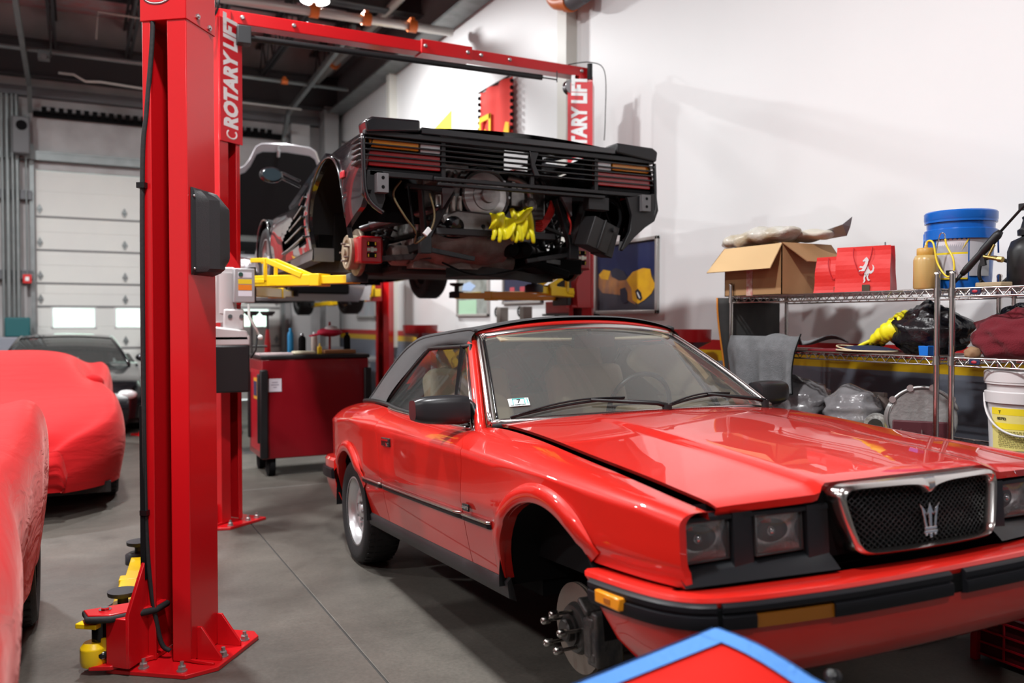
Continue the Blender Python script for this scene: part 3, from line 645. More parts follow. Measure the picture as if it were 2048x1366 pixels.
for sgn in (1, -1):
    side_panel('rear_quarter', -.74, .695, 22, sgn, eR=[(a, c - .0025) for a, c in UR])
    dr = side_panel('door', .70, 1.80, 26, sgn, eL=[(a, c + .0025) for a, c in UR], eR=[(a, c - .0025) for a, c in UF])
    side_panel('front_fender', 1.805, 3.13, 30, sgn, eL=[(a, c + .0025) for a, c in UF])
    # flared arch lips
    for k in 'fr':
        c, z, rx, rz = AR[k]; b = B(); a0, a1 = (R(36), R(176)) if k == 'f' else (R(28), R(172)); n = 36; vs = []; 
        prof = [(0, -.012), (.0, .013), (.005, .017), (.030, .0175), (.048, .0155), (.054, .010), (.060, -.003)]
        for i in range(n + 1):
            a = lerp(a0, a1, i / n); f = min(1, min(i, n - i) / 7 + .12)
            for d, h in prof:
                u = c + (rx + d) * math.cos(a); w = z + (rz + d) * math.sin(a); vv = P(u) + low(u, w) + h * f
                vs.append((u, -vv * sgn, w))
        q = len(prof); b.add(vs, [(i * q + j, (i + 1) * q + j, (i + 1) * q + j + 1, i * q + j + 1) for i in range(n) for j in range(q - 1)], True); ob('arch_lip', b, RED, CV, autos=40)
        # wheel house
        b = B(); vs = []
        for i in range(n + 1):
            a = lerp(R(-1), R(181), i / n)
            for v in (.835, .36): vs.append((c + (rx + .004) * math.cos(a), -v * sgn, z + (rz + .004) * math.sin(a)))
        b.add(vs, [(2 * i, 2 * i + 1, 2 * i + 3, 2 * i + 2) for i in range(n)], True)
        b.add([(c + (rx + .004) * math.cos(lerp(R(-1), R(181), i / n)), -.36 * sgn, z + (rz + .004) * math.sin(lerp(R(-1), R(181), i / n))) for i in range(n + 1)], [list(range(n + 1))]); ob('wheel_house', b, MATT, CV)
    # waist crease and rubbing strip, sill cover
    def strip(name, u0, u1, w, h, out, m, seg=30):
        b = B(); pr = [(0, -h / 2), (out * .8, -h / 2 + h * .12), (out, -h * .2), (out, h * .2), (out * .8, h / 2 - h * .12), (0, h / 2)]; vs = []
        for i in range(seg + 1):
            u = lerp(u0, u1, i / seg); f = min(1, min(i, seg - i) / 1.5 + .25)
            for o, dz in pr: vs.append((u, -(P(u) + low(u, w) + o * f - .002) * sgn, w + dz))
        q = len(pr); b.add(vs, [(i * q + j, (i + 1) * q + j, (i + 1) * q + j + 1, i * q + j + 1) for i in range(seg) for j in range(q - 1)] + [list(range(q)), list(range(seg * q, seg * q + q))]); return ob(name, b, m, CV, autos=40)
    for a, c in ((.335, .692), (.708, 1.797), (1.808, 2.07)):
        strip('rubbing_strip', a, c, .515, .030, .012, BUMP); strip('strip_chrome', a, c, .525, .013, .016, CHRB)
    b = B(); vs = []; pr = [(.800, .34), (.815, .325), (.810, .27), (.78, .255)]
    for i in range(25):
        u = lerp(.33, 2.135, i / 24)
        for v, w in pr: vs.append((u, -v * sgn, w))
    b.add(vs, [(i * 4 + j, (i + 1) * 4 + j, (i + 1) * 4 + j + 1, i * 4 + j + 1) for i in range(24) for j in range(3)] + [(0, 1, 2, 3)[::-1], (96, 97, 98, 99)]); ob('sill_cover', b, mat('sill_grey', (.02, .02, .022), .5), CV, autos=60)
    # door handle, chrome cap rail
    b = B(); vh = .858 - .006; b.b2((.775, -(vh + .003) * sgn, .722), (.905, -(vh - .02) * sgn, .768)); ob('handle_recess', b, RED, CV, bev=.01)
    b = B(); b.b2((.775, -(vh + .012) * sgn, .722), (.905, -(vh - .0) * sgn, .764)); ob('door_handle', b, mat('handle_dark', (.05, .04, .04), .2, .6), CV, bev=.004)
    b = B(); b.b2((.785, -(vh + .016) * sgn, .750), (.895, -(vh + .004) * sgn, .759)); b.lathe([(.009, 0), (.009, .006)], (.88, -(vh + .012) * sgn, .735), (0, -sgn, 0), 10); ob('handle_chrome', b, CHR, CV)
    b = B(); L_ = [(u, -(sinterp(EV_, u) + .004) * sgn, sinterp(EW_, u) + .006) for u in [.52 + i * (1.66 - .52) / 20 for i in range(21)]]; b.tube(L_, .010, 6); ob('belt_trim', b, CHRB, CV)
    b = B(); b.tube([(u, -(sinterp(EV_, u) - .015) * sgn, sinterp(EW_, u) + .012) for u in [-.2 + i * (1.72 + .2) / 20 for i in range(21)]], .014, 6); ob('window_seal', b, BLACK, CV)
# small badge on the fender
b = B(); b.b2((1.845, -.862, .545), (1.905, -.855, .572)); bd = ob('fender_badge', b, BLACKG, CV, bev=.002)
text('badge_lettering', 'ZAGATO', .015, frame((1.875, -.863, .5585), (1, 0, 0), (0, 0, 1)), CHR, bd, bold=.0003)
# ------------------------------------------------ hood, cowl, deck
def gapw(u): return sinterp(EW_, u)
def hood_pt(t, q):
    """t along the car 0 rear .. 1 front, q -1..1 across"""
    hv = lerp(.676, .664, t); v = q * hv; ur = 1.80 + .10 * (1 - q * q); uf = 3.115 + .050 * (1 - q * q) - .022 * max(0, min(1, (.345 - abs(v)) / .02))
    u = lerp(ur, uf, t); a = abs(v)
    w = gapw(min(u, 3.12)) - (max(0, u - 3.12) * .35) + .030 * (1 - q * q) + .012 * max(0, min(1, (.345 - a) / .03 + .5)) * min(1, t * 2 + .0)
    e = max(0, t - .965) / .035
    w -= .006 * e * e * (1 if abs(v) > .33 else .3)
    return (u, -v, w + .010)
b = B(); b.grid(hood_pt, 44, 72, u=(0, 1), v=(-1, 1))
e = [hood_pt(1, lerp(-1, 1, j / 72)) for j in range(73)]; b.add(e + [(p[0] - .012, p[1], p[2] - .022) for p in e], [(j, j + 1, 74 + j, 73 + j) for j in range(72)], True)
for q in (-1, 1):
    e = [hood_pt(i / 44, q) for i in range(45)]; b.add(e + [(p[0], p[1] * .99, p[2] - .012) for p in e], [(j, j + 1, 46 + j, 45 + j) for j in range(44)])
ob('hood', b, RED, CV, autos=40)
# dark channel under the hood edges and engine bay floor
b = B()
for s in (-1, 1): b.add([(u, s * vv, gapw(u) - d) for u in [1.78 + i * .13 for i in range(11)] for vv, d in ((.735, .045), (.66, .055))], [(2 * i, 2 * i + 1, 2 * i + 3, 2 * i + 2) for i in range(10)])
b.b2((1.75, -.36, .34), (3.02, .36, .655)); b.b2((2.86, -.70, .40), (3.04, .70, .655)); b.b2((1.7, -.68, .4), (2.6, .68, .74)); ob('engine_bay', b, MATT, CV)
b = B(); b.grid(lambda t, q: (lerp(1.60, 1.80 + .10 * (1 - q * q) - .004, t), -q * .72, sinterp(EW_, 1.80) + .028 * (1 - q * q) + .002 * t - .002), 6, 30, v=(-1, 1)); ob('cowl', b, RED, CV)
for s, a0 in ((1, .10), (-1, -.05)):
    b = B()
    for i in range(26):
        q = (i - 13) / 26 * .5 - .16 * s if s == 1 else (i - 13) / 26 * .5 + .30
        x, y, z = hood_pt(.02, -q * 1.0)
        b.box((x + .03, y, z + .001), (.035, .006, .002))
    ob('cowl_vent', b, mat('vent_dark', (.12, .006, .004), .5), CV)
def deck(t, q): u = lerp(-.74, .12, t); return (u, -q * (sinterp(EV_, u) + .001), sinterp(EW_, u) + .018 * (1 - q * q))
b = B(); b.grid(deck, 14, 24, v=(-1, 1)); b.grid(lambda t, q: (-.74 - .05 * math.sin(pi * t) * (1 - .4 * q * q) , -q * lerp(sinterp(P_, -.72), sinterp(EV_, -.74) + .001, t ** 2), lerp(.50, .865, t) + .018 * (1 - q * q) * t), 12, 24, v=(-1, 1)); ob('trunk_lid', b, RED, CV, autos=40)
b = B(); b.cyl((-.45, -.35, .93), (-.45, -.35, .99), .012, .004, 8); ob('aerial_base', b, CHR, CV)
# rear bumper
def bump_sec(path, prof, name, m, smooth_=True):
    """sweep prof (out, w) along plan path of (u, v, nu, nv)"""
    b = B(); vs = [(u + nu * o, -(v + nv * o), w) for u, v, nu, nv in path for o, w in prof]; q = len(prof); n = len(path)
    b.add(vs, [(i * q + j, (i + 1) * q + j, (i + 1) * q + j + 1, i * q + j + 1) for i in range(n - 1) for j in range(q - 1)] + [list(range(q)), list(range((n - 1) * q, n * q))], smooth_)
    return ob(name, b, m, CV, autos=35)
def plan(pts, n=8):
    S = smooth([(a, c, 0) for a, c in pts], n); out = []
    for i, p in enumerate(S):
        a = S[max(i - 1, 0)]; c = S[min(i + 1, len(S) - 1)]; d = (c - a).normalized(); out.append((p.x, p.y, -d.y, d.x))
    return out
RBP = plan([(-.33, .835), (-.5, .835), (-.66, .81), (-.76, .72), (-.80, .5), (-.815, 0), (-.80, -.5), (-.76, -.72), (-.66, -.81), (-.5, -.835), (-.33, -.835)])
RBP = [(u, v, -nu, -nv) if (nu * -1 < 0 and u < -.75) or (nv * v < 0) else (u, v, nu, nv) for u, v, nu, nv in RBP]
bump_sec(RBP, [(-.05, .58), (.0, .575), (.012, .56), (.012, .50)], 'rear_bumper', RED); bump_sec(RBP, [(.012, .515), (.028, .51), (.030, .48), (.028, .455), (.008, .45)], 'bumper_rubber', BUMP)
bump_sec(RBP, [(.008, .455), (.0, .40), (-.04, .30)], 'rear_valance', RED)
# ------------------------------------------------ front bumper: red lip, black band, amber lamps, red valance
FBP0 = [(2.775, .852), (2.9, .850), (3.02, .842), (3.12, .822), (3.185, .78), (3.22, .70), (3.245, .55), (3.265, .35), (3.272, 0)]
FBP = plan(FBP0 + [(u, -v) for u, v in FBP0[-2::-1]], 7)
FBP = [(u, v, abs(nu), abs(nv) * (1 if v > 0 else -1)) for u, v, nu, nv in FBP]
def fw_(u): return interp([(2.74, 0), (3.2, .006)], u)
SL = lambda u, w: max(u, 2.775 + max(0, .50 - w) * .80)
def fsec(prof, name, m, i0=0, i1=None):
    path = FBP[i0:i1]; b = B(); vs = [(SL(u + nu * o, w), -(v + nv * o), w + fw_(u)) for u, v, nu, nv in path for o, w in prof]; q = len(prof); n = len(path)
    b.add(vs, [(i * q + j, (i + 1) * q + j, (i + 1) * q + j + 1, i * q + j + 1) for i in range(n - 1) for j in range(q - 1)] + [list(range(q)), list(range((n - 1) * q, n * q))], True)
    return ob(name, b, m, CV, autos=35)
fsec([(-.11, .492), (-.03, .500), (.002, .502), (.013, .497), (.017, .487), (.010, .47)], 'front_bumper', RED)
band = [(.0, .488), (.022, .485), (.030, .478), (.030, .466), (.024, .464), (.024, .459), (.032, .456), (.034, .44), (.030, .424), (.012, .420)]
N = len(FBP); ib = [i for i, p in enumerate(FBP) if p[0] > 3.205 and p[1] > 0][0]; jb = N - 1 - ib
fsec(band, 'bumper_rubber', BUMP, 3, ib); fsec(band, 'bumper_rubber', BUMP, jb + 1, N - 3)
mid = [i for i, p in enumerate(FBP) if p[1] < .10][0]
lampi = [i for i, p in enumerate(FBP) if 0.44 < p[1] < .68]; i0, i1 = lampi[0], lampi[-1] + 1
low_ = [(.0, .488), (.022, .485), (.030, .478), (.030, .466), (.02, .460)]
fsec(low_, 'bumper_rubber', BUMP, ib, i1); fsec([(.02, .462), (.03, .455), (.03, .44), (.028, .424), (.012, .420)], 'bumper_rubber', BUMP, ib, i0 + 1)
fsec(band, 'bumper_rubber', BUMP, i1 - 1, mid + 1); fsec(band, 'bumper_rubber', BUMP, mid + 1, jb)
fsec([(.014, .457), (.024, .455), (.024, .424), (.012, .422)], 'indicator_lamp', mat('indicator_amber', (.30, .10, .008), .2, 0, .4), i0, i1)
fsec([(.0, .485), (.016, .47), (.016, .43), (.0, .41)], 'bumper_core', MATT, 2, N - 2)
fsec([(.010, .424), (.004, .40), (-.01, .34), (-.05, .285), (-.09, .262), (-.14, .258)], 'front_valance', RED)
b = B(); b.b2((2.875, -.893, .438), (2.995, -.86, .472)); b2_ = ob('side_marker', b, mat('marker_amber', (.80, .28, .012), .2, 0, .5), CV, bev=.004); b2_.matrix_local = Matrix.Translation((0, 0, 0))
b = B(); b.b2((2.925, -.895, .449), (2.955, -.892, .461)); ob('marker_bulb', b, mat('marker_dark', (.35, .10, .01), .4), b2_)
# front of the fender below the hood (corner post) and black lamp bezel
for s in (1, -1):
    b = B(); z0, z1 = .52, .676
    bz = lambda t, z: (3.085 + .05 * t + (0 if z > .57 else .02), -s * lerp(.775, .335, t))
    # back wall of the recess
    b.grid(lambda t, q: (lerp(3.055, 3.10, t), -s * lerp(.785, .30, t), lerp(.51, .70, q)), 10, 6, smooth=False)
    # upper brow
    b.grid(lambda t, q: (lerp(3.055, 3.10, t) + .045 * q, -s * lerp(.785, .32, t), .680 - .006 * q), 10, 2, smooth=False)
    b.grid(lambda t, q: (lerp(3.10, 3.145, t), -s * lerp(.785, .32, t), lerp(.674, .664, q)), 10, 1, smooth=False)
    # lower sloping lip
    b.grid(lambda t, q: (lerp(3.07, 3.115, t) + .065 * q ** .8, -s * lerp(.785, .32, t), lerp(.562, .512, q ** 1.1) - .002 * t), 10, 6)
    # pillars around the two lamps
    for v0, v1 in ((.785, .770), (.618, .556), (.390, .318)): b.b2((3.05, -s * v0, .53), (3.10 + (.77 - v1) * .09, -s * v1, .678))
    ob('lamp_bezel', b, mat('bezel_black', (.010, .011, .013), .30), CV, autos=40)
    for v0, v1 in ((.770, .618), (.552, .392)):
        uu = 3.085 + (.77 - (v0 + v1) / 2) * .10; w0, w1 = .563, .663; vm = (v0 + v1) / 2; wm = (w0 + w1) / 2; hw, hh = (v0 - v1) / 2, (w1 - w0) / 2
        b = B(); b.b2((uu - .03, -s * v0, w0 - .004), (uu + .012, -s * v1, w0 + .003)); b.b2((uu - .03, -s * v0, w1 - .003), (uu + .012, -s * v1, w1 + .004)); b.b2((uu - .03, -s * v0, w0), (uu + .012, -s * (v0 - .006), w1)); b.b2((uu - .03, -s * (v1 + .006), w0), (uu + .012, -s * v1, w1))
        hl = ob('headlamp', b, mat('lamp_frame', (.03, .028, .028), .35), CV, bev=.003)
        b = B(); b.grid(lambda a, c: (uu - .045 * (1 - min(1, (a * a * .7 + c * c * .7)) ** 1.0), -s * (vm + a * hw * .95), wm + c * hh * .93), 12, 12, u=(-1, 1), v=(-1, 1)); ob('reflector', b, mat('reflector_chrome', (.92, .90, .88), .24, .62, bump=(130, .7, (1, .8, .08))), hl)
        b = B(); b.ball((uu - .025, -s * vm, wm), .013, 10); ob('bulb_cap', b, CHR, hl)
        b = B(); b.b2((uu - .04, -s * (vm - hw * .5), wm + .022), (uu - .03, -s * (vm + hw * .3), wm + .034)); ob('reflector_mark', b, mat('lamp_red', (.6, .02, .02), .3), hl)
        b = B()
        b.grid(lambda a, c: (uu + .010 + .006 * (1 - a * a) * (1 - c * c), -s * (vm + a * hw * .96), wm + c * hh * .95), 10, 10, u=(-1, 1), v=(-1, 1)); ob('lens', b, GL_L, hl)
b = B(); b.b2((3.04, -.33, .53), (3.12, .33, .71)); ob('grille_backing', b, MATT, CV)
b = B(); b.grid(lambda t, q: (3.12 + .02 * (1 - q * q) - t * .03, -q * .80, .514 - .012 * t), 2, 30, v=(-1, 1)); ob('bumper_gap', b, MATT, CV)
# grille: trapezoid chrome frame with a dip over the badge, diamond mesh, trident
GO = [(0, .7275), (.05, .7275), (.12, .7275), (.20, .7275), (.262, .7265), (.296, .720), (.311, .703), (.310, .68), (.298, .63), (.283, .585), (.270, .556), (.245, .540), (.20, .5365), (.10, .536)]
GI = [(0, .679), (.022, .693), (.055, .7035), (.15, .706), (.248, .706), (.276, .701), (.286, .688), (.284, .67), (.274, .63), (.262, .59), (.252, .567), (.232, .553), (.19, .5495), (.10, .549)]
def ring(p, n):
    full = [Vector((a, c, 0)) for a, c in p] + [Vector((0, p[-1][1], 0))] + [Vector((-a, c, 0)) for a, c in p[:0:-1]]
    return [(q.x, q.y) for q in smooth(full, n, True)]
O_ = ring(GO, 7); I_ = ring(GI, 7); n = len(O_)
ug = lambda v: 3.185 + .03 * (1 - (v / .33) ** 2)
b = B(); rings = []
for (ov, ow), (iv, iw) in zip(O_, I_):
    f = lambda t: (lerp(ov, iv, t), lerp(ow, iw, t))
    r = []
    for t, du in ((0, -.075), (0, -.012), (.10, .0), (.55, .006), (.85, -.002), (1, -.03)):
        v, w = f(t); r.append((ug(v) + du + (w - .54) * -.05, -v, w))
    rings.append(r)
vs = [p for r in rings for p in r]; q = 6
b.add(vs, [(i * q + j, ((i + 1) % n) * q + j, ((i + 1) % n) * q + j + 1, i * q + j + 1) for i in range(n) for j in range(q - 1)], True)
gr = ob('grille', b, CHRB, CV, autos=50)
b = B(); d = .0155
def inside(v, w): 
    hw = interp([(.55, .235), (.572, .262), (.69, .292), (.705, .28)], w); return abs(v) < hw and .546 < w < .709
for k in range(-34, 35):
    for sg in (1, -1):
        pts = [];
        for i in range(81):
            w = lerp(.548, .708, i / 80); v = k * d * 1.3 + sg * (w - .63) * 1.25
            if inside(v, w): pts.append((ug(v) - .028 - (w - .54) * .05, -v, w))
        if len(pts) > 2: b.tube([pts[0], pts[len(pts) // 2], pts[-1]], .0016, 4)
ob('grille_mesh', b, mat('mesh_black', (.03, .03, .032), .35, .3), gr)
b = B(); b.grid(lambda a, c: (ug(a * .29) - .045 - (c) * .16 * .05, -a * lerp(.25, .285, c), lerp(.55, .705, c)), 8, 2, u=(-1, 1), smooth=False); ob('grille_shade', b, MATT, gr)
TZ = .566; b = B(); pr = lambda x, y, dd: (ug(0) - .022 + dd, -x * 1.28, y)
def TP(pl, d0=0, d1=.008): b.prism(pl, d0, d1, pr)
TP([(-.020, .572), (.020, .572), (.021, .580), (-.021, .580)]); TP([(-.018, .582), (.018, .582), (.019, .590), (-.019, .590)])
TP([(-.004, .560), (.004, .560), (.004, .572), (-.004, .572)])
for s in (-1, 1): TP([(s * .010, .566), (s * .017, .566), (s * .017, .572), (s * .010, .572)])
TP([(-.004, .590), (.004, .590), (.005, .628), (.012, .622), (0, .657), (-.012, .622), (-.005, .628)])
for s in (-1, 1): TP([(s * .010, .590), (s * .017, .590), (s * .020, .615), (s * .026, .645), (s * .031, .655), (s * .018, .642), (s * .011, .626), (s * .016, .628), (s * .013, .608)])
ob('grille_emblem', b, CHR, gr, bev=.0012)
# ------------------------------------------------ windscreen, frame, wipers
def ws(t, q):
    """t 0 base .. 1 header"""
    hv = lerp(.705, .525, t); bow = lerp(.13, .085, t) * (1 - q * q)
    return Vector((lerp(1.785, 1.262, t) + bow - .0 - .03 * math.sin(pi * t) * 0, -q * hv, lerp(.862, 1.232, t) + lerp(.012, .040, t) * (1 - q * q) + .015 * math.sin(pi * t)))
b = B(); b.grid(lambda t, q: ws(t, q), 16, 28, v=(-.985, .985)); ob('windscreen', b, GL_W, CV)
def wtube(path, r, m, name, n=8, flat=1, par=CV): b = B(); b.tube(path, r, n, flat=flat); return ob(name, b, m, par)
E_ = [ws(0, q / 14) for q in range(-14, 15)]; wtube(E_, .014, CHRB, 'screen_trim'); wtube([p + Vector((.012, 0, -.012)) for p in E_], .012, RUB, 'screen_seal')
for s in (-1, 1):
    wtube([ws(t / 12, s) for t in range(13)], .0165, CHRB, 'screen_trim')
    wtube([ws(t / 12, s * .965) for t in range(13)], .006, BLACKG, 'screen_seal')
    wtube([ws(t / 12, s * 1.035) + Vector((-.040, 0, -.010)) for t in range(-1, 13)], .024, RED, 'screen_pillar')
    wtube([ws(t / 12, s * 1.05) + Vector((-.075, 0, -.022)) for t in range(-1, 13)], .015, CHR, 'pillar_trim')
wtube([ws(.975, q / 14) for q in range(-14, 15)], .019, CHRB, 'screen_trim')
wtube([ws(1.015, q / 14 * 1.03) + Vector((.004, 0, .008)) for q in range(-14, 15)], .014, RED, 'screen_header')
for y0, u0 in ((0.02, 0), (.62, 0)):
    q0 = -y0 / .70; piv = ws(0, q0) + Vector((.035, 0, .008))
    tip_q = q0 + .93 if y0 < .3 else q0 + .86
    # arm lies low across the glass towards the car's right
    a = ws(.035, q0 + .05) + Vector((.03, 0, .022)); m_ = ws(.095, q0 + .45) + Vector((.02, 0, .022)); e1 = ws(.015, tip_q) + Vector((.012, 0, .010)); e0 = ws(.115, q0 + .22) + Vector((.012, 0, .012))
    wt = B(); wt.cyl(piv - Vector((0, 0, .02)), piv + Vector((0, 0, .022)), .017, n=12); wt.tube([piv + Vector((0, 0, .018)), a, m_], [.011, .010, .006], 6); wiper = ob('wiper_arm', wt, BLACK, CV)
    wt = B(); bl = [e0.lerp(e1, i / 12) + Vector((0, 0, .012 * math.sin(pi * i / 12))) for i in range(13)]; wt.tube(bl, .0055, 6); wt.tube([p + Vector((.004, 0, .010 * math.sin(pi * i / 12) + .003)) for i, p in enumerate(bl)], .004, 6); ob('wiper_blade', wt, BLACK, CV)
# sticker
A_ = ws(.16, .83); T_ = frame(A_ + Vector((.004, 0, .004)), ws(.16, .75) - ws(.16, .85), ws(.30, .83) - ws(.10, .83))
b = B(); b.box((0, 0, 0), (.085, .05, .001), T=T_); stk = ob('inspection_sticker', b, mat('sticker_white', (.72, .80, .78), .5), CV)
b = B()
for x, y, w, h in ((0, .021, .05, .004), (-.024, .004, .003, .034), (.024, .004, .003, .034), (.036, .002, .003, .034)): b.box((x, y, .0012), (w, h, .0006), T=T_)
ob('sticker_border', b, mat('sticker_teal', (.02, .38, .36), .5), stk)
text('sticker_number', '7', .032, T_ @ Matrix.Translation((0, .004, .001)), BLACK, stk, bold=.0006); text('sticker_text', 'MA INSPECTION', .008, T_ @ Matrix.Translation((-.004, -.018, .001)), BLACK, stk, bold=.0001)
# mirrors
for s in (1, -1):
    b = B()
    def mir(t, a):
        r = [(0, .0), (.02, .7), (.10, .92), (.35, 1.0), (.65, .98), (.88, .88), (1, .70)]; k = sinterp(r, t) if t > 0 else 0
        yy = lerp(.735, .965, t); an = a * 2 * pi
        cs, sn = math.cos(an), math.sin(an); ex = .55; f = lambda x: math.copysign(abs(x) ** ex, x)
        return (1.60 + .060 * k * f(cs) + .02 - .04 * t + (.02 * k), -s * yy, .915 + .062 * k * f(sn) * lerp(1.0, .92, t) + .005 * t)
    b.grid(lambda t, a: mir(1 - t, a), 14, 28); b.add([mir(1, a / 28) for a in range(28)], [list(range(28))]); mi = ob('door_mirror', b, mat('mirror_housing', (.018, .018, .020), .33), CV, weld=True, autos=50)
    b = B(); b.prism([(1.52, .865), (1.72, .858), (1.66, .94), (1.57, .965)], .715, .735, lambda x, z, y: (x, -s * y, z)); b.b2((1.56, -s * .73, .88), (1.64, -s * .78, .92)); ob('mirror_base', b, BLACK, mi, bev=.006)
# side glass, quarter bar
def sg(u, w): return -( interp([(.83, .715), (.91, .700), (1.21, .575)], w))
for s in (1, -1):
    f = lambda w: -sg(0, w) * -s
    y = lambda w: -s * interp([(.83, .722), (.91, .700), (1.21, .572)], w)
    po = [(1.70, .845), (1.60, .90), (1.30, 1.185), (.74, 1.197), (.57, 1.10), (.32, .91), (.5, .885), (1.1, .855)]
    b = B(); b.add([(u, y(w), w) for u, w in po], [list(range(len(po)))]); ob('side_window', b, GL_S, CV)
    b = B(); b.bar((1.20, y(1.185), 1.19), (1.40, y(.86), .85), .022, .012); ob('quarter_bar', b, BLACKG, CV)
    b = B(); b.tube([(1.60, y(.9), .9), (1.30, y(1.185), 1.187), (.74, y(1.19), 1.199), (.57, y(1.10), 1.102), (.32, y(.91), .91)], .010, 6); ob('window_seal', b, BLACK, CV)
# soft top
ST = [(-.24, .905, .66), (-.12, .965, .645), (.10, 1.085, .62), (.27, 1.18, .59), (.42, 1.232, .575), (.62, 1.262, .570), (1.0, 1.268, .560), (1.22, 1.268, .552), (1.275, 1.257, .546)]
def soft(t, q):
    i = t * (len(ST) - 1); j = min(int(i), len(ST) - 2); k = i - j
    u = sinterp([(n_, a[0]) for n_, a in enumerate(ST)], i); w = sinterp([(n_, a[1]) for n_, a in enumerate(ST)], i); h = sinterp([(n_, a[2]) for n_, a in enumerate(ST)], i)
    qq = abs(q); cr = .058 * (1 - qq ** 2.6) * min(1, t * 3)
    return (u + (.085 * (1 - q * q) if t > .85 else .085 * (1 - q * q) * max(0, (t - .5) / .35)) - (.16 * (1 - q * q)) * max(0, 1 - t * 3), -q * h, w + cr - .004)
b = B(); b.grid(soft, 42, 40, v=(-1, 1))
def is_pane(f):
    c = [sum(b.v[i][k] for i in f) / len(f) for k in range(3)]; return abs(c[1]) < .43 and -.22 < c[0] < .26 and c[2] > .95 and c[2] < 1.20
keep = [k for k, f in enumerate(b.f) if not is_pane(f)]; pane = [b.f[k] for k in range(len(b.f)) if is_pane(b.f[k])]
bp = B(); bp.add(b.v, pane, True); b.f = [b.f[k] for k in keep]; b.m = [b.m[k] for k in keep]; b.sm = [b.sm[k] for k in keep]
RWP = bp
for s in (-1, 1):   # side flap down to the window line and the rear quarter
    IN = [(0, .33, .895, .712), (.125, .37, .95, .70), (.25, .45, 1.02, .672), (.375, .55, 1.095, .634), (.5, .64, 1.16, .603), (.625, .73, 1.195, .588), (.75, .95, 1.205, .578), (.875, 1.15, 1.203, .575), (1, 1.30, 1.19, .572)]
    def flap(t, q):
        x, y, z = soft(t, s); g = lambda k: sinterp([(a[0], a[k]) for a in IN], t); k = q
        return (lerp(x, g(1), k), lerp(y, -s * g(3), k) - s * .014 * math.sin(pi * k), lerp(z, g(2), k))
    b.grid(flap, 42, 6)
stp_ = ob('soft_top', b, FAB, CV, autos=50)
ob('rear_window', RWP, GL_S, stp_)
for s in (-1, 1):
    b = B(); e = [Vector(soft(i / 42, s * .99)) + Vector((0, -s * .004, 0)) for i in range(43)]; b.tube(e, .010, 6); ob('soft_top_piping', b, FAB, CV)
b = B(); b.grid(lambda t, q: Vector(soft(t, q)) - Vector((0, 0, .022)), 30, 20, u=(.45, .97), v=(-.95, .95)); ob('headlining', b, mat('headlining_beige', (.42, .35, .25), .8), CV)
# interior
b = B(); b.b2((-.1, -.69, .35), (1.8, .69, .42)); b.b2((-.15, -.66, .4), (.05, .66, .86)); ob('cabin_tub', b, DKI, CV)
b = B()
for s in (-1, 1): b.b2((.3, s * .66, .42), (1.72, s * .70, .82))
ob('door_lining', b, BEIGE, CV, bev=.02)
for s in (-1, 1):
    b = B(); y = s * .36; b.box((1.05, y, .52), (.52, .46, .16)); b.box((.74, y, .80), (.15, .46, .60), rot=(0, R(-18), 0)); ob('seat', b, BEIGE, CV, bev=.05, seg=4)
    b = B(); b.box((.62, y, 1.12), (.10, .27, .17), rot=(0, R(-14), 0)); ob('headrest', b, BEIGE, CV, bev=.035, seg=3)
b = B(); b.box((.25, 0, .68), (.18, 1.15, .5), rot=(0, R(-20), 0)); ob('rear_seat', b, BEIGE, CV, bev=.04)
b = B(); b.grid(lambda t, q: (lerp(1.40, 1.84, t), q * .68, .835 + .012 * math.sin(pi * t)), 8, 4, v=(-1, 1)); b.b2((1.36, -.68, .62), (1.46, .68, .83)); b.box((1.42, .36, .85), (.2, .42, .06)); ob('dashboard', b, mat('dash_tan', (.22, .17, .11), .6), CV, bev=.015)
b = B(); b.tube([(1.22 + .06 * math.sin(a), .36 + .18 * math.cos(a), .86 + .17 * math.sin(a)) for a in [2 * pi * k / 28 for k in range(28)]], .013, 8, closed=True); b.bar((1.22, .20, .86), (1.22, .52, .86), .02, .04); b.cyl((1.22, .36, .86), (1.38, .36, .80), .03); ob('steering_wheel', b, BLACK, CV)
b = B(); b.box((1.40, 0, 1.195), (.03, .22, .062), rot=(0, R(12), 0)); b.cyl((1.40, 0, 1.2), (1.36, 0, 1.255), .010, n=8); ob('rear_view_mirror', b, BLACKG, CV, bev=.01)
b = B()
for s in (-1, 1): b.box((1.30, s * .26, 1.225), (.13, .40, .012), rot=(0, R(20), 0))
ob('sun_visor', b, mat('visor_beige', (.34, .28, .19), .7), CV, bev=.004)
b = B(); b.b2((-.6, -.66, .25), (2.10, .66, .36)); b.b2((2.1, -.40, .25), (2.95, .40, .36)); b.b2((0, -.35, .2), (2.2, .35, .3)); ob('underbody', b, MATT, CV)
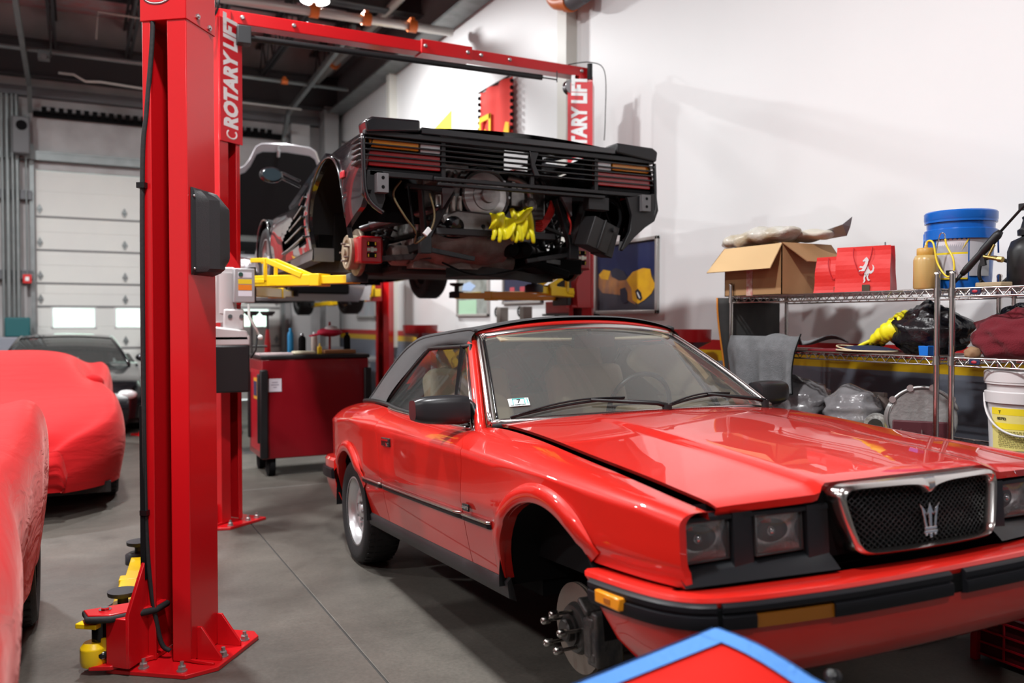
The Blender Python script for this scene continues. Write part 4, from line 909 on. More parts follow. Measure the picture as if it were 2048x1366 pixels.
# wheels
def wheel(name, parent, c, r, w, rr, m_rim, s=1, style='dish', T=None):
    """c centre, axle along local y; s=-1 outer face towards -y"""
    c = Vector(c); t = bpy.data.objects.new(name, None); COL.objects.link(t); t.parent = parent; t.location = c
    pr = [(rr, -w * .42), (rr + .012, -w * .47), (r - .05, -w * .5), (r - .022, -w * .49), (r - .006, -w * .40), (r, -w * .25), (r, w * .25), (r - .006, w * .40), (r - .022, w * .49), (r - .05, w * .5), (rr + .012, w * .47), (rr, w * .42)]
    b = B(); b.lathe(pr, axis=(0, s, 0), n=44, cap=False)
    for i in range(40):
        a = 2 * pi * i / 40
        for y in (-.33, -.12, .12, .33): b.box(((r - .001) * math.cos(a), y * w, (r - .001) * math.sin(a)), (.004, w * .15, .010), rot=(0, -a, 0))
    ob('tyre', b, RUB, t)
    f = s
    b = B(); o = w * .42
    b.lathe([(rr + .004, -o), (rr + .004, -o + .01), (rr - .006, -o + .012), (rr - .014, -o + .03), (rr - .022, o - .07), (rr - .012, o - .008), (rr + .006, o), (rr + .006, o + .006), (rr - .004, o + .006)], axis=(0, f, 0), n=40, cap=False)
    if style == 'dish':
        b.lathe([(rr - .022, o - .065), (rr * .78, o - .045), (rr * .62, o - .030), (rr * .45, o - .038), (rr * .36, o - .055), (rr * .34, o - .04), (rr * .22, o - .03), (rr * .2, o - .022), (.001, o - .02)], axis=(0, f, 0), n=40, cap=False)
    else:
        for k in range(5):
            a = 2 * pi * k / 5 + .3
            b.bar((0, f * (o - .03), 0), ((rr - .012) * math.cos(a), f * (o - .022), (rr - .012) * math.sin(a)), rr * .30, .022, up=(0, 1, 0))
        b.lathe([(rr * .28, o - .05), (rr * .28, o - .012), (rr * .2, o - .006), (.001, o - .006)], axis=(0, f, 0), n=20, cap=False)
    rm = ob('rim', b, m_rim, t)
    if style == 'dish':
        b = B()
        for k in range(5):
            a = 2 * pi * k / 5; b.lathe([(.009, 0), (.009, .012)], (rr * .27 * math.cos(a), f * (o - .032), rr * .27 * math.sin(a)), (0, f, 0), 8)
            b.lathe([(rr * .085, 0), (rr * .085, .0015)], (rr * .5 * math.cos(a + .6), f * (o - .036), rr * .5 * math.sin(a + .6)), (0, f, 0), 12)
        ob('lug_nut', b, STEEL, rm)
    else:
        b = B(); b.lathe([(rr - .03, -o + .02), (rr - .03, -o + .03)], axis=(0, f, 0), n=20); ob('wheel_back', b, MATT, rm)
    return t
RIM = mat('silver_alloy', (.62, .62, .63), .32, .6)
wheel('rear_wheel', CV, (0, -.715, .295), .298, .205, .192, RIM, -1); wheel('rear_wheel', CV, (0, .715, .295), .298, .205, .192, RIM, 1)
for s in (-1, 1):   # bare front hubs: s=-1 is the car's right
    HZ = .212; y = s * .665; t = bpy.data.objects.new('front_hub', None); COL.objects.link(t); t.parent = CV; t.location = (2.385, 0, HZ); t.scale = (1.14, 1, 1.14); a_ = Vector((0, s, 0))
    b = B(); b.lathe([(.075, .662), (.128, .662), (.128, .668), (.126, .668), (.126, .674), (.128, .674), (.128, .680), (.072, .680)], axis=a_, n=40, cap=False)
    ob('brake_disc', b, mat('disc_steel', (.22, .19, .16), .38, .8, noise=(6, (.28, .25, .22), .6)), t, autos=30)
    b = B(); b.lathe([(.074, .66), (.074, .682), (.066, .698), (.045, .702), (.045, .712), (.001, .712)], axis=a_, n=30, cap=False); b.lathe([(.033, .70), (.033, .728), (.028, .734), (.001, .734)], axis=a_, n=20, cap=False); ob('hub_flange', b, mat('hub_dark', (.06, .058, .056), .4, .6), t, autos=30)
    for k in range(5):
        a = 2 * pi * k / 5 + .2; p = Vector((.052 * math.cos(a), s * .70, .052 * math.sin(a))); b = B(); b.cyl(p, p + a_ * .055, .0055, n=8); b.lathe([(.010, .055), (.011, .06), (.011, .078), (.008, .084), (.0045, .084), (.004, .078)], p, a_, 10); ob('wheel_stud', b, mat('stud_steel', (.35, .33, .31), .25, 1), t)
    b = B(); b.box((.115, s * .655, .0), (.06, .10, .15)); b.box((.098, s * .695, -.0), (.045, .028, .11)); b.box((.112, s * .68, .045), (.04, .06, .03)); b.box((.115, s * .68, -.05), (.04, .055, .03)); b.cyl((.09, s * .58, .02), (.09, s * .64, .02), .03); b.box((.09, s * .68, .085), (.06, .08, .02), rot=(0, R(35), 0))
    ob('brake_caliper', b, mat('caliper_grime', (.035, .036, .04), .45, .3, noise=(22, (.10, .09, .08), .7), bump=(60, .4)), t, bev=.008)
    b = B(); b.box((0, s * .60, 0), (.10, .08, .2)); b.bar((0, s * .58, -.07), (-.12, s * .30, -.02), .04); b.bar((0, s * .58, -.07), (.1, s * .30, -.02), .04); b.cyl((0, s * .56, .05), (-.02, s * .46, .42), .035, n=12); b.cyl((0, s * .60, 0), (0, s * .2, .04), .02); ob('suspension', b, VOID, t, bev=.004)
b = B(); b.cyl((-.2, -.45, .24), (-.8, -.45, .25), .03, n=14); ob('exhaust_pipe', b, STEEL, CV)
# ================================================================== black mid engined car on the middle lift (rear towards us)
Z0 = 1.60
SC = thing('sports_car', 'black wide sports car raised on the middle lift with rear bumper and rear wheels removed', 'car', (2.35, 4.45, Z0))
def oz(name, b, m, parent=SC, **k):
    if parent is SC: b.v = [(x, y, z - Z0) for x, y, z in b.v]
    return ob(name, b, m, parent, **k)
PX_ = [(0, .955), (.25, .975), (.8, .985), (1.25, .975), (1.7, .935), (2.2, .89), (2.8, .86), (3.4, .855), (3.9, .83), (4.25, .76), (4.45, .60)]
ZT_ = [(0, 2.485), (.3, 2.485), (.9, 2.475), (1.2, 2.45), (1.5, 2.40), (1.9, 2.345), (2.4, 2.32), (2.9, 2.325), (3.4, 2.32), (3.9, 2.22), (4.25, 2.10), (4.45, 1.98)]
TAR = [(.79, 1.985, .43, .415), (3.40, 1.95, .37, .35)]
def tw(y):
    for c, z, rx, rz in TAR:
        q = 1 - ((y - c) / rx) ** 2
        if q > 0:
            a = z + rz * math.sqrt(q)
            return a
    if y < .36: return interp([(0, 2.10), (.06, 2.03), (.36, 1.93)], y)
    if y > 3.77: return interp([(3.77, 1.85), (4.45, 1.80)], y)
    return 1.87
def tside(y, s):
    zb = tw(y); zt = sinterp(ZT_, y); px = sinterp(PX_, y); zz = lerp(zb, zt, s)
    h = (zz - 1.87) / (zt - 1.87); sh = px - .055 * max(0, .35 - h) ** 1.3 * 2 - .15 * max(0, h - .40) ** 2.1 * 1.7 - .05 * max(0, h - .9) * 10 * max(0, h - .9) * 5
    return sh, zz
def body_mesh(y0, y1, n, s, name, m=BLACKP, skip=None):
    ys = [lerp(y0, y1, i / n) for i in range(n + 1)]
    for c, _, rx, _ in TAR: ys += [c - rx * math.cos(pi * k / 24) for k in range(25) if y0 < c - rx * math.cos(pi * k / 24) < y1] + [c - rx - 1e-3, c + rx + 1e-3]
    ys = sorted(set(round(y, 5) for y in ys if y0 <= y <= y1)); J = 22; b = B(); vs = []
    for y in ys:
        for j in range(J + 1): x, z = tside(y, j / J); vs.append((s * x, y, z))
    q = J + 1; fs = []
    for i in range(len(ys) - 1):
        for j in range(J):
            if skip and skip((ys[i] + ys[i + 1]) / 2, vs[i * q + j][2]): continue
            fs.append((i * q + j, (i + 1) * q + j, (i + 1) * q + j + 1, i * q + j + 1))
    b.add(vs, fs, True)
    lo = [vs[i * q] for i in range(len(ys))]; b.add(lo + [(x - s * .03, y, z) for x, y, z in lo], [(i, i + 1, len(lo) + i + 1, len(lo) + i) for i in range(len(lo) - 1)])
    return oz(name, b, m, autos=50)
def intake(y, z):
    t = (y - 1.38) / 1.15
    return 0 < t < 1 and 1.915 < z < 1.915 + (lerp(.40, .10, t))
for s in (-1, 1):
    body_mesh(0, 1.30, 14, s, 'rear_quarter'); body_mesh(1.305, 2.55, 40, s, 'door', skip=intake); body_mesh(2.555, 4.45, 24, s, 'front_fender')
    b = B(); b.grid(lambda t, q: (s * (sinterp(PX_, lerp(1.3, 2.6, t)) - .09), lerp(1.3, 2.6, t), lerp(1.88, 2.33, q)), 8, 2); oz('intake_duct', b, MATT)
    for k in range(5):   # strakes rising to the rear
        b = B(); z0 = 1.945 + k * .068; ya = 1.37; yb = 2.50 - k * .24; pts = []
        for i in range(13):
            t = i / 12; y = lerp(ya, yb, t); z = lerp(z0 + .02, z0 - .015, t); x, _ = tside(y, max(0, (z - tw(y)) / (sinterp(ZT_, y) - tw(y)))); pts.append((s * (x - .004), y, z))
        for p, q in zip(pts, pts[1:]): b.bar(p, q, .05, .017)
        oz('side_strake', b, BLACKP, bev=.004)
    b = B(); vs = []
    for i in range(25): y = lerp(1.22, 3.03, i / 24); px = sinterp(PX_, y); vs += [(s * (px - .035), y, 1.875), (s * (px - .03), y, 1.80), (s * (px - .09), y, 1.785)]
    b.add(vs, [(3 * i + j, 3 * i + 3 + j, 3 * i + 4 + j, 3 * i + 1 + j) for i in range(24) for j in range(2)]); b.b2((s * (.935), 1.215, 1.79), (s * .80, 1.23, 1.88)); oz('sill', b, mat('sill_satin', (.10, .10, .105), .35))
    for c, z, rx, rz in TAR:
        b = B(); vs = []; n = 24
        for i in range(n + 1):
            a = lerp(R(-2), R(182), i / n)
            for x in (.95 if c < 1 else .83, .50): vs.append((s * x, c + (rx + .003) * math.cos(a), z + (rz + .003) * math.sin(a)))
        b.add(vs, [(2 * i, 2 * i + 1, 2 * i + 3, 2 * i + 2) for i in range(n)], True); 
        if c > 1: b.b2((s * .5, c - .36, 1.9), (s * .52, c + .36, 2.28))
        oz('wheel_house', b, MATT)
        b = B(); b.tube([(s * (sinterp(PX_, c + rx * math.cos(a)) - .004 - .055 * max(0, .35 - (z + rz * math.sin(a) - 1.87) / .6) ** 1.3 * 2 - .10 * max(0, (z + rz * math.sin(a) - 1.87) / .6 - .45) ** 2.1), c + (rx) * math.cos(a), z + rz * math.sin(a)) for a in [lerp(R(0), R(180), k / 30) for k in range(31)]], .008, 6); oz('arch_lip', b, BLACKP)
    # lower edge of the rear quarter behind the wheel, lamp reflectors
    xq = s * .945; b = B(); b.tube(smooth([(s * .965, .02, 2.40), (s * .965, .01, 2.20), (s * .955, .01, 2.09), (s * .92, .02, 2.03), (s * .85, .03, 1.985)], 5), .013, 6); oz('quarter_edge', b, BLACKP)
    b = B(); b.grid(lambda t, q: (s * lerp(.965, lerp(.965, .70, t ** 2), q), lerp(.02, .36, q * 0 + .0) + .34 * (1 - q) * 0 + .36 * q * 0, lerp(2.2, 1.84, t)), 8, 3); 
    b = B(); b.prism([(.97, 2.21), (.985, 2.1), (.955, 2.03), (.88, 1.985), (.80, 1.92), (.71, 1.83), (.70, 1.84), (.765, 1.96), (.78, 2.06), (.745, 2.17)] if s > 0 else [(-.97, 2.21), (-.97, 2.08), (-.93, 2.03), (-.86, 2.0), (-.84, 2.06), (-.85, 2.21)], .0 if s > 0 else .02, .03 if s > 0 else .05, lambda x, z, y: (x, y, z)); oz('inner_quarter', b, BLACK, bev=.004)
    b = B(); xm = s * .87; b.b2((xm - .033, -.03, 2.085), (xm + .033, .03, 2.19)); br = oz('bumper_bracket', b, mat('bracket_grey', (.13, .13, .135), .5), bev=.003)
    for z in (2.115, 2.165): b = B(); b.lathe([(.0095, 0), (.0095, .001)], (xm, -.031, z - Z0), (0, -1, 0), 12); ob('bolt_hole', b, MATT, br)
    b = B(); b.box((s * .978, .38, 2.235), (.012, .075, .04)); oz('side_reflector', b, mat('reflector_pink', (.5, .03, .04), .25), bev=.004)
# nose closing, decks, cabin
b = B(); b.grid(lambda t, q: (q * sinterp(PX_, lerp(2.3, 4.45, t)) * .86, lerp(2.3, 4.45, t), sinterp(ZT_, lerp(2.3, 4.45, t)) + .02 * (1 - q * q)), 20, 12, v=(-1, 1)); b.grid(lambda t, q: (q * .60, 4.45 + .03 * (1 - q * q), lerp(1.78, 2.0, t)), 3, 10, v=(-1, 1)); oz('front_lid', b, BLACKP)
for s in (-1, 1):
    b = B(); b.grid(lambda t, q: (s * lerp(.66, sinterp(PX_, lerp(.06, 2.3, t)) * .86, q), lerp(.06, 2.3, t), lerp(2.485, 2.40, t) if t < .4 else sinterp(ZT_, lerp(.06, 2.3, t))), 20, 3); oz('rear_deck', b, BLACKP)
b = B(); b.grid(lambda t, q: (q * .64, lerp(.02, 1.5, t), 2.462 + .035 * (1 - q * q) + .10 * t), 12, 12, v=(-1, 1)); b.b2((-.64, -.015, 2.432), (.64, .05, 2.462)); oz('engine_lid', b, BLACKP, autos=40)
b = B(); b.box((0, .0, 2.442), (1.28, .03, .012), rot=(R(48), 0, 0)); oz('lid_highlight_strip', b, mat('highlight_gloss', (.25, .26, .28), .18, .9), bev=.003)  # added glossy strip, tilted to mimic the highlight along the lid edge
b = B(); b.b2((-.60, .85, 2.3), (.30, .88, 2.56)); b.b2((.50, .85, 2.3), (.60, .88, 2.56)); b.b2((.30, .85, 2.3), (.50, .88, 2.44)); oz('bay_blocker', b, MATT)  # added black plates hide the bright wall behind the slats, one gap left
b = B(); n = 10
b.grid(lambda t, q: (q * lerp(.58, .50, math.sin(pi * t)), lerp(1.35, 3.05, t), 2.36 + .37 * math.sin(pi * min(1, t * 1.0)) ** .7 - .03 * q * q), 16, 10, v=(-.99, .99)); oz('roof_glass', b, GL_S)
b = B(); b.grid(lambda t, q: (q * .54, lerp(1.75, 2.35, t), 2.73 - .03 * q * q), 4, 8, v=(-1, 1)); 
for s in (-1, 1): b.bar((s * .54, 1.75, 2.70), (s * .75, .75, 2.46), .10, .05); b.bar((s * .54, 2.3, 2.71), (s * .68, 3.0, 2.36), .05, .05)
oz('roof', b, BLACKP)
# driver's mirror
b = B(); b.lathe([(.001, -.05), (.05, -.045), (.075, -.02), (.08, .0), (.076, .02), (.05, .03), (.001, .032)], (-.87, 2.93, 2.63 - 0), (0, -1, .0), 20, cap=False, T=Matrix.Translation((-.87, 2.93, 2.63)) @ Matrix.Diagonal((1.25, 1, .85, 1)) @ Matrix.Translation((.87, -2.93, -2.63))); mo = oz('door_mirror', b, BLACKP)
b = B(); b.lathe([(.062, 0), (.062, .002)], (-.87, 2.93 - .036, 2.63 - Z0), (0, -1, 0), 20, T=Matrix.Translation((-.87, 2.9, 2.63 - Z0)) @ Matrix.Diagonal((1.25, 1, .85, 1)) @ Matrix.Translation((.87, -2.9, -2.63 + Z0))); ob('mirror_glass', b, mat('mirror_glass', (.20, .30, .36), .05, .9), mo)
b = B(); b.bar((-.78, 2.93, 2.66 - Z0), (-.62, 2.95, 2.60 - Z0), .025, .02); b.bar((-.78, 2.93, 2.61 - Z0), (-.62, 2.95, 2.55 - Z0), .025, .02); ob('mirror_arm', b, BLACKP, mo, bev=.005)
# rear fascia: corner caps, five slats, lamps
for s in (-1, 1):
    x0, x1 = (.65, .955)
    b = B(); b.prism([(s * x0, 2.435), (s * x1, 2.405), (s * (x1 + .01), 2.47), (s * (x1 - .03), 2.492), (s * x0, 2.50)], -.02, .12, lambda x, z, y: (x, y, z)); oz('corner_cap', b, BLACKP if s < 0 else BLACK, bev=.012, seg=3)
    for z0_, z1_, xa, xb, m in ((2.335, 2.385, .645, .925, AMB), (2.33, 2.385, .515, .635, CLRLENS), (2.235, 2.315, .515, .935, REDLENS)):
        b = B(); b.b2((s * xa, .022, z0_), (s * xb, .05, z1_)); oz('tail_lamp', b, m, bev=.004)
    b = B(); b.b2((s * .50, .06, 2.20), (s * .95, .12, 2.43)); b.b2((s * .50, .03, 2.19), (s * .94, .10, 2.225)); oz('lamp_housing', b, MATT)
for k, z in enumerate((2.378, 2.348, 2.318, 2.288, 2.258)):
    b = B(); b.prism([(-.955, .0), (.94, .0), (.985, .06), (1.0, .2), (.97, .2), (.92, .03), (-.935, .03), (-.96, .2), (-.98, .2), (-.985, .04)][::1], z - .0042, z + .0042, lambda x, y, zz: (x, y, zz)); oz('grille_slat', b, mat('slat_black', (.010, .010, .011), .3), bev=.002)
b = B(); b.b2((-.96, .0, 2.395), (.95, .05, 2.425)); oz('grille_top_rail', b, BLACK, bev=.004)
b = B(); b.b2((-.56, .0, 2.178), (.57, .03, 2.200)); b.b2((-.54, -.005, 2.150), (.575, .03, 2.168)); b.b2((-.93, .02, 2.18), (-.56, .05, 2.21)); b.b2((.57, .02, 2.18), (.96, .05, 2.205)); oz('grille_frame', b, BLACK, bev=.004)
for x in (-.50, .07, .52):
    b = B(); b.b2((x - .012, .012, 2.2), (x + .012, .03, 2.40)); oz('slat_stay', b, BLACK)
b = B(); b.prism([(.04, 2.39), (.10, 2.39), (.075, 2.32), (.11, 2.25), (.07, 2.25), (.05, 2.31)], -.012, .0, lambda x, z, y: (x, y, z)); oz('grille_badge', b, BLACKG, bev=.003)
# engine and gearbox
ENG = mat('engine_grey', (.40, .39, .37), .45, .35, noise=(13, (.07, .065, .06), .85), bump=(40, .5))
DKM = mat('dark_metal', (.03, .03, .032), .5, .4, noise=(20, (.07, .065, .06), .7))
def T2(x, y, z, m, n, **k): oz(n, m, **k)
b = B(); b.b2((-.46, .55, 1.95), (.46, 1.5, 2.32)); b.b2((-.35, .45, 1.9), (.3, .6, 2.12))
for i in range(9): b.b2((-.45 + i * .1, .5, 2.28), (-.40 + i * .1, 1.4, 2.35))
b.b2((-.28, .30, 1.92), (.02, .6, 2.06)); oz('engine_block', b, ENG, bev=.012)
for s in (-1, 1):
    b = B(); b.b2((s * .16, .42, 2.24), (s * .42, 1.3, 2.36)); 
    for i in range(6): b.tube(smooth([(s * (.12 + .045 * i), .5, 2.34), (s * (.12 + .045 * i), .40, 2.30), (s * (.16 + .045 * i), .38, 2.22)], 4), .014, 8)
    oz('cam_cover', b, mat('cover_crackle', (.03, .03, .03), .5, .3) if s > 0 else ENG, bev=.01)
for i in range(4):
    b = B(); x = -.40 + i * .045; b.cyl((x, .33, 2.0), (x, .33, 2.15), .019, n=10); oz('exhaust_runner', b, mat('pale_metal', (.45, .42, .38), .4, .5))
b = B(); b.lathe([(.185, .0), (.19, .03), (.175, .08), (.15, .1), (.145, .085), (.10, .09), (.09, .12), (.05, .125), (.045, .15), (.02, .155), (.001, .155)], (-.09, .42, 2.165), (0, -1, 0), 36, cap=False); oz('clutch_housing', b, ALU, autos=35)
b = B(); b.lathe([(.143, .0), (.143, .012), (.075, .03), (.07, .03)], (-.09, .335, 2.165), (0, -1, 0), 36, cap=False); oz('clutch_cover', b, mat('polished_alloy', (.70, .69, .67), .28, .65), autos=35)
b = B(); b.tube([(-.09 + .17 * math.cos(a), .32, 2.165 + .17 * math.sin(a)) for a in [pi * (.6 + 1.3 * k / 24) for k in range(25)]], .008, 6); oz('oil_pipe', b, MATT)
for k in range(10):
    a = 2 * pi * k / 10; b = B(); b.lathe([(.009, 0), (.009, .012)], (-.09 + .165 * math.cos(a), .34, 2.165 + .165 * math.sin(a)), (0, -1, 0), 6, False); oz('cover_bolt', b, STEEL)
b = B(); b.lathe([(.035, 0), (.05, .03), (.04, .06), (.02, .065)], (.22, .36, 2.12), (0, -1, .2), 14); b.box((.16, .42, 2.2), (.1, .1, .16)); b.tube(smooth([(.10, .4, 2.3), (.2, .36, 2.26), (.25, .38, 2.15), (.2, .4, 2.05)], 5), .022, 8); oz('starter', b, mat('zinc_grime', (.38, .37, .35), .35, .8, noise=(15, (.15, .14, .13), .6)), bev=.006)
b = B(); b.prism([(-.40, 2.02), (-.30, 2.06), (-.06, 2.05), (-.03, 1.93), (-.10, 1.90), (-.36, 1.90)], .28, .40, lambda x, z, y: (x, y, z)); oz('gearbox_flange', b, mat('gearbox_alloy', (.28, .265, .25), .4, .6, noise=(9, (.14, .13, .12), .6)), bev=.01)
b = B(); b.lathe([(.012, 0), (.012, .01)], (-.13, .28, 1.97), (0, -1, 0), 10); oz('flange_hole', b, MATT)
b = B(); b.lathe([(.03, 0), (.058, .01), (.062, .05), (.062, .13), (.05, .16), (.02, .165)], (-.36, .40, 1.99), (.35, -1, -.25), 20); b.box((-.40, .42, 2.03), (.09, .08, .05)); oz('oil_filter', b, BLACKG, autos=40)
b = B(); b.b2((-.45, .24, 1.905), (.36, .28, 1.945)); oz('cross_member', b, mat('frame_satin', (.03, .03, .032), .45), bev=.004)
b = B(); b.grid(lambda t, q: (lerp(-.52, .10, t), .30 + .30 * (1 - math.cos(pi * q * .5)) + .02 * math.sin(9 * t), lerp(1.90, 1.74, math.sin(pi * .5 * q)) + .012 * math.sin(14 * t)), 24, 8); b.b2((-.5, .5, 1.72), (.1, 1.3, 1.9)); oz('sump_pan', b, RUST)
for x, m in ((.10, MATT), (.20, MATT)):
    b = B(); b.lathe([(.035, 0), (.05, .02), (.05, .25), (.04, .26)], (x, .32, 1.845), (0, 1, .0), 18); oz('exhaust_tip', b, MATT)
b = B(); b.lathe([(.06, 0), (.075, .02), (.075, .3), (.06, .32)], (-.12, .55, 1.78), (1, 0, 0), 18); b.lathe([(.05, 0), (.065, .02), (.065, .35), (.05, .37)], (-.62, .6, 1.80), (1, .1, 0), 16); oz('silencer', b, RUST)
# tubular frame, suspension, wiring on each side
for s in (-1, 1):
    b = B(); b.bar((s * .36, .22, 2.16), (s * .52, .30, 1.83), .03, .045); b.bar((s * .56, .22, 2.16), (s * .50, .30, 1.83), .03, .045); b.bar((s * .36, .2, 2.16), (s * .66, .2, 2.17), .03, .03); b.bar((s * .50, .30, 1.85), (s * .46, 1.2, 1.80), .05); b.box((s * .51, .28, 1.84), (.07, .05, .10)); b.bar((s * .50, .3, 1.82), (s * .18, .3, 1.77), .03); b.bar((s * .55, .25, 2.17), (s * .55, 1.2, 2.3), .04)
    oz('rear_frame', b, BLACK, bev=.004)
    b = B(); b.prism([(s * .36, 2.17), (s * .44, 2.17), (s * .44, 2.05)], .17, .20, lambda x, z, y: (x, y, z)); oz('frame_gusset', b, mat('gusset_grey', (.10, .10, .105), .4), bev=.002)
    for y in (.66, .86):
        b = B(); a0, a1 = Vector((s * .66, y, 1.80)), Vector((s * .50, y, 2.22)); b.cyl(a0, a1, .022, n=10); d = (a1 - a0).normalized(); o_ = d.orthogonal().normalized(); p_ = d.cross(o_)
        b.tube([a0.lerp(a1, .2 + .75 * k / 70) + (o_ * math.cos(k * .6) + p_ * math.sin(k * .6)) * .045 for k in range(71)], .007, 6); oz('coil_spring', b, DKM)
    b = B()
    b.bar((s * .78, .62, 1.77), (s * .40, .45, 1.79), .03, .035); b.bar((s * .78, .80, 1.77), (s * .40, 1.05, 1.79), .03, .035); b.cyl((s * .76, .74, 1.83), (s * .2, .74, 1.90), .022, n=10); b.lathe([(.05, 0), (.045, .03), (.05, .04), (.04, .07), (.045, .08), (.03, .11)], (s * .40, .74, 1.87), (s * 1, 0, -.12), 16); b.bar((s * .78, .66, 1.95), (s * .45, .55, 2.02), .022)
    oz('suspension_arm', b, DKM, bev=.004)
    b = B(); b.cyl((s * .74, .60, 1.98), (s * .42, .26, 2.06), .026, n=12); b.cyl((s * .80, .62, 1.955), (s * .72, .58, 1.985), .016, n=10); oz('damper', b, mat('damper_grey', (.12, .12, .125), .35, .6))
    hx = s * .78; c = (hx, .76, 1.82)
    b = B(); b.lathe([(.05, -.0), (.145, 0), (.148, .006), (.148, .022), (.145, .028), (.05, .028)], (hx - s * .02, .76, 1.82), (s, 0, 0), 36, cap=False); b.lathe([(.145, 0), (.05, .0)], (hx - s * .02, .76, 1.82), (s, 0, 0), 36, cap=False); oz('brake_disc', b, mat('disc_rust', (.16, .11, .08), .45, .6, noise=(20, (.30, .26, .2), .7)), autos=30)
    b = B(); b.lathe([(.108, .0), (.108, .062), (.102, .068), (.078, .066), (.07, .055), (.055, .052), (.05, .07), (.03, .075), (.03, .09), (.001, .09)], (hx, .76, 1.82), (s, 0, 0), 36, cap=False); oz('hub_drum', b, mat('drum_cream', (.42, .34, .24), .5, .2, noise=(16, (.25, .19, .13), .6)), autos=30)
    for k in range(5): a = 2 * pi * k / 5; b = B(); b.cyl((hx + s * .05, .76 + .055 * math.cos(a), 1.82 + .055 * math.sin(a)), (hx + s * .095, .76 + .055 * math.cos(a), 1.82 + .055 * math.sin(a)), .006, n=8); oz('wheel_stud', b, RUST)
    b = B(); cxr = hx - s * .03
    b.box((cxr, .60, 1.825), (.14, .10, .165)); b.box((cxr - s * .05, .63, 1.825), (.06, .13, .15)); b.box((cxr + s * .05, .63, 1.825), (.05, .13, .16)); cal = oz('brake_caliper', b, mat('caliper_red', (.42, .006, .012), .3, 0, .4), bev=.012, seg=3)
    for z in (1.858, 1.792): b = B(); b.box((cxr, .548, z - Z0), (.058, .006, .03)); ob('pad_window', b, MATT, cal)
    b = B(); b.box((cxr, .544, 1.825 - Z0), (.06, .006, .018)); b.box((cxr, .542, 1.825 - Z0), (.018, .006, .03)); ob('pad_spring', b, mat('spring_steel', (.5, .48, .42), .35, .8), cal)
    for dz in (.036, -.036):
        for dx in (-.022, .022): b = B(); b.box((cxr + dx, .543, 1.825 + dz - Z0), (.006, .004, .018)); ob('pad_mark', b, YEL, cal)
b = B(); b.prism([(.95, 1.69), (3.1, 1.785), (4.3, 1.84), (4.3, 1.9), (.95, 1.87)], -.76, .76, lambda y, z, x: (x, y, z)); b.b2((-.55, .62, 1.69), (.55, 1.1, 1.76)); oz('underbody', b, VOID, bev=.02)
b = B(); b.b2((-.80, 1.20, 1.8), (.80, 1.25, 2.34)); b.b2((-.85, 1.25, 1.84), (.85, 2.95, 1.86)); oz('rear_bulkhead', b, MATT)
b = B(); b.grid(lambda t, q: (lerp(-.30, .50, t), .46 + .06 * math.sin(8 * t), lerp(1.72, 1.66, q) + .02 * math.sin(6 * t)), 14, 3); oz('belly_sheet', b, VOID)
# wiring and red ignition leads
for k, pts in enumerate([[(-.72, .1, 2.18), (-.76, .12, 2.10), (-.70, .1, 1.98), (-.62, .14, 1.90), (-.60, .2, 1.84), (-.55, .1, 1.90), (-.52, .1, 2.0), (-.55, .1, 2.12)], [(-.66, .15, 2.16), (-.64, .15, 2.0), (-.62, .15, 1.88)], [(.30, .35, 1.75), (-.1, .4, 1.68), (-.35, .4, 1.75)], [(.62, .1, 2.17), (.72, .1, 2.15), (.76, .1, 2.05), (.72, .1, 1.95)], [(.62, .1, 2.16), (.66, .1, 2.05), (.70, .1, 1.98)], [(.63, .08, 2.16), (.60, .1, 2.06), (.58, .1, 2.0)]]):
    b = B(); b.tube(smooth(pts, 6), .006 if k != 3 else .011, 6); oz('wiring', b, MATT if k else mat('loom_tan', (.12, .09, .04), .6))
b = B(); b.box((-.565, .1, 1.90), (.03, .02, .05), rot=(0, R(40), 0)); oz('wire_connector', b, WHITE, bev=.004)
for k in range(6):
    b = B(); b.tube(smooth([(.36, .3, 2.16), (.37 - .008 * k, .28, 2.10), (.34 - .012 * k, .27, 2.04 - .004 * k), (.28, .27, 2.0 + .012 * (k - 3)), (.25, .3, 2.0 + .012 * (k - 3))], 5), .006, 6); oz('ignition_lead', b, mat('lead_red', (.55, .02, .015), .4))
b = B(); b.tube(smooth([(.42, .2, 2.14), (.43, .2, 2.06), (.45, .2, 2.0), (.44, .2, 1.94)], 5), .007, 6); oz('red_strap', b, MATS['lead_red'])
b = B(); b.box((.55, .08, 1.93), (.17, .13, .19), rot=(R(5), R(18), R(8))); b.box((.64, .10, 1.90), (.10, .11, .20), rot=(R(5), R(14), R(8))); b.box((.56, .015, 1.93), (.012, .02, .19), rot=(R(5), R(18), R(8))); b.cyl((.65, .04, 1.96), (.65, .0, 1.96), .014, n=8); oz('control_unit', b, mat('unit_black', (.014, .014, .015), .5), bev=.006)
b = B(); b.b2((.47, .02, 2.08), (.62, .09, 2.16)); oz('tail_bracket', b, BLACK, bev=.004)
b = B()
b.box((.43, .62, 1.735), (.30, .4, .05), rot=(0, R(14), 0)); b.box((.62, .7, 1.76), (.2, .4, .10)); oz('rear_tray', b, MATT, bev=.01)
TWH = mat('star_alloy', (.34, .33, .33), .4, .5)
wheel('front_wheel', SC, (-.735, 3.40, 1.925 - Z0), .31, .21, .20, TWH, -1, 'spoke').rotation_euler = (0, 0, R(-90)) if False else (0, 0, 0)
for o in [c for c in SC.children if c.name.startswith('front_wheel')]: o.rotation_euler = (0, 0, R(-90))
w2 = wheel('front_wheel', SC, (.735, 3.40, 1.925 - Z0), .31, .21, .20, TWH, 1, 'spoke'); w2.rotation_euler = (0, 0, R(-90))
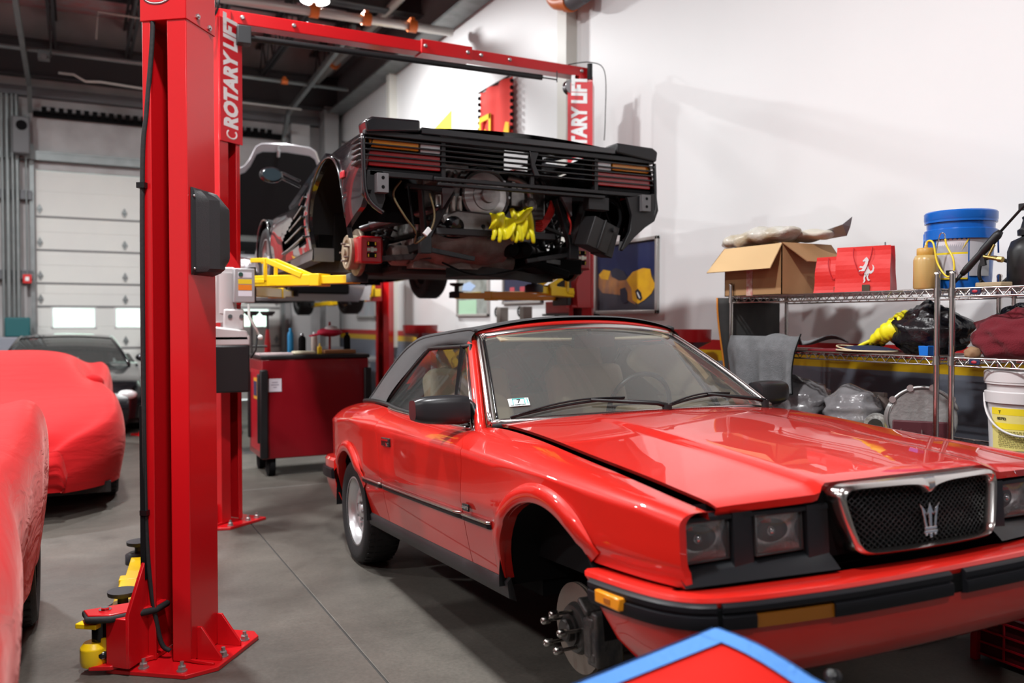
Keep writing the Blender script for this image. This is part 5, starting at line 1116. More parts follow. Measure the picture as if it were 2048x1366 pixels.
# yellow rubber gloves lying on the frame under the clutch cover
GLOVE = mat('yellow_glove_rubber', (.80, .72, .015), .38, bump=(25, .3))
def crumple(name, c, sz, m, seed, label, cat, amp=.35, n=22, T=None, flat=.6, fr=2.2, group=None, parent=None, folds=None, plate=0):
    """crumpled closed lump with folds, its lowest face flattened"""
    rnd = random.Random(seed); W_ = [(Vector([rnd.gauss(0, 1) for _ in range(3)]) * fr * rnd.uniform(.6, 2.2), rnd.uniform(0, 6.3), rnd.uniform(.4, 1)) for _ in range(11)]
    b = B()
    def f(u, v):
        th = u * 2 * pi; ph = v * pi; d = Vector((math.sin(ph) * math.cos(th), math.sin(ph) * math.sin(th), -math.cos(ph)))
        r = 1 + amp * sum((1 - abs(math.sin(k.dot(d) + p_))) * a for k, p_, a in W_) / 5 - amp * .6
        p = Vector((d.x * sz[0] * r, d.y * sz[1] * r, d.z * sz[2] * r)); lo = -sz[2] * flat
        if p.z < lo: p.z = lo + (p.z - lo) * .04
        return p
    b.grid(f, n * 2, n); o = ob(name, b, m, parent, weld=True); o.location = c
    o.location.z += sz[2] * flat if parent is None else 0
    if label: tag(o, label, cat, group)
    return o
G = thing('rubber_gloves', 'crumpled yellow rubber gloves draped over the black frame under the raised black car', 'gloves', (2.36, 4.66, 1.945))
def cloth_hang(w, h, seed, amp=.022, n=20):
    rnd = random.Random(seed); ph = [rnd.uniform(0, 6) for _ in range(6)]
    return lambda u, v: Vector(((u - .5) * w * (1 - .12 * v + .12 * math.sin(5 * u + ph[0]) * v), -.02 + amp * math.sin(7 * u + ph[1] + 2 * v) * (.4 + v) + amp * .6 * math.sin(17 * u + ph[2]) - .03 * math.sin(pi * v), h * (.5 - v) + .012 * math.sin(9 * u + ph[3]) * (1 - v) - .025 * v * math.sin(6 * u + ph[4])))
for k, (x, w, h, z) in enumerate([(-.06, .17, .13, .03), (.09, .15, .17, .05)]):
    b = B(); b.grid(cloth_hang(w, h, 3 + k), 24, 14, T=Matrix.Translation((x, 0, z)) @ Matrix.Rotation(R((-1) ** k * 9), 4, 'Y')); g = ob('glove', b, GLOVE, G, solid=.006)
    for i in range(4):
        b = B(); x0 = x - w * .3 + i * w * .2; z0 = z - h * .42; L_ = .045 + .012 * math.sin(i * 2 + k); b.tube(smooth([(x0, -.02, z0 + .03), (x0 + .004 * i, -.035, z0), (x0 + .012 * (i - 1), -.03, z0 - L_)], 4), [.014, .015, .0155, .016, .016, .015, .0145, .013, .008], 8); ob('finger', b, GLOVE, g)
b = B(); b.tube(smooth([(.13, -.02, .13), (.10, -.05, .11), (.06, -.04, .06), (.02, -.03, .05)], 4), [.035] * 13, 10, flat=.5); ob('cuff', b, GLOVE, G)

# ================================================================== silver car on the rear lift, nose towards us, bonnet up
SV = thing('silver_car', 'silver coupe raised on the farthest lift with its bonnet standing open', 'car', (2.34, 9.75, 1.50))
def gs(fn): return fn
b = B()
SX = [(0, .62), (.12, .80), (.4, .90), (1.2, .93), (3.0, .93), (4.1, .90), (4.5, .75)]
STp = [(0, .58), (.3, .66), (.9, .78), (1.3, .86), (3.2, .92), (4.2, .90), (4.5, .8)]
def svs(t, q): y = 4.5 * t; return (math.copysign(1, q) if False else 0, y, 0)
for s in (-1, 1):
    def sd(t, q):
        y = 4.5 * t; zb = .22
        for c in (.95, 3.5):
            k = 1 - ((y - c) / .38) ** 2
            if k > 0: zb = max(zb, .28 + .40 * math.sqrt(k))
        zt = sinterp(STp, y); z = lerp(zb, zt, q); h = (z - .2) / (zt - .2); return (s * (sinterp(SX, y) - .05 * max(0, .4 - h) - .14 * max(0, h - .5) ** 1.6 * 2), y, z)
    b.grid(sd, 60, 10)
b.grid(lambda t, q: (q * (.62 + .06 * math.sin(pi * t)), -.10 * math.sin(pi * t) * (1 - .3 * q * q) - .10 * (1 - q * q), lerp(.12, .58, t)), 10, 16, v=(-1, 1))
for s in (-1, 1): b.grid(lambda t, q: (s * lerp(.62, .80, q), .0 + .14 * q - .10 * math.sin(pi * t) * .7 * (1 - q), lerp(.14, .60, t)), 10, 5)
b.grid(lambda t, q: (q * sinterp(SX, lerp(0, 1.25, t)) * .99 * (1 if abs(q) > .8 else 1), lerp(-.05, 1.25, t), sinterp(STp, lerp(0, 1.25, t)) - (.10 if abs(q) < .75 and t > .25 else 0)), 10, 20, v=(-1, 1)); b.grid(lambda t, q: (q * .90 * .98, lerp(3.3, 4.5, t), .92 - .1 * t), 4, 6, v=(-1, 1))
ob('body_shell', b, SILV, SV, autos=50)
b = B(); b.b2((-.62, .35, .60), (.62, 1.2, .70)); ob('engine_bay', b, MATT, SV)
for s in (-1, 1): b = B(); b.b2((s * .12, .55, .70), (s * .35, 1.15, .78)); ob('intake_plenum', b, mat('plenum_red', (.45, .01, .03), .4), SV, bev=.02)
b = B(); b.b2((-.62, .15, .20), (.62, 4.3, .32)); b.b2((-.25, .6, .14), (.25, 2.6, .22)); ob('underbody', b, VOID, SV, bev=.02)
b = B(); b.b2((-.45, -.21, .20), (.45, -.05, .34)); ob('front_intake', b, MATT, SV, bev=.02)
for s in (-1, 1):
    b = B(); b.ball((0, 0, 0), .1, 14, T=Matrix.Translation((s * .66, .02, .345)) @ Matrix.Diagonal((1.15, .35, .42, 1))); ob('fog_lamp_duct', b, BLACKG, SV)
    b = B(); b.ball((0, 0, 0), .1, 14, T=Matrix.Translation((s * .64, .06, .50)) @ Matrix.Diagonal((1.3, .5, .5, 1))); ob('headlamp', b, CLRLENS, SV)
    for y in (.95, 3.5): wheel('wheel', SV, (s * .80, y, .30), .315, .22, .22, TWH, s if False else 1, 'spoke').rotation_euler = (0, 0, R(-90) if s > 0 else R(90))
b = B(); b.grid(lambda t, q: (q * lerp(.70, .56, math.sin(pi * t)), lerp(1.15, 3.8, t), .88 + .40 * math.sin(pi * t) ** .75), 14, 8, v=(-1, 1)); ob('cabin_glass', b, glass('dark_glass', (.25, .3, .3), .06), SV)
b = B(); b.grid(lambda t, q: (q * .56, lerp(2.0, 2.9, t), 1.275), 3, 4, v=(-1, 1)); ob('roof', b, SILV, SV)
HP = [(-.74, 0), (-.75, .66), (-.71, .76), (-.58, .82), (-.50, .86), (-.44, .94), (-.37, 1.10), (-.30, 1.14), (0, 1.16), (.30, 1.14), (.37, 1.10), (.44, .94), (.50, .86), (.58, .82), (.71, .76), (.75, .66), (.74, 0)]
hd = lambda x, z, d: (x, 1.30 - z * .30 + d * .96, .93 + z + d * .28)
b = B(); b.prism(HP, 0, .02, hd); bn = ob('bonnet', b, SILV, SV, bev=.006)
b = B(); b.prism([(x * .97, z * .915) for x, z in HP], -.012, -.001, hd); ob('bonnet_liner', b, MATT, bn, bev=.004)
b = B(); p = hd(-.10, 1.08, -.015); b.box(p, (.03, .03, .09)); b.cyl(hd(-.1, 1.0, -.02), hd(-.1, 1.08, -.03), .02, n=10); ob('bonnet_latch', b, STEEL, bn)
# ================================================================== left bay: covered cars and a black coupe
def cover_mat():
    m = mat('car_cover_fabric', (.50, .010, .013), .75, sheen=.22, spec=.15)
    N = m.node_tree.nodes; L = m.node_tree.links; p = N['Principled BSDF']; p.inputs['Sheen Roughness'].default_value = .45; p.inputs['Sheen Tint'].default_value = (1, .55, .5, 1)
    tc = N.new('ShaderNodeTexCoord'); mp = N.new('ShaderNodeMapping'); mp.inputs['Scale'].default_value = (1.2, 2.5, 7); L.new(tc.outputs['Object'], mp.inputs[0])
    n = N.new('ShaderNodeTexNoise'); n.inputs['Scale'].default_value = 1.6; n.inputs['Detail'].default_value = 3; n.inputs['Distortion'].default_value = .7; L.new(mp.outputs[0], n.inputs['Vector'])
    b = N.new('ShaderNodeBump'); b.inputs['Strength'].default_value = .45; b.inputs['Distance'].default_value = .02; L.new(n.outputs['Fac'], b.inputs['Height']); L.new(b.outputs[0], p.inputs['Normal']); return m
COVER = cover_mat()
def covered(label, loc, rz, length=4.5, half=.95, H=None, S=None, wheels=(.92, 3.45), hem=.20, bumps=True):
    t = thing('covered_car', label, 'covered car', loc, rz)
    H = H or [(0, .52), (.10, .62), (.5, .73), (1.15, .84), (1.9, 1.07), (2.4, 1.12), (3.0, 1.08), (3.8, .92), (4.3, .84), (4.5, .70)]
    S = S or [(0, .48), (.10, .56), (.6, .74), (.95, .79), (1.6, .80), (2.4, .83), (3.2, .92), (3.6, .93), (4.2, .84), (4.5, .66)]
    def w_(y): e = min(y, length - y); return half * (1 - .42 * max(0, 1 - e / .55) ** 2.2) * (1 - .05 * math.exp(-((y - 2.1) / .5) ** 2))
    def sec(y, q):
        h, s, w = sinterp(H, y), sinterp(S, y), w_(y); h = max(h, s - .01)
        pts = [Vector((0, h)), Vector((.38 * w, h - .006)), Vector((.62 * w, lerp(h, s, .22))), Vector((.80 * w, lerp(h, s, .78))), Vector((.93 * w, s + .012)), Vector((1.0 * w, s - .10)), Vector((1.005 * w, lerp(s, hem, .55))), Vector((.965 * w, hem))]
        i = abs(q) * (len(pts) - 1); j = min(int(i), len(pts) - 2); k = i - j; g = lambda n: pts[min(max(n, 0), len(pts) - 1)]
        a, b_, c, d = g(j - 1) if j else Vector((-pts[1].x, pts[1].y)), g(j), g(j + 1), g(j + 2)
        p = .5 * ((2 * b_) + (c - a) * k + (2 * a - 5 * b_ + 4 * c - d) * k * k + (-a + 3 * b_ - 3 * c + d) * k**3)
        f = .008 * math.sin(y * 11 + q * 9) * max(0, abs(q) - .55) * 2 + .012 * math.sin(q * 23 + y * 3) * math.exp(-((y - .25) / .4) ** 2) * max(0, abs(q) - .4)
        return (math.copysign(p.x + f, q), y, p.y + f * .4)
    b = B(); b.grid(lambda u, q: sec(length * u, q), 90, 72, v=(-1, 1))
    for y0, s in ((0, -1), (length, 1)):   # ends: fall from the first section down to the hem
        def endf(u, q):
            x, y, z = sec(y0, q); bul = .10 * math.sin(pi * min(1, u * 1.1)) * (1 - q * q * .6); return (x * lerp(1, .96, u), y0 + s * (bul + .012 * math.sin(x * 17 + u * 6) + .014 * math.sin(u * 26 + 2.2 * x * x) * math.sin(pi * u)), lerp(z, hem + .01, u) if z > hem else z)
        b.grid(endf, 12, 60, v=(-.985, .985))
    cv = ob('cover', b, COVER, t, weld=True)
    for sx in (-1, 1):
        y = 2.0; x = sx * (w_(y) - .13)
        if bumps: b = B(); b.ball((0, 0, 0), .1, 16, T=Matrix.Translation((x, y, sinterp(S, y) + .035)) @ Matrix.Rotation(R(20 * sx), 4, 'Y') @ Matrix.Diagonal((.85, .6, .62, 1))); ob('mirror_pocket', b, COVER, cv)
        for k, wy in enumerate(wheels):
            w0 = wheel('wheel', t, (sx * (half - .14), wy, .33), .33, .22, .22, TWH, 1, 'spoke'); w0.rotation_euler = (0, 0, R(-90) if sx > 0 else R(90))
    b = B(); b.b2((-half + .1, .25, .14), (half - .1, length - .25, .22)); ob('underbody', b, VOID, t)
    return t
covered('sports car under a red cover with mirror pockets, standing farther back in the left bay', (-.62, 6.62, 0), 0, length=4.3, half=.93)
covered('nearest covered car, red fabric filling the left edge by the near lift', (-1.10, 5.42, 0), R(180), length=4.5, half=.96,
        H=[(0, .60), (.15, .74), (.6, .96), (1.15, 1.02), (1.9, 1.15), (2.4, 1.2), (3.0, 1.15), (3.8, .85), (4.3, .7), (4.5, .6)], S=[(0, .58), (.12, .72), (.5, .95), (.95, 1.0), (1.6, .90), (2.4, .85), (3.2, .84), (3.6, .82), (4.2, .7), (4.5, .6)], hem=.30, wheels=(.95, 3.4), bumps=False)
# black coupe
BC = thing('coupe_car', 'black coupe with silver wheels parked by the garage door behind the covered cars', 'car', (-.13, 11.28, 0)); BC.scale = (1, .93, 1)
WB = [(0, .66), (.15, .82), (.6, .90), (1.3, .91), (3.0, .92), (3.8, .88), (4.05, .75)]; TB_ = [(0, .52), (.25, .64), (.8, .74), (1.35, .83), (2.2, .86), (3.2, .90), (3.9, .86), (4.05, .8)]
b = B()
for s in (-1, 1):
    def sd(t, q):
        y = 4.05 * t; zb = .20
        for c in (.86, 3.25):
            k = 1 - ((y - c) / .37) ** 2
            if k > 0: zb = max(zb, .30 + .38 * math.sqrt(k))
        zt = sinterp(TB_, y); z = lerp(zb, zt, q); h = (z - .2) / (zt - .2); return (s * (sinterp(WB, y) - .05 * max(0, .4 - h) - .13 * max(0, h - .55) ** 1.5 * 2.2), y, z)
    b.grid(sd, 70, 12)
b.grid(lambda t, q: (q * (.66 + .02 * math.sin(pi * t)), -.10 * math.sin(pi * t) - .10 * (1 - q * q), lerp(.14, .52, t)), 8, 16, v=(-1, 1))
b.grid(lambda t, q: (q * (sinterp(WB, lerp(0, 1.4, t)) - .06), lerp(-.08 * (1 - q * q), 1.4, t), sinterp(TB_, lerp(0, 1.4, t)) + .03 * (1 - q * q) - .0), 14, 20, v=(-1, 1)); b.grid(lambda t, q: (q * .80, lerp(3.1, 4.05, t), .92 - .05 * t), 4, 8, v=(-1, 1))
ob('body_shell', b, BLACKP, BC, autos=50)
GH = lambda t, q: (q * lerp(.74, .55, math.sin(pi * min(1, t * 1.08)) ** .7), lerp(1.12, 3.7, t), .84 + .37 * math.sin(pi * min(1, t * 1.05)) ** .62 - .03 * q * q)
b = B(); b.grid(GH, 24, 14, v=(-1, 1)); ob('cabin_glass', b, MATS['dark_glass'], BC)
b = B(); b.grid(lambda t, q: Vector(GH(lerp(.32, .66, t), q)) + Vector((0, 0, .012)), 6, 12, v=(-1, 1))
for s in (-1, 1): b.tube([Vector(GH(t / 20 * .36, s)) + Vector((0, 0, .004)) for t in range(21)], .022, 6); b.tube([Vector(GH(.3 + t / 20 * .65, s)) for t in range(21)], .020, 6)
ob('roof', b, BLACKP, BC)
b = B()
for s in (-1, 1): b.box((s * .36, 1.9, .75), (.42, .14, .5))
ob('seats', b, DKI, BC, bev=.05)
for s in (-1, 1):
    b = B(); b.ball((0, 0, 0), .1, 14, T=Matrix.Translation((s * .93, 1.42, .90)) @ Matrix.Diagonal((1.0, .55, .6, 1))); ob('door_mirror', b, BLACKP, BC)
    b = B(); b.ball((0, 0, 0), .1, 12, T=Matrix.Translation((s * .66, .02, .50)) @ Matrix.Diagonal((1.2, .6, .6, 1))); ob('headlamp', b, CLRLENS, BC)
    b = B(); b.box((s * .875, .42, .42), (.02, .09, .04)); ob('side_marker', b, AMB, BC)
    b = B(); b.tube([(s * .90, 1.45 + .8 * k / 8, .34) for k in range(9)], .02, 6); ob('sill', b, BLACK, BC)
    for y in (.86, 3.25):
        w0 = wheel('wheel', BC, (s * .80, y, .32), .32, .22, .23, RIM, 1, 'spoke'); w0.rotation_euler = (0, 0, R(-90) if s > 0 else R(90))
b = B(); b.b2((-.8, .2, .14), (.8, 3.9, .24)); ob('underbody', b, VOID, BC)
# red floor dolly and yellow stand bits at the back
t = thing('floor_dolly', 'low red floor dolly with casters on the floor left of the red tool chest', 'dolly', (1.55, 10.9, 0))
b = B(); b.bar((-.22, 0, .10), (.25, 0, .10), .05); b.bar((0, -.2, .10), (0, .2, .10), .05); b.cyl((0, 0, .1), (0, 0, .2), .03); ob('dolly_frame', b, REDD, t)
for x, y in ((-.22, 0), (.25, 0), (0, -.2), (0, .2)):
    b = B(); b.cyl((x - .015, y, .035), (x + .015, y, .035), .035); b.cyl((x, y, .05), (x, y, .09), .01); ob('caster', b, STEEL, t)
# ---- tool chest
TC = thing('tool_chest', 'dark red rolling tool chest with black top and corner rails behind the convertible', 'tool chest', (1.94, 8.0, 0))
b = B(); b.b2((-.49, -.30, .16), (.49, .30, 1.05)); ob('cabinet_body', b, REDT, TC, bev=.01)
b = B(); b.b2((-.50, -.31, 1.05), (.50, .31, 1.085)); ob('chest_top', b, BLACK, TC, bev=.008)
for x in (-.475, .475):
    b = B(); b.b2((x - .035, -.335, .17), (x + .035, -.295, .96)); ob('corner_rail', b, BLACK, TC, bev=.012)
for y in (-.27, .2):
    b = B(); b.b2((-.52, y, .30), (-.49, y + .04, .92)); ob('side_rail', b, BLACK, TC, bev=.01)
b = B(); b.b2((-.495, -.24, .22), (-.49, .20, .95)); ob('side_panel', b, mat('side_panel_red', (.42, .01, .02), .3), TC)
b = B(); b.box((-.498, -.06, .78), (.006, .16, .19)); lb = ob('side_label', b, mat('label_amber', (.65, .32, .03), .5), TC); b = B(); b.box((-.502, -.06, .78), (.004, .13, .13)); ob('label_field', b, mat('label_navy', (.03, .04, .10), .5), lb)
b = B(); b.box((-.375, -.303, .82), (.115, .004, .115)); pp = ob('paper_note', b, mat('paper_pale', (.66, .62, .68), .7), TC)
b = B()
for i, w in enumerate((.05, .07, .03)): b.box((-.375, -.3055, .845 - i * .022), (w, .001, .005))
ob('note_writing', b, mat('ink', (.15, .13, .2), .7), pp)
for x in (-.40, .40):
    for y in (-.22, .22):
        b = B(); b.cyl((x - .03, y, .08), (x + .03, y, .08), .08, n=20); b.b2((x - .04, y - .03, .10), (x + .04, y + .03, .165)); ob('caster', b, MATT, TC, bev=.004)
def bottle(name, label, cat, loc, r, h, m, cap=None, capm=None, group=None):
    t = thing(name, label, cat, loc, group=group); b = B(); b.lathe([(r * .94, 0), (r, .01), (r, h * .72), (r * .85, h * .82), (r * .45, h * .88), (r * .45, h * .93)], n=18); ob('container', b, m, t)
    b = B(); b.lathe([(r * .5, h * .90), (r * .5, h), (r * .4, h * 1.0)], n=14); ob('cap', b, capm or BLACK, t); return t
zt = 1.085
bottle('spray_can', 'bright blue spray bottle standing on the tool chest', 'bottle', (1.80, 8.12, zt), .03, .24, mat('bottle_blue', (.02, .30, .62), .4), capm=mat('cap_blue', (.02, .36, .7), .4))
bottle('spray_can', 'black spray can beside the blue bottle on the tool chest', 'spray can', (1.88, 8.0, zt), .035, .19, MATT, capm=STEEL)
bottle('spray_can', 'tall dark bottle near the right end of the tool chest top', 'bottle', (2.34, 8.1, zt), .032, .20, MATT)
bottle('oil_bottle', 'pale translucent bottle behind the yellow tube on the tool chest', 'bottle', (2.05, 8.22, zt), .03, .20, mat('bottle_pale', (.6, .52, .45), .4), capm=WHITE)
t = thing('cap_stand', 'red folded cloth cap hung on a thin stand above the tool chest', 'cap', (2.17, 8.1, zt))
b = B(); b.lathe([(.06, 0), (.06, .012)]); b.cyl((0, 0, 0), (0, 0, .30), .012, n=8); ob('stand', b, REDD, t)
b = B(); b.ball((.0, 0, .20), .1, 16, sc=(1.25, .9, .45)); b.box((-.13, -.05, .18), (.14, .12, .012), rot=(0, R(-12), 0)); ob('cloth_cap', b, mat('cap_crimson', (.50, .012, .05), .7), t)
b = B(); b.ball((.01, -.03, .235), .06, 12, sc=(1.2, .8, .5)); ob('white_patch', b, WHITE, t)
b = B(); b.box((0, 0, .035), (.04, .03, .07)); b.lathe([(.008, .07), (.004, .10)]); tag(ob('glue_tube', b, YEL, bev=.006, T=Matrix.Translation((2.01, 7.86, zt))), 'small yellow tube standing at the front of the tool chest top', 'tube')
b = B(); b.box((0, 0, .02), (.30, .16, .035)); tag(ob('wooden_tray', b, mat('tray_wood', (.30, .13, .05), .6), bev=.006, T=Matrix.Translation((2.19, 7.88, zt))), 'brown wooden tray of fittings on the tool chest top', 'tray')
b = B(); b.box((0, 0, .015), (.20, .16, .03)); tag(ob('rag', b, mat('rag_cream', (.60, .55, .40), .8), bev=.012, T=Matrix.Translation((1.86, 7.85, zt))), 'folded cream rag on the tool chest below the black can', 'rag')
b = B(); b.box((0, 0, .008), (.30, .2, .015)); tag(ob('paper_stack', b, mat('paper_pink', (.62, .5, .5), .8), T=Matrix.Translation((1.60, 7.9, zt))), 'loose papers on the left end of the tool chest', 'paper')
for x, y, h, m, l in ((1.66, 9.35, 1.5, DKM, 'thin dark pole stand reaching up to the silver car, left of the other pole'), (1.88, 9.62, 1.5, DKM, 'pole stand with red collar behind the tool chest under the silver car')):
    t = thing('pole_stand', l, 'stand', (x, y, 0)); b = B(); b.cyl((0, 0, 0), (0, 0, h), .014, n=10); b.lathe([(.05, h - .05), (.08, h - .02), (.08, h)]); b.lathe([(.2, 0), (.19, .02)]); ob('pole', b, m, t)
    if 'red' in l: b = B(); b.lathe([(.03, .98), (.035, 1.05), (.035, 1.15), (.02, 1.30)]); ob('collar', b, REDD, t)
    else: b = B(); b.cyl((0, 0, 1.12), (.16, 0, 1.12), .012, n=8); ob('cross_bar', b, m, t)
# ================================================================== chrome wire shelving along the right wall
SCH = mat('shelf_chrome', (.62, .58, .56), .18, 1)
def shelf_unit(label, y0, y1, zs, x0=3.5, x1=3.95, H=1.60):
    t = thing('wire_shelving_unit', label, 'shelving', (x0, y0, 0)); W_, L_ = x1 - x0, y1 - y0
    for x in (0, W_):
        for y in (0, L_):
            b = B(); b.cyl((x, y, 0), (x, y, H), .0125, n=14); z = .05
            while z < H - .03: b.lathe([(.0134, 0), (.0134, .003)], (x, y, z), n=12); z += .0254 * 1.0
            b.lathe([(.0145, 0), (.0145, .01), (.008, .016)], (x, y, H)); ob('post', b, SCH, t)
    for z in zs:
        b = B(); r = .0045
        for x in (0.0, W_):
            b.cyl((x, 0, z), (x, L_, z), r, n=6); b.cyl((x, 0, z - .036), (x, L_, z - .036), r, n=6); n = int(L_ / .03)
            b.tube([(x, L_ * k / n, z - (.036 if k % 2 else 0)) for k in range(n + 1)], .003, 5)
        for y in (0.0, L_):
            b.cyl((0, y, z), (W_, y, z), r, n=6); b.cyl((0, y, z - .03), (W_, y, z - .03), r, n=6); n = 14
            b.tube([(W_ * k / n, y, z - (.03 if k % 2 else 0)) for k in range(n + 1)], .0022, 5)
        for x in (0, W_):
            for y in (0, L_): b.lathe([(.018, -.035), (.016, .005)], (x, y, z), n=12)
        rim_ = ob('shelf_frame', b, SCH, t)
        b = B(); n = int(L_ / .026)
        for k in range(1, n): b.bar((0, L_ * k / n, z), (W_, L_ * k / n, z), .0028)
        for k in (1, 2): b.bar((W_ * k / 3, 0, z - .004), (W_ * k / 3, L_, z - .004), .005)
        ob('wire_deck', b, SCH, rim_)
    return t
shelf_unit('longer chrome wire shelving unit holding the cardboard box and red bags', 2.575, 3.95, (1.535, 1.225, .80, .30))
UB = shelf_unit('chrome wire shelving unit at the right edge holding buckets', 1.15, 2.50, (1.535, 1.225, .80, .30))
for z in (1.52, 1.21):
    b = B(); b.box((-.008, 1.235, z), (.006, .05, .026)); bd = ob('shelf_badge', b, mat('badge_navy', (.02, .03, .07), .3), UB, bev=.003); b = B(); b.ball((-.012, 1.235, z), .01, 10, sc=(.2, 1.4, .7)); ob('badge_mark', b, mat('badge_crimson', (.4, .03, .05), .4), bd)
# end sheet with orange edge
b = B(); b.grid(lambda u, v: (3.42 + .52 * u, 4.0 + .02 * math.sin(3 * u), lerp(1.02, 1.545, v) ) if False else (lerp(3.46 - .035 * math.cos(pi * (1 - v) * 1.0) * 1, 3.93, u), 3.995, lerp(.95, 1.53, v)), 4, 14); t = ob('end_sheet', b, mat('sheet_charcoal', (.035, .034, .034), .7, noise=(6, (.06, .058, .055), .7)), solid=.006); tag(t, 'dark flexible sheet with orange edging at the far end of the shelving', 'sheet')
b = B(); b.tube([(3.46 - .035 * math.cos(pi * (1 - v)) , 3.988, lerp(.95, 1.53, v)) for v in [k / 14 for k in range(15)]], .006, 6); ob('edge_trim', b, mat('trim_orange', (.62, .22, .03), .5), t)
# ---- on the top shelf
TS = 1.5385
CARD = mat('cardboard', (.40, .22, .10), .75, noise=(5, (.33, .18, .08), .5)); CARDL = mat('cardboard_pale', (.62, .42, .21), .75)
t = thing('cardboard_box', 'open brown cardboard box with folded out flaps on the top shelf', 'box', (3.705, 3.79, TS))
W_, L_, H_ = .19, .235, .29; b = B()
for s in (-1, 1): b.b2((s * W_, -L_, 0), (s * (W_ - .005), L_, H_)); b.b2((-W_, s * L_, 0), (W_, s * (L_ - .005), H_))
b.b2((-W_, -L_, 0), (W_, L_, .005)); bx = ob('carton', b, CARD, t)
b = B(); b.bar((-W_ - .002, L_ * .08, 0), (-W_ - .002, L_ * .08, .22), .05, .002, up=(1, 0, 0)); ob('packing_tape', b, mat('tape_printed', (.55, .40, .34), .4, noise=(60, (.45, .05, .05), .7)), bx)
for nm, pts in (('box_flap', [(-W_, -L_, H_), (-W_, L_, H_), (-W_ - .10, L_ + .05, H_ - .145), (-W_ - .10, -L_ - .01, H_ - .145)]), ('box_flap', [(-W_, -L_, H_), (W_, -L_, H_), (W_ - .02, -L_ - .10, H_ - .11), (-W_ + .09, -L_ - .10, H_ - .11)]), ('box_flap', [(-W_, L_, H_), (W_, L_, H_), (W_, L_ + .12, H_ - .1), (-W_, L_ + .12, H_ - .1)]), ('box_flap', [(W_, -L_, H_), (W_, L_, H_), (W_ + .09, L_, H_ - .09), (W_ + .09, -L_, H_ - .09)])):
    b = B(); b.add(pts, [(0, 1, 2, 3)]); ob(nm, b, CARDL if nm and pts[2][0] < -W_ - .05 else CARD, t, solid=.005)
PLW = mat('bubble_plastic', (.60, .58, .52), .25, 0, .3, noise=(7, (.38, .30, .17), .8), bump=(34, .7))
b = B(); b.grid(lambda u, v: Vector((.075 * math.cos(v * 2 * pi) * 1.5 * max(1e-7, math.sin(pi * u)) ** .3 + .01 * math.sin(u * 30), lerp(.34, -.26, u), .054 * math.sin(v * 2 * pi) * max(1e-7, math.sin(pi * u)) ** .4 * (1 + .2 * math.sin(u * 23 + v * 9)) + .008 * math.sin(u * 14))) * 1, 60, 18); o = ob('plastic_wrapped_roll', b, PLW, T=Matrix.Translation((3.62, 3.80, TS + .345)) @ Matrix.Rotation(R(-4), 4, 'X')); tag(o, 'clear plastic wrapped bundle lying across the open cardboard box', 'wrapped bundle')
b = B(); b.grid(lambda u, v: Vector((.05 * math.cos(v * 2 * pi) * 1.9 * max(1e-7, math.sin(pi * u)) ** .3, lerp(.20, -.22, u), .034 * math.sin(v * 2 * pi) * max(1e-7, math.sin(pi * u)) ** .3 + .005 * math.sin(u * 20))), 30, 16); tag(ob('plastic_wrapped_roll', b, mat('foam_wrap', (.60, .56, .47), .5, bump=(50, .5)), T=Matrix.Translation((3.78, 3.66, TS + .345))), 'pale foam sleeve lying on top of the cardboard box behind the clear bundle', 'wrapped bundle')
b = B(); b.add([(0, 0, 0), (.05, -.12, .015), (.02, -.17, .06), (0, -.20, .11), (-.03, -.16, .07), (-.03, -.05, .05)], [(0, 1, 5), (1, 2, 4), (1, 4, 5), (2, 3, 4)]); tag(ob('silver_pouch', b, mat('pouch_silver', (.42, .43, .44), .3, .4), solid=.003, T=Matrix.Translation((3.80, 3.52, TS + .315))), 'crumpled silver pouch tip pointing up behind the red bag', 'pouch')
BAGR = mat('bag_red', (.68, .022, .018), .45, bump=(7, .5)); BAGW = mat('emblem_white', (.62, .60, .60), .5)
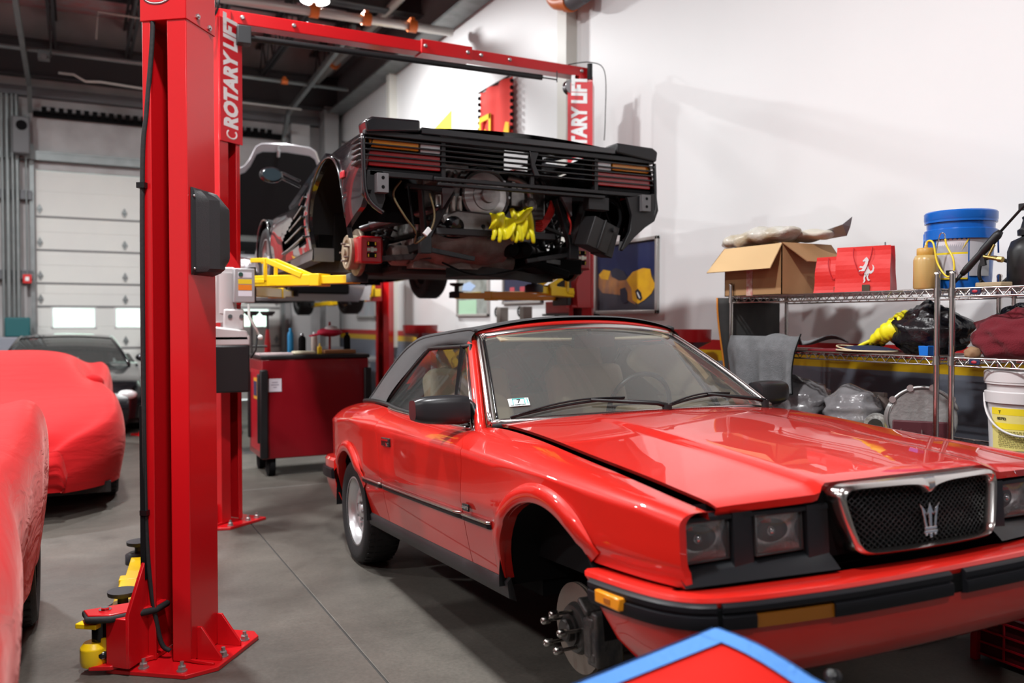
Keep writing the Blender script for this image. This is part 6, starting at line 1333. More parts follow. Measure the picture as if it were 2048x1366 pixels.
def paper_bag(label, loc, rz, w, d, h, emblem):
    t = thing('gift_bag', label, 'paper bag', loc, rz); b = B()
    def wall(u, v):
        p = u * 4; k = int(p) % 4; f = p - int(p); ww = w * (1 - .03 * v); dd = d * (1 - .45 * v)
        c = [(-ww, -dd), (ww, -dd), (ww, dd), (-ww, dd)]; a, e = c[k], c[(k + 1) % 4]; x, y = lerp(a[0], e[0], f), lerp(a[1], e[1], f)
        if k in (1, 3): x -= math.copysign(.35 * d * v * math.sin(pi * f), x)
        return (x, y + .004 * math.sin(9 * v + 5 * x), h * v)
    b.grid(wall, 32, 10, smooth=False); b.b2((-w, -d, 0), (w, d, .003)); bg_ = ob('bag_body', b, BAGR, t)
    b = B(); b.tube(smooth([(-w * .35, -d * .60, h * .97), (-w * .32, -d * .78, h * .75), (-w * .10, -d * .95, h * .42), (w * .08, -d * .95, h * .42), (w * .28, -d * .78, h * .75), (w * .32, -d * .60, h * .97)], 5), .0022, 5); ob('bag_handle', b, mat('cord_red', (.5, .01, .02), .6), t)
    b = B(); b.b2((w * .02, -d - .002, .002), (w * .30, -d - .0005, .036)); ob('bag_tag', b, mat('tag_dark', (.06, .05, .03), .5), bg_)
    if emblem:   # white rearing horse
        hp = [(-.02, .0), (.02, .02), (.10, .16), (.12, .30), (.22, .36), (.30, .46), (.28, .60), (.33, .66), (.36, .84), (.42, .92), (.38, .60), (.44, .52), (.36, .34), (.28, .22), (.14, .10), (.08, -.02)]
        body = [(-.02, .02), (.04, .03), (.03, .10), (.10, .22), (.12, .33), (.20, .38), (.27, .44), (.30, .52), (.28, .60), (.33, .62), (.34, .72), (.40, .76), (.41, .66), (.37, .56), (.38, .48), (.30, .36), (.22, .28), (.20, .20), (.24, .10), (.20, .06), (.16, .12), (.12, .10), (.06, .0)]
        torso = [(.14, .28), (.22, .26), (.30, .34), (.34, .46), (.28, .54), (.24, .66), (.23, .80), (.26, .88), (.22, .95), (.17, 1.0), (.13, .97), (.02, .86), (.05, .82), (.13, .84), (.10, .72), (.04, .64), (-.06, .66), (-.12, .60), (-.08, .60), (-.02, .58), (.04, .56), (-.02, .50), (-.10, .50), (-.14, .42), (-.10, .43), (-.06, .46), (.02, .45), (.10, .46), (.10, .36)]
        leg1 = [(.12, .34), (.20, .30), (.14, .18), (.17, .08), (.12, .0), (.06, .0), (.10, .06), (.08, .18)]; leg2 = [(.22, .34), (.30, .36), (.26, .22), (.30, .12), (.36, .10), (.30, .06), (.24, .10), (.20, .22)]
        tail = [(.30, .36), (.34, .44), (.42, .48), (.44, .60), (.40, .70), (.46, .66), (.50, .56), (.47, .42), (.38, .34)]
        b = B(); sc_ = h * .56
        for pl in (torso, leg1, leg2, tail): b.prism([((x - .15) * sc_ * .95 + w * .12, y * sc_ + h * .20) for x, y in pl], -d * .80 - .012, -d * .80 - .010, lambda x, y, q: (x, q - .0, y))
        for v in range(len(b.v)): x, y, z = b.v[v]; b.v[v] = (x, -d * (1 - .45 * z / h) - .0035 - (.0008 if y < -d * .80 - .011 else 0), z)
        ob('horse_emblem', b, BAGW, bg_)
    return t
paper_bag('red paper shopping bag with white rearing horse emblem on the top shelf', (3.60, 3.06, TS), R(-68), .138, .055, .232, True)
paper_bag('plain red paper bag tucked behind the emblem bag beside the cardboard box', (3.68, 3.30, TS), R(-78), .12, .055, .20, False)
b = B(); b.cyl((0, 0, 0), (0, 0, .27), .004, n=8); tag(ob('thin_rod', b, STEEL, T=Matrix.Translation((3.82, 3.12, TS))), 'thin upright metal rod behind the red emblem bag', 'rod')
t = thing('fluid_bottle', 'amber fluid bottle with yellow tube and hook beside the blue buckets', 'bottle', (3.54, 2.665, TS))
b = B(); b.lathe([(.050, 0), (.055, .008), (.055, .135), (.048, .155), (.036, .16)], n=24); ob('container', b, mat('amber_fluid', (.50, .34, .12), .3, 0, .4), t); b = B(); b.lathe([(.040, .158), (.041, .162), (.041, .188), (.036, .192), (.008, .193), (.008, .205)], n=24); ob('cap', b, mat('cap_amber', (.50, .28, .05), .45), t)
b = B(); b.tube(smooth([(0, 0, .20), (0, -.01, .225), (-.01, -.045, .21), (-.015, -.07, .12), (-.02, -.12, .055), (-.02, -.155, .07), (-.015, -.15, .13), (-.01, -.115, .19), (-.01, -.105, .225)], 6), .0045, 8); ob('yellow_tube', b, mat('tube_yellow', (.80, .58, .03), .3), t)
b = B(); b.tube(smooth([(-.01, -.105, .225), (-.01, -.10, .25), (-.01, -.08, .25), (-.01, -.065, .20), (-.01, -.06, .165)], 6), .003, 6); ob('wire_hook', b, CHR, t)
def bucket(t, z0, r0, r1, h, m, rim=.0):
    b = B(); b.lathe([(r0, z0), (r1, z0 + h), (r1 - .004, z0 + h), (r0 - .004, z0 + .005)], n=48, cap=False); b.lathe([(r0, z0), (r0, z0 + .004)], n=48)
    for f in (.70,): z = z0 + h * f; rr = lerp(r0, r1, f); b.lathe([(rr, z), (rr + .012, z), (rr + .013, z + .045), (rr + .004, z + .05)], n=48, cap=False)
    b.lathe([(r1, z0 + h - .02), (r1 + .008, z0 + h - .02), (r1 + .008, z0 + h), (r1, z0 + h)], n=48, cap=False); return ob('bucket_body', b, m, t, autos=30)
BLU = mat('bucket_blue', (.006, .12, .50), .3, 0, .3)
t = thing('bucket', 'blue plastic bucket with pale labels on the top shelf', 'bucket', (3.75, 2.64, TS), 0)
bk = bucket(t, 0, .132, .148, .335, BLU)
b = B(); b.lathe([(.156, .325), (.158, .33), (.158, .362), (.152, .368), (.142, .368), (.138, .360), (.001, .360)], n=48); ob('lid', b, BLU, t, autos=30)
def wrap(z0, z1, a0, a1, r, n=16, rt=.0): b = B(); b.grid(lambda u, v: ((r + .0015 + rt * v) * math.cos(lerp(a0, a1, u)), (r + .0015 + rt * v) * math.sin(lerp(a0, a1, u)), lerp(z0, z1, v)), n, 2); return b
LBL = mat('label_pale', (.50, .51, .54), .6)
def ctext(name, s, size, r, a, z, m, par, sx=1):   # text standing on a curved side
    F = frame((r * math.cos(a), r * math.sin(a), z), (-math.sin(a), math.cos(a), 0), (0, 0, 1)); return text(name, s, size, F, m, par, ext=.0006, sx=sx, bold=.0003)
fa = math.atan2(-2.64, -3.75)
lb = ob('bucket_label', wrap(.05, .235, fa - .78, fa - .02 + .25, .1375, rt=.004), mat('label_lilac', (.60, .58, .62), .6), t); ob('label_band', wrap(.155, .170, fa - .78, fa + .22, .1395, rt=.001), MATS['label_yellow'], lb); ob('label_grey', wrap(.17, .235, fa - .78, fa + .22, .1402, rt=.0012), mat('label_grey', (.36, .36, .40), .6), lb); ob('label_band', wrap(.045, .052, fa - .78, fa + .22, .138, rt=.001), MATS['label_yellow'], lb)
b = B(); b.grid(lambda u, v: (.1455 * math.cos(fa + .02 + .20 * v + .05 * u * v), .1455 * math.sin(fa + .02 + .20 * v + .05 * u * v), lerp(.175, .232, v)), 2, 8); ob('label_flash', b, MATS['label_yellow'], lb)
ob('bucket_label', wrap(.06, .245, fa + .27, fa + 1.0, .138, rt=.004), LBL, t)
b = B()
for i in range(9): b.box(((.1405) * math.cos(fa - .42 + i * .018), .1405 * math.sin(fa - .42 + i * .018), .075), (.002, .0015 + .001 * (i % 2), .024), rot=(0, 0, fa - .42 + i * .018))
ob('barcode', b, BLACK, lb)
b = B()
for s in (-1, 1): a = fa + s * 1.5; b.tube([(.155 * math.cos(a), .155 * math.sin(a), .27), (.158 * math.cos(a), .158 * math.sin(a), .17)], .004, 6)
ob('bail_handle', b, BLU, t)
# pressure sprayer with wand
t = thing('pressure_sprayer', 'black garden pressure sprayer tank with coiled hose at the right edge', 'sprayer', (3.76, 2.30, TS))
b = B(); b.lathe([(.09, 0), (.10, .015), (.10, .16), (.085, .205), (.045, .225), (.045, .24)], n=28); ob('tank', b, mat('tank_black', (.012, .012, .013), .4), t)
b = B(); b.lathe([(.06, .23), (.062, .255), (.05, .262), (.04, .30), (.045, .31), (.02, .33)], n=12, smooth=False); b.cyl((0, 0, .31), (0, 0, .36), .012, n=10); b.box((0, 0, .36), (.03, .12, .03)); ob('pump_cap', b, BLACK, t, bev=.003)
b = B(); a = math.atan2(-2.3, -3.76)
for i in range(7): b.box((.1015 * math.cos(a + .2), .1015 * math.sin(a + .2), .08 + i * .013), (.001, .06, .004), rot=(0, 0, a + .2))
ob('tank_print', b, mat('print_gold', (.30, .25, .08), .5), t)
b = B(); b.tube(smooth([(-.02, .10, .12), (-.06, .14, .14), (-.10, .17, .12), (-.10, .18, .05), (-.06, .16, .012), (-.05, .05, .012), (-.09, -.10, .014), (-.12, -.25, .02), (-.05, -.3, .02)], 7), .008, 8); b.tube(smooth([(-.12, .16, .03), (-.08, .17, .015), (.0, .15, .02), (.02, .11, .06)], 6), .008, 8); ob('hose', b, RUB, t)
t = thing('spray_wand', 'black spray wand with brass fitting leaning across the blue bucket', 'spray wand', (3.52, 2.60, TS))
w0, w1 = Vector((.0, -.075, .005)), Vector((.10, -.40, .40)); d = (w1 - w0)
b = B(); b.tube([w0, w0 + d * .16], [.006, .010], 8); b.tube([w0 + d * .14, w0 + d * .2, w0 + d * .36, w0 + d * .40, w0 + d * .56, w0 + d * .60], [.012, .016, .014, .018, .019, .012], 12); b.tube([w0 + d * .58, w1 + d * .4], .006, 8); p = w0 + d * .38; b.bar(p, p + Vector((0, -.01, -.06)), .014, .02); ob('wand_grip', b, BLACK, t)
b = B(); b.cyl(p + Vector((0, -.01, -.02)), p + Vector((.0, -.075, -.035)), .009, n=10); b.cyl(p + Vector((0, -.075, -.035)), p + Vector((0, -.095, -.039)), .013, n=8, smooth=False); b.cyl(p + Vector((0, -.03, -.02)), p + Vector((.01, -.05, .03)), .006, n=8); ob('brass_fitting', b, mat('brass', (.50, .36, .12), .3, 1), t)
b = B(); b.prism([(0, 0), (.10, .03), (.16, .02), (.14, -.03), (.03, -.04)], 0, .02, lambda x, y, z: (y, -x, z)); tag(ob('cardboard_scrap', b, mat('scrap_tan', (.40, .31, .19), .8), bev=.003, T=Matrix.Translation((3.60, 2.46, TS + .002))), 'torn tan cardboard scrap under the sprayer hose', 'cardboard scrap')
# ---- on the middle shelf
MSZ = 1.2285
t = thing('towel', 'grey microfibre towel draped over the far end of the middle shelf', 'towel', (3.5, 3.66, MSZ))
TWL = mat('towel_grey', (.20, .205, .215), .95, noise=(14, (.12, .125, .13), .8), bump=(220, .7), sheen=.15)
def tw_(u, v):
    y = lerp(-.27, .265, u); fold = .030 * math.sin(u * 17 + 1) + .014 * math.sin(u * 31)
    if v < .42: k = v / .42; return (lerp(.36, .0, k), y, .045 + .02 * math.sin(8 * u + 5 * k) + .01 * k + .02 * math.sin(pi * k))
    k = (v - .42) / .58; a = min(1, k / .12); return (-.03 * a - fold * k - .005, y + .02 * math.sin(3 * k + u), .052 * (1 - a) + lerp(.04, -.235 - .03 * math.sin(u * 2.2), k) * 1)
b = B(); b.grid(tw_, 60, 44); o = ob('towel_cloth', b, TWL, t, solid=.007)
b = B(); b.tube([tw_(u / 30, 1) for u in range(31)], .004, 6); b.tube([tw_(0, .42 + .58 * u / 20) for u in range(21)], .004, 6); ob('towel_binding', b, MATT, t)
t = thing('cloth_pad', 'navy cloth pad with cream piping under the yellow gloves on the middle shelf', 'pad', (3.58, 3.03, MSZ))
def pad(u, v): a = 2 * pi * u; return (.10 * math.sin(a) * v, .17 * math.cos(a) * v, .012 + .022 * (1 - v * v) + .02 * v * max(0, math.cos(a)) * 0)
b = B(); b.grid(pad, 30, 6); ob('pad_cloth', b, mat('pad_navy', (.012, .018, .05), .85), t, solid=.01, soff=0)
b = B(); b.tube([Vector(pad(k / 40, 1.0)) for k in range(40)], .005, 6, closed=True); b.tube([Vector(pad(k / 40, 1.0)) + Vector((0, 0, .022 * max(0, math.sin(2 * pi * k / 40 + 1.6)))) for k in range(41)], .004, 6); ob('pad_piping', b, mat('piping_cream', (.62, .52, .34), .7), t)
t = thing('rubber_gloves', 'pair of yellow rubber gloves heaped against the black bin bag on the middle shelf', 'gloves', (3.60, 2.92, MSZ + .03))
for k, pts in enumerate([[(0, .10, .02), (-.01, .06, .05), (0, .0, .09), (.01, -.05, .13), (.0, -.10, .145)], [(.03, .06, .02), (.0, .03, .05), (-.02, -.02, .08), (-.01, -.07, .09)]]):
    b = B(); n_ = len(smooth(pts, 5)); b.tube(smooth(pts, 5), [lerp(.020, .045, min(1, i / 9)) * (1 + .12 * math.sin(i * 2.1 + k)) for i in range(n_)], 12, flat=.72); g = ob('glove', b, GLOVE, t)
    for i in range(4): b = B(); b.tube(smooth([(pts[0][0] + .012 * (i - 1.5), pts[0][1] - .01, pts[0][2] + .01), (pts[0][0] + .02 * (i - 1.5), pts[0][1] + .03, pts[0][2] - .01), (pts[0][0] + .02 * (i - 1.5) - .01, pts[0][1] + .05, pts[0][2] - .025)], 3), .010, 8); ob('finger', b, GLOVE, g)
BINB = mat('bin_bag_black', (.010, .010, .012), .22, bump=(22, 1.0))
crumple('bin_bag', (3.70, 2.76, MSZ), (.17, .20, .13), BINB, 5, 'shiny black plastic bin bag bulging on the middle shelf behind the blue tub', 'bin bag', amp=.45, n=30, flat=.85, fr=2.6)
crumple('bin_bag', (3.76, 2.36, MSZ), (.13, .12, .13), BINB, 11, 'black plastic bag behind the maroon cloth on the right hand middle shelf', 'bin bag', amp=.45, n=24, flat=.85)
b = B(); b.lathe([(.032, 0), (.036, .045), (.033, .045), (.030, .004)], n=4, smooth=False, cap=False); b.lathe([(.032, 0), (.032, .002)], n=4); tag(ob('blue_tub', b, mat('tub_blue', (.008, .16, .62), .4), bev=.004, T=Matrix.Translation((3.545, 2.66, MSZ)) @ Matrix.Rotation(R(45), 4, 'Z')), 'small bright blue plastic tub in front of the black bin bag', 'tub')
MAR = mat('maroon_cloth', (.13, .004, .012), .9, sheen=.08, bump=(160, .4))
crumple('folded_cloth', (3.66, 2.28, MSZ), (.15, .20, .11), MAR, 21, 'bunched dark red cloth on the right hand middle shelf above the white bucket', 'cloth', amp=.55, n=30, flat=.8, fr=2.2)
b = B(); b.box((0, 0, .006), (.38, .36, .012)); tag(ob('shelf_liner', b, mat('liner_red', (.16, .006, .012), .85), bev=.003, T=Matrix.Translation((3.725, 3.20, MSZ))), 'flat dark red cloth lining the middle shelf behind the navy pad', 'cloth')
crumple('crumpled_paper', (3.53, 2.42, MSZ), (.03, .035, .03), mat('kraft_paper', (.28, .17, .09), .8), 8, 'crumpled brown paper wad at the front of the right hand middle shelf', 'paper', n=14)
# ---- on the shelf below
LZ = .8035
CLB = mat('clear_bag_plastic', (.17, .16, .165), .2, 0, .4, bump=(14, .9), noise=(5, (.28, .27, .28), .7))
crumple('plastic_bag', (3.66, 3.62, LZ), (.16, .26, .15), CLB, 31, 'milky plastic bag slumped on the lower shelf beneath the grey towel', 'plastic bag', amp=.4, n=26, flat=.8)
crumple('plastic_bag', (3.66, 3.18, LZ), (.15, .17, .13), CLB, 37, 'translucent plastic bag right of the towel on the lower shelf', 'plastic bag', amp=.4, n=26, flat=.8)
t = thing('bell_housing', 'cast aluminium gearbox bell housing with bolts on the lower shelf', 'gearbox part', (3.66, 2.76, LZ))
fwd = Vector((-.82, -.57, 0)); side = Vector((.57, -.82, 0))
F = frame((0, 0, .115), side, (0, 0, 1)); b = B()
b.lathe([(.145, -.06), (.150, -.055), (.150, -.03), (.12, -.02), (.075, .05), (.06, .09), (.02, .09)], n=36, T=F @ Matrix.Translation((0, 0, .02)) @ Matrix.Rotation(R(0), 4, 'X'), axis=(0, 0, -1))
ob('housing_shell', b, ALU, t, autos=35)
b = B()
for k in range(5): b.tube([(( .155 + .004 * k) * math.cos(a), (.150 + .0 * k) * math.sin(a) - .004, .09 - .016 * k) for a in [R(150 + 75 * i / 12) for i in range(13)]], .0045, 6, T=F)
ob('cooling_fin', b, mat('fin_alloy', (.55, .55, .54), .35, .8), t)
b = B(); b.tube([(.158 * math.cos(a), .155 * math.sin(a), .08) for a in [R(20 + 125 * i / 16) for i in range(17)]], .008, 8, T=F); 
for a in (40, 75, 110, 145): b.lathe([(.016, 0), (.016, .03)], (.162 * math.cos(R(a)), .158 * math.sin(R(a)), .06), n=10, T=F)
ob('housing_flange', b, MATS['fin_alloy'], t)
b = B(); b.box((-.0, -.06, .10), (.26, .11, .03), T=F); b.lathe([(.03, .1), (.03, .118)], (-.05, -.07, 0), n=14, T=F); b.lathe([(.03, .1), (.03, .118)], (.05, -.07, 0), n=14, T=F); ob('gasket_face', b, mat('gasket_maroon', (.08, .012, .018), .6), t, bev=.006)
for x in (-.09, .0): b = B(); b.cyl((x, -.045, .11), (x, -.09, .15), .005, n=8, T=F); ob('stud_bolt', b, CHR, t)
t = thing('alternator', 'small dark engine alternator on the lower shelf left of the bell housing', 'engine part', (3.62, 3.0, LZ)); b = B(); b.lathe([(.03, -.05), (.055, -.045), (.058, -.01), (.05, 0), (.058, .01), (.055, .045), (.03, .05)], (0, 0, .06), (.8, .55, 0), 20); ob('alternator_body', b, ENG, t, autos=35); b = B(); b.lathe([(.02, .05), (.035, .055), (.025, .065), (.035, .075)], (0, 0, .06), (-.8, -.55, 0), 18); ob('pulley', b, DKM, t)
t = thing('exhaust_manifold', 'rusty dark bent pipe casting on the lower shelf behind the alternator', 'engine part', (3.76, 2.98, LZ)); b = B(); b.tube(smooth([(0, .12, .19), (0, .09, .17), (0, .06, .13), (0, .0, .11), (0, -.06, .10), (0, -.10, .07)], 5), .022, 10); b.box((0, .12, .20), (.03, .08, .02)); b.b2((-.03, -.12, 0), (.03, -.04, .08)); ob('pipe_casting', b, RUST, t)
for k, (y, l) in enumerate(((3.14, 'oily small pump part lying left of the yellow box on the lower shelf'), (3.08, 'dark valve cover fitting between pump and alternator on the lower shelf'))):
    t = thing('pump_part', l, 'engine part', (3.545, y, LZ)); b = B(); b.lathe([(.022, 0), (.03, .01), (.03, .03), (.018, .045), (.01, .06)], n=12); b.box((.02, .02, .02), (.05, .03, .03)); ob('pump_body', b, BLACKG, t, bev=.004)
b = B(); b.b2((-.05, -.11, 0), (.05, .11, .045)); b.b2((-.03, -.09, .045), (.03, .02, .055)); tag(ob('yellow_case', b, mat('case_yellow', (.75, .55, .01), .45), bev=.008, T=Matrix.Translation((3.55, 2.93, LZ))), 'flat yellow plastic case in front of the bell housing on the lower shelf', 'case')
b = B(); b.box((0, 0, .05), (.02, .16, .10)); tag(ob('blue_packet', b, mat('packet_blue', (.18, .24, .33), .6), T=Matrix.Translation((3.86, 3.10, LZ))), 'pale blue packet at the back of the lower shelf near the wall', 'packet')
t = thing('bucket', 'white plastic bucket with yellow label under the middle shelf', 'bucket', (3.66, 2.27, LZ)); bk = bucket(t, 0, .128, .143, .335, mat('bucket_white', (.62, .60, .60), .35, 0, .2))
b = B(); b.lathe([(.150, .32), (.153, .325), (.153, .365), (.146, .372), (.001, .368)], n=48); ob('lid', b, MATS['bucket_white'], t, autos=30)
fa = math.atan2(-2.27, -3.66); lb = ob('bucket_label', wrap(.035, .215, fa - 1.0, fa + 1.3, .1305, rt=.0075), mat('label_straw', (.72, .62, .20), .55), t); ob('label_band', wrap(.125, .15, fa - 1.0, fa + 1.3, .1352, rt=.001), mat('label_gold', (.80, .62, .02), .5), lb); ob('label_band', wrap(.185, .213, fa - 1.0, fa + 1.3, .1372, rt=.0013), MATS['label_gold'], lb)
ctext('label_code', '00793', .016, .1385, fa - .62, .168, BLACK, lb); ctext('label_letter', 'T', .018, .1395, fa - .68, .196, BLACK, lb)
b = B()
for i in range(9):
    for j in range(14): a = fa - .72 + j * .055 + .01 * ((i * 7 + j) % 3); b.box((.1375 * math.cos(a), .1375 * math.sin(a), .115 - i * .0075), (.0006, .0055, .0028), rot=(0, 0, a))
ob('label_print', b, mat('print_olive', (.22, .19, .06), .6), lb)
b = B()
for i in range(12): a = fa + .35 + i * .016; b.box((.1345 * math.cos(a), .1345 * math.sin(a), .055), (.001, .0014 + .0007 * (i % 3), .024), rot=(0, 0, a))
ob('barcode', b, BLACK, lb)
b = B(); b.tube([(.150 * math.cos(a), .150 * math.sin(a), z) for a, z in [(fa - 1.5 + 3.0 * k / 30, .27 - .17 * math.sin(pi * k / 30) ** .7) for k in range(31)]], .005, 8); ob('bail_handle', b, MATS['bucket_white'], t)
# bottom: wheels and metal parts in the dark
for y, l in ((2.9, 'dark bagged load at the bottom of the long shelving unit'), (3.4, 'dark bundle at the far bottom of the long shelving unit')): crumple('bin_bag', (3.72, y, .303), (.16, .2, .16), BINB, int(y * 10), l, 'bin bag', n=18, flat=.8)
t = thing('spare_rotor', 'dark round brake rotor standing on the bottom shelf above the red crate', 'engine part', (3.62, 2.30, .303)); b = B(); b.lathe([(.04, 0), (.13, 0), (.13, .025), (.04, .025)], (0, 0, .13), (-.8, -.6, 0), 30); ob('rotor_ring', b, DKM, t)
t = thing('strut_assembly', 'silver strut and bracket leaning on the bottom shelf at right', 'engine part', (3.66, 2.1, .303)); b = B(); b.cyl((0, .05, .0), (-.03, -.08, .26), .02); b.bar((0, .06, .15), (-.02, -.12, .2), .012, .05); b.cyl((0, -.1, 0), (0, .02, .22), .012); ob('strut_tube', b, ALU, t)
t = thing('crate', 'red collapsible plastic crate on the floor at the lower right corner', 'crate', (3.28, 1.62, 0)); CR = mat('crate_red', (.42, .006, .018), .35)
b = B(); A, L_, H_ = .40, .60, .235
for x in (0, A):
    for z in (.03, .08, .13, .18, .225): b.bar((x, 0, z), (x, L_, z), .010, .008 if z < .2 else .02)
    for k in range(6): b.bar((x, L_ * k / 5, .03), (x, L_ * k / 5, .235), .008)
for y in (0, L_):
    for z in (.03, .08, .13, .18, .225): b.bar((0, y, z), (A, y, z), .010, .008 if z < .2 else .02)
    for k in range(5): b.bar((A * k / 4, y, .03), (A * k / 4, y, .235), .008)
for x in (0, A):
    for y in (0, L_): b.b2((x - .014, y - .014, 0), (x + .014, y + .014, .24))
b.b2((0, 0, .025), (A, L_, .03)); ob('crate_frame', b, CR, t, bev=.0015, seg=1)
b = B(); b.b2((.012, .012, .03), (A - .012, L_ - .012, .20)); ob('crate_panel', b, mat('crate_inner', (.09, .004, .008), .6), t)
b = B()
for y in (.15, .45): b.b2((-.014, y - .03, .222), (.006, y + .03, .242))
ob('crate_latch', b, MATT, t)
b = B(); b.b2((0, 0, 0), (.35, .5, .02)); b.tube([(-.004, 0, .018), (-.004, .5, .018)], .004, 6); tag(ob('drip_tray', b, mat('tray_black', (.02, .02, .022), .4), bev=.004, T=Matrix.Translation((3.10, 2.42, 0))), 'flat black drip tray on the floor beyond the red crate', 'tray')
# ================================================================== wall pictures, banners, small equipment
def picture(label, y0, y1, z0, z1, group=None):
    t = thing('framed_picture', label, 'picture', (WX, (y0 + y1) / 2, z0)); w = (y1 - y0) / 2; h = z1 - z0; b = B()
    for a, c in (((-w, 0), (w, .03)), ((-w, h - .03), (w, h)), ((-w, 0), (-w + .03, h)), ((w - .03, 0), (w, h))): b.b2((-.03, a[0], a[1]), (0, c[0], c[1]))
    ob('picture_frame', b, mat('frame_silver', (.46, .44, .42), .4, .4), t, bev=.004); return t, w, h
def sheet(t, w, h, name, m, y0=-1, y1=1, z0=0, z1=1, d=.008): b = B(); b.b2((-d, w * y0, h * z0), (-d + .002, w * y1, h * z1)); return ob(name, b, m, t)
def poly(t, w, h, name, m, pts, d=.011): b = B(); b.prism([((1 - 2 * x) * w, z * h) for x, z in pts], -d, -d + .002, lambda y, z, x: (x, y, z)); return ob(name, b, m, t)
t, w, h = picture('large framed picture of an open yellow racing car on the right wall', 5.72, 6.68, 1.455, 2.10)
pr = sheet(t, w, h, 'print', mat('print_navy', (.012, .018, .075), .35, noise=(3, (.03, .04, .10), .7)), -.94, .94, .04, .96); poly(t, w, h, 'track', mat('print_slate', (.035, .04, .06), .5, noise=(4, (.06, .05, .06), .6)), [(.03, .04), (.97, .04), (.97, .50), (.5, .44), (.03, .46)], .0095)
YC = mat('print_yellow', (.75, .42, .015), .45, noise=(9, (.55, .25, .02), .6)); OR_ = mat('print_orange', (.42, .18, .05), .5, noise=(8, (.15, .09, .09), .7)); DK_ = mat('print_dark', (.02, .02, .04), .5)
poly(t, w, h, 'car_tail', OR_, [(.05, .52), (.10, .60), (.24, .60), (.34, .52), (.50, .48), (.62, .40), (.66, .12), (.58, .16), (.42, .26), (.12, .30), (.05, .38)]); poly(t, w, h, 'cockpit', DK_, [(.26, .60), (.34, .64), (.48, .58), (.56, .46), (.40, .46), (.28, .52)], .0125)
poly(t, w, h, 'car_nose', YC, [(.52, .46), (.62, .56), (.78, .60), (.88, .58), (.90, .48), (.96, .36), (.90, .26), (.80, .18), (.70, .13), (.62, .18), (.60, .34)], .013); poly(t, w, h, 'car_fin', YC, [(.06, .56), (.14, .63), (.26, .60), (.22, .48), (.10, .50)], .0125)
poly(t, w, h, 'number_roundel', mat('print_black', (.01, .01, .02), .5), [(.66, .30), (.70, .33), (.75, .28), (.77, .20), (.74, .17), (.69, .20)], .015); poly(t, w, h, 'roundel_mark', mat('print_white', (.7, .7, .7), .5), [(.69, .28), (.70, .29), (.74, .21), (.73, .20)], .017); poly(t, w, h, 'front_tyre', DK_, [(.42, .34), (.50, .36), (.54, .28), (.54, .16), (.48, .14), (.43, .2)], .0145)
t, w, h = picture('framed poster with three pale red badges on a dark field behind the lift arm', 7.68, 8.60, 1.58, 2.02); sheet(t, w, h, 'print', mat('poster_navy', (.03, .035, .07), .4), -.94, .94, .07, .93)
for k, x in enumerate((.24, .50, .76)): poly(t, w, h, 'badge_print', mat('badge_pink', (.45, .07, .09), .5), [(x - .06, .42), (x + .06, .42), (x + .06, .32), (x, .22), (x - .06, .32)])
poly(t, w, h, 'poster_band', mat('band_pink', (.5, .16, .2), .5), [(.06, .7), (.94, .7), (.94, .93), (.06, .93)])
t, w, h = picture('framed pale landscape picture with a green foreground on the right wall', 8.97, 9.90, 1.45, 2.04); sheet(t, w, h, 'print', mat('print_sage', (.35, .38, .36), .4, noise=(5, (.12, .14, .12), .8)), -.94, .94, .05, .95); poly(t, w, h, 'green_field', mat('print_mint', (.38, .60, .42), .5), [(.05, .05), (.62, .05), (.62, .34), (.05, .34)]); poly(t, w, h, 'ochre_band', mat('print_ochre', (.33, .25, .08), .5), [(.05, .40), (.75, .40), (.75, .5), (.05, .5)]); poly(t, w, h, 'blue_shape', mat('print_blue', (.35, .48, .68), .5), [(.15, .55), (.45, .52), (.6, .62), (.4, .72), (.2, .68)])
t, w, h = picture('small framed pale blue picture near the rear corner of the right wall', 13.2, 14.2, 1.45, 1.80); sheet(t, w, h, 'print', mat('print_pale', (.45, .55, .60), .5, noise=(4, (.60, .5, .52), .7)), -.92, .92, .08, .92)
# banners hung from the wall
t = thing('wall_banner', 'red hanging banner with yellow lettering and dark tassels high on the right wall', 'banner', (4.22, 8.65, 4.05))
b = B(); b.grid(lambda u, v: (.02 * math.sin(u * 15) * (1 - v * .3), lerp(.40, -.40, u), -1.05 * v), 40, 6); fl = ob('banner_cloth', b, mat('banner_cloth_red', (.66, .035, .025), .8), t, solid=.004)
b = B(); b.cyl((0, -.45, .01), (0, .45, .01), .012); b.cyl((0, 0, 0), (.08, 0, .02), .006); ob('banner_rod', b, DKM, t)
YB = mat('banner_yellow', (.85, .48, .01), .7); b = B()
for y, z0, z1 in ((.36, -.95, -.36), (.10, -.95, -.30)): b.b2((-.03, y - .025, z0), (-.024, y + .025, z1))
b.b2((-.03, .08, -.36), (-.024, .38, -.30)); b.b2((-.03, .20, -.9), (-.024, .24, -.46)); b.b2((-.03, .28, -.9), (-.024, .31, -.48)); ob('banner_lettering', b, YB, fl)
b = B(); b.prism([(-.02, -1.04), (-.38, -1.04), (-.38, -.50), (-.30, -.48)], -.03, -.024, lambda y, z, x: (x, y, z)); ob('banner_corner', b, YB, fl)
b = B()
for s in (-1, 1):
    for k in range(14): b.ball((-.01, s * .415, -.06 - k * .072), .024, 8)
ob('banner_tassel', b, MATT, t)
b = B(); b.prism([(-.36, .24), (-.36, -.4), (.5, -.4), (.5, .06)], -.03, -.02, lambda y, z, x: (x, y, z)); o = tag(ob('pennant', b, mat('pennant_yellow', (.88, .66, .06), .8), T=Matrix.Translation((WX + .019, 10.45, 3.85))), 'plain yellow three cornered pennant on the right wall', 'pennant')
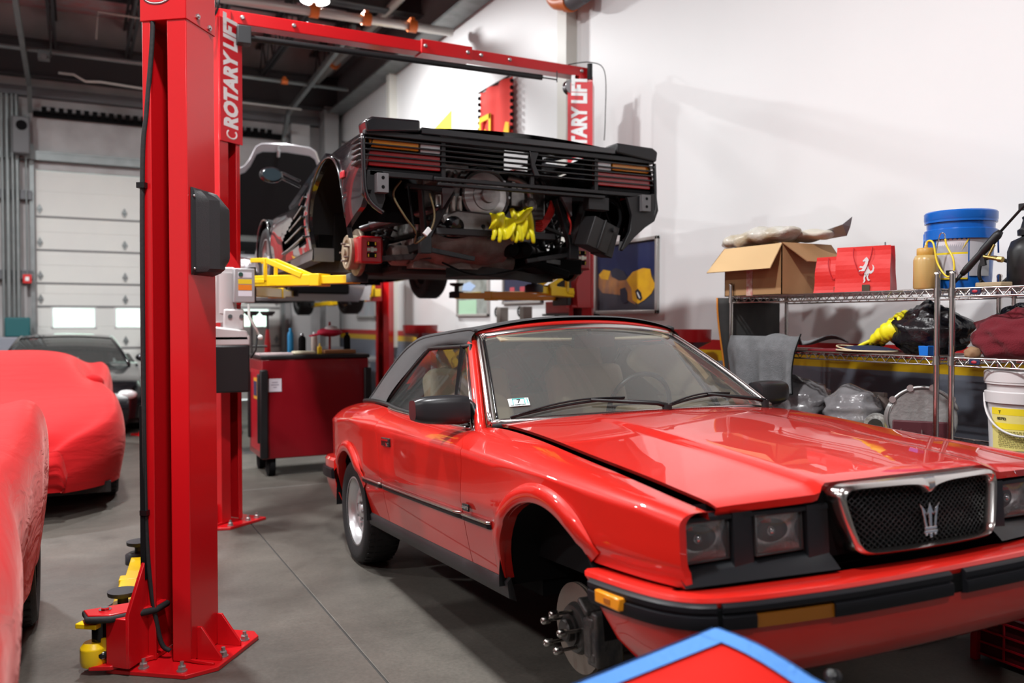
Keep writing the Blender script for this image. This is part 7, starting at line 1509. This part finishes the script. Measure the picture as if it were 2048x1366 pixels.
# oil drainers (dish on a pole) and drums
def drainer(label, loc, r, h, H):
    t = thing('oil_drainer', label, 'oil drainer', loc); b = B(); b.lathe([(.03, H - h - .1), (.05, H - h - .05), (r * .97, H - h), (r, H), (r - .012, H), (r * .9, H - h + .02), (.04, H - h - .03)], n=30, cap=False); ob('drain_bowl', b, REDD, t, autos=30)
    b = B(); b.cyl((0, 0, .30), (0, 0, H - h - .05), .025, n=12); ob('pole', b, REDD, t); b = B(); b.lathe([(.19, .05), (.20, .06), (.20, .34), (.17, .36)], n=24); b.box((0, 0, .045), (.4, .4, .03)); ob('tank', b, REDD, t, autos=30); 
    for a in (45, 135, 225, 315): b = B(); b.cyl((.2 * math.cos(R(a)) - .01, .2 * math.sin(R(a)), .02), (.2 * math.cos(R(a)) + .01, .2 * math.sin(R(a)), .02), .02); ob('caster', b, MATT, t)
drainer('red oil drainer with a wide bowl on a pole beyond the soft top', (3.72, 9.72, 0), .215, .10, 1.345)
drainer('red oil drainer bowl by the wall between the soft top and the shelving', (3.98, 4.92, 0), .15, .09, 1.33)
for y, l in ((7.66, 'grey balancer post with a spoked hand wheel nearer the red lift column'), (8.2, 'grey balancer post with a spoked hand wheel farther from the red lift column')):
    t = thing('balancer_post', l, 'workshop post', (4.08, y, 0)); b = B(); b.b2((-.05, -.045, 0), (.05, .045, 1.54)); b.b2((-.2, -.16, 0), (.14, .16, .03)); ob('post', b, mat('post_taupe', (.22, .20, .18), .5), t, bev=.005)
    b = B(); b.tube([(.0, .13 + .05 * math.cos(a) * 1, 1.49 + .05 * math.sin(a)) for a in [2 * pi * k / 20 for k in range(20)]], .009, 6, closed=True)
    for k in range(5): a = 2 * pi * k / 5; b.cyl((0, .13, 1.49), (0, .13 + .05 * math.cos(a), 1.49 + .05 * math.sin(a)), .006, n=6)
    b.cyl((0, .0, 1.49), (0, .13, 1.49), .012, n=8); ob('hand_wheel', b, DKM, t)
b = B(); b.b2((-.10, -.28, .0), (.10, .20, .12)); tag(ob('tool_case', b, REDD, bev=.01, T=Matrix.Translation((4.1, 6.92, 1.46))), 'dark red metal case on the wall bracket beside the right lift column', 'case')
b = B(); b.b2((-.12, -.3, 1.44), (.20, .22, 1.46)); b.bar((.18, 0, 1.25), (-.1, 0, 1.44), .03); o = ob('wall_bracket', b, DKM, T=Matrix.Translation((4.1, 6.92, 0))); tag(o, 'dark steel wall bracket carrying the red case', 'bracket')
b = B(); b.b2((-.16, -.26, 0), (.16, .26, .86)); tag(ob('floor_cabinet', b, mat('cabinet_slate', (.15, .16, .18), .5), bev=.01, T=Matrix.Translation((4.08, 9.1, 0))), 'slate grey floor cabinet against the right wall below the pictures', 'cabinet')
b = B(); b.b2((-.25, -.8, .80), (.2, .8, .84))
for x in (-.22, .17):
    for y in (-.77, .77): b.b2((x - .02, y - .02, 0), (x + .02, y + .02, .8))
tag(ob('work_bench', b, mat('bench_grey', (.25, .26, .27), .4, .3), T=Matrix.Translation((4.0, 12.75, 0))), 'grey steel work bench along the right wall beyond the farthest lift', 'bench')
b = B(); b.b2((-.2, -.3, 0), (.2, .3, .95)); tag(ob('parts_washer', b, mat('washer_grey', (.10, .10, .11), .5), bev=.02, T=Matrix.Translation((3.9, 14.3, 0))), 'dark grey parts washer near the rear corner', 'parts washer')
# ---- foreground: loose red body panel masked with blue tape on a stand
PZ_ = .736; PA = Vector((1.19, 1.385, PZ_)); da = Vector((-.98, .065, -.188)).normalized(); db = Vector((.425, -.864, -.27)).normalized()
t = thing('body_panel', 'glossy red car panel edged with blue masking tape in the near foreground', 'car panel', (PA.x, PA.y, PZ_))
def pn(u, v, z=0): p = da * (.78 * u) + db * (.62 * v); return (p.x, p.y, p.z + z + .016 * math.sin(pi * u) * math.sin(pi * v) + .010 * math.sin(pi * min(1, v * 3)))
b = B(); b.grid(pn, 30, 30); b.grid(lambda u, q: (pn(u, 0)[0], pn(u, 0)[1], pn(u, 0)[2] - .03 * q), 30, 1); b.grid(lambda u, q: (pn(0, u)[0], pn(0, u)[1], pn(0, u)[2] - .03 * q), 30, 1); p0 = ob('panel_skin', b, RED, t, solid=.003)
TAPE = mat('masking_tape_blue', (.07, .23, .60), .6, bump=(60, .3))
b = B(); b.grid(lambda u, v: Vector(pn(u, v * .078)) + Vector((0, 0, .006)), 30, 3); b.grid(lambda u, q: Vector(pn(u, 0)) + Vector((0, 0, .006 - .02 * q)) - db * .006, 30, 1); ob('masking_tape', b, TAPE, p0)
b = B(); b.grid(lambda u, v: Vector(pn(v * .052, u)) + Vector((0, 0, .007)), 30, 3); b.grid(lambda u, q: Vector(pn(0, u)) + Vector((0, 0, .007 - .02 * q)) - da * .006, 30, 1); ob('masking_tape', b, TAPE, p0)
t = thing('panel_stand', 'black folding work stand holding up the taped red panel', 'stand', (.90, 1.12, 0))
b = B(); z = .46
for s in (-1, 1): b.bar((s * .24, -.22, 0), (s * .24, .20, z), .025); b.bar((s * .24, .22, 0), (s * .24, -.20, z), .025); b.bar((s * .24, -.25, z), (s * .24, .25, z), .03)
b.bar((-.24, 0, .36), (.24, 0, .36), .02); ob('stand_frame', b, BLACK, t, bev=.003)
b = B(); b.cyl((.24, 0.06, z), (.36, .05, .60), .010, n=10); b.cyl((.30, .07, .645), (.41, .05, .655), .010, n=10); b.cyl((.36, .05, .60), (.36, .06, .66), .008, n=8); b.bar((.39, .05, .655), (.41, .06, .69), .014, .02); b.lathe([(.016, 0), (.018, .012), (.012, .02)], (.41, .06, .685), (.3, .3, .7), 10); ob('clamp_knob', b, BLACKG, t)
b = B()
for x in (-.24, .24):
    for y in (-.2, .2): b.cyl((x, y, z + .012), (x, y, .57 - x * .1 + y * .15), .018, n=10)
ob('foam_pad', b, MATT, t)
# yellow trolley jack below the nose of the convertible
t = thing('trolley_jack', 'yellow trolley jack under the nose of the red convertible', 'jack', (1.86, 2.25, 0), R(-8)); b = B()
for s in (-1, 1): b.b2((s * .10 - .008, -.25, .03), (s * .10 + .008, .34, .12)); 
b.b2((-.10, -.25, .05), (.10, -.12, .13)); b.bar((0, -.1, .10), (0, .25, .22), .06, .05); ob('jack_frame', b, YEL, t, bev=.006)
b = B(); b.lathe([(.04, .22), (.06, .24), (.06, .262)], (0, .26, 0)); ob('jack_saddle', b, DKM, t)
for x in (-.14, .14):
    for y in (-.2, .28): b = B(); b.cyl((x - .015, y, .035), (x + .015, y, .035), .035); ob('jack_wheel', b, STEEL, t)
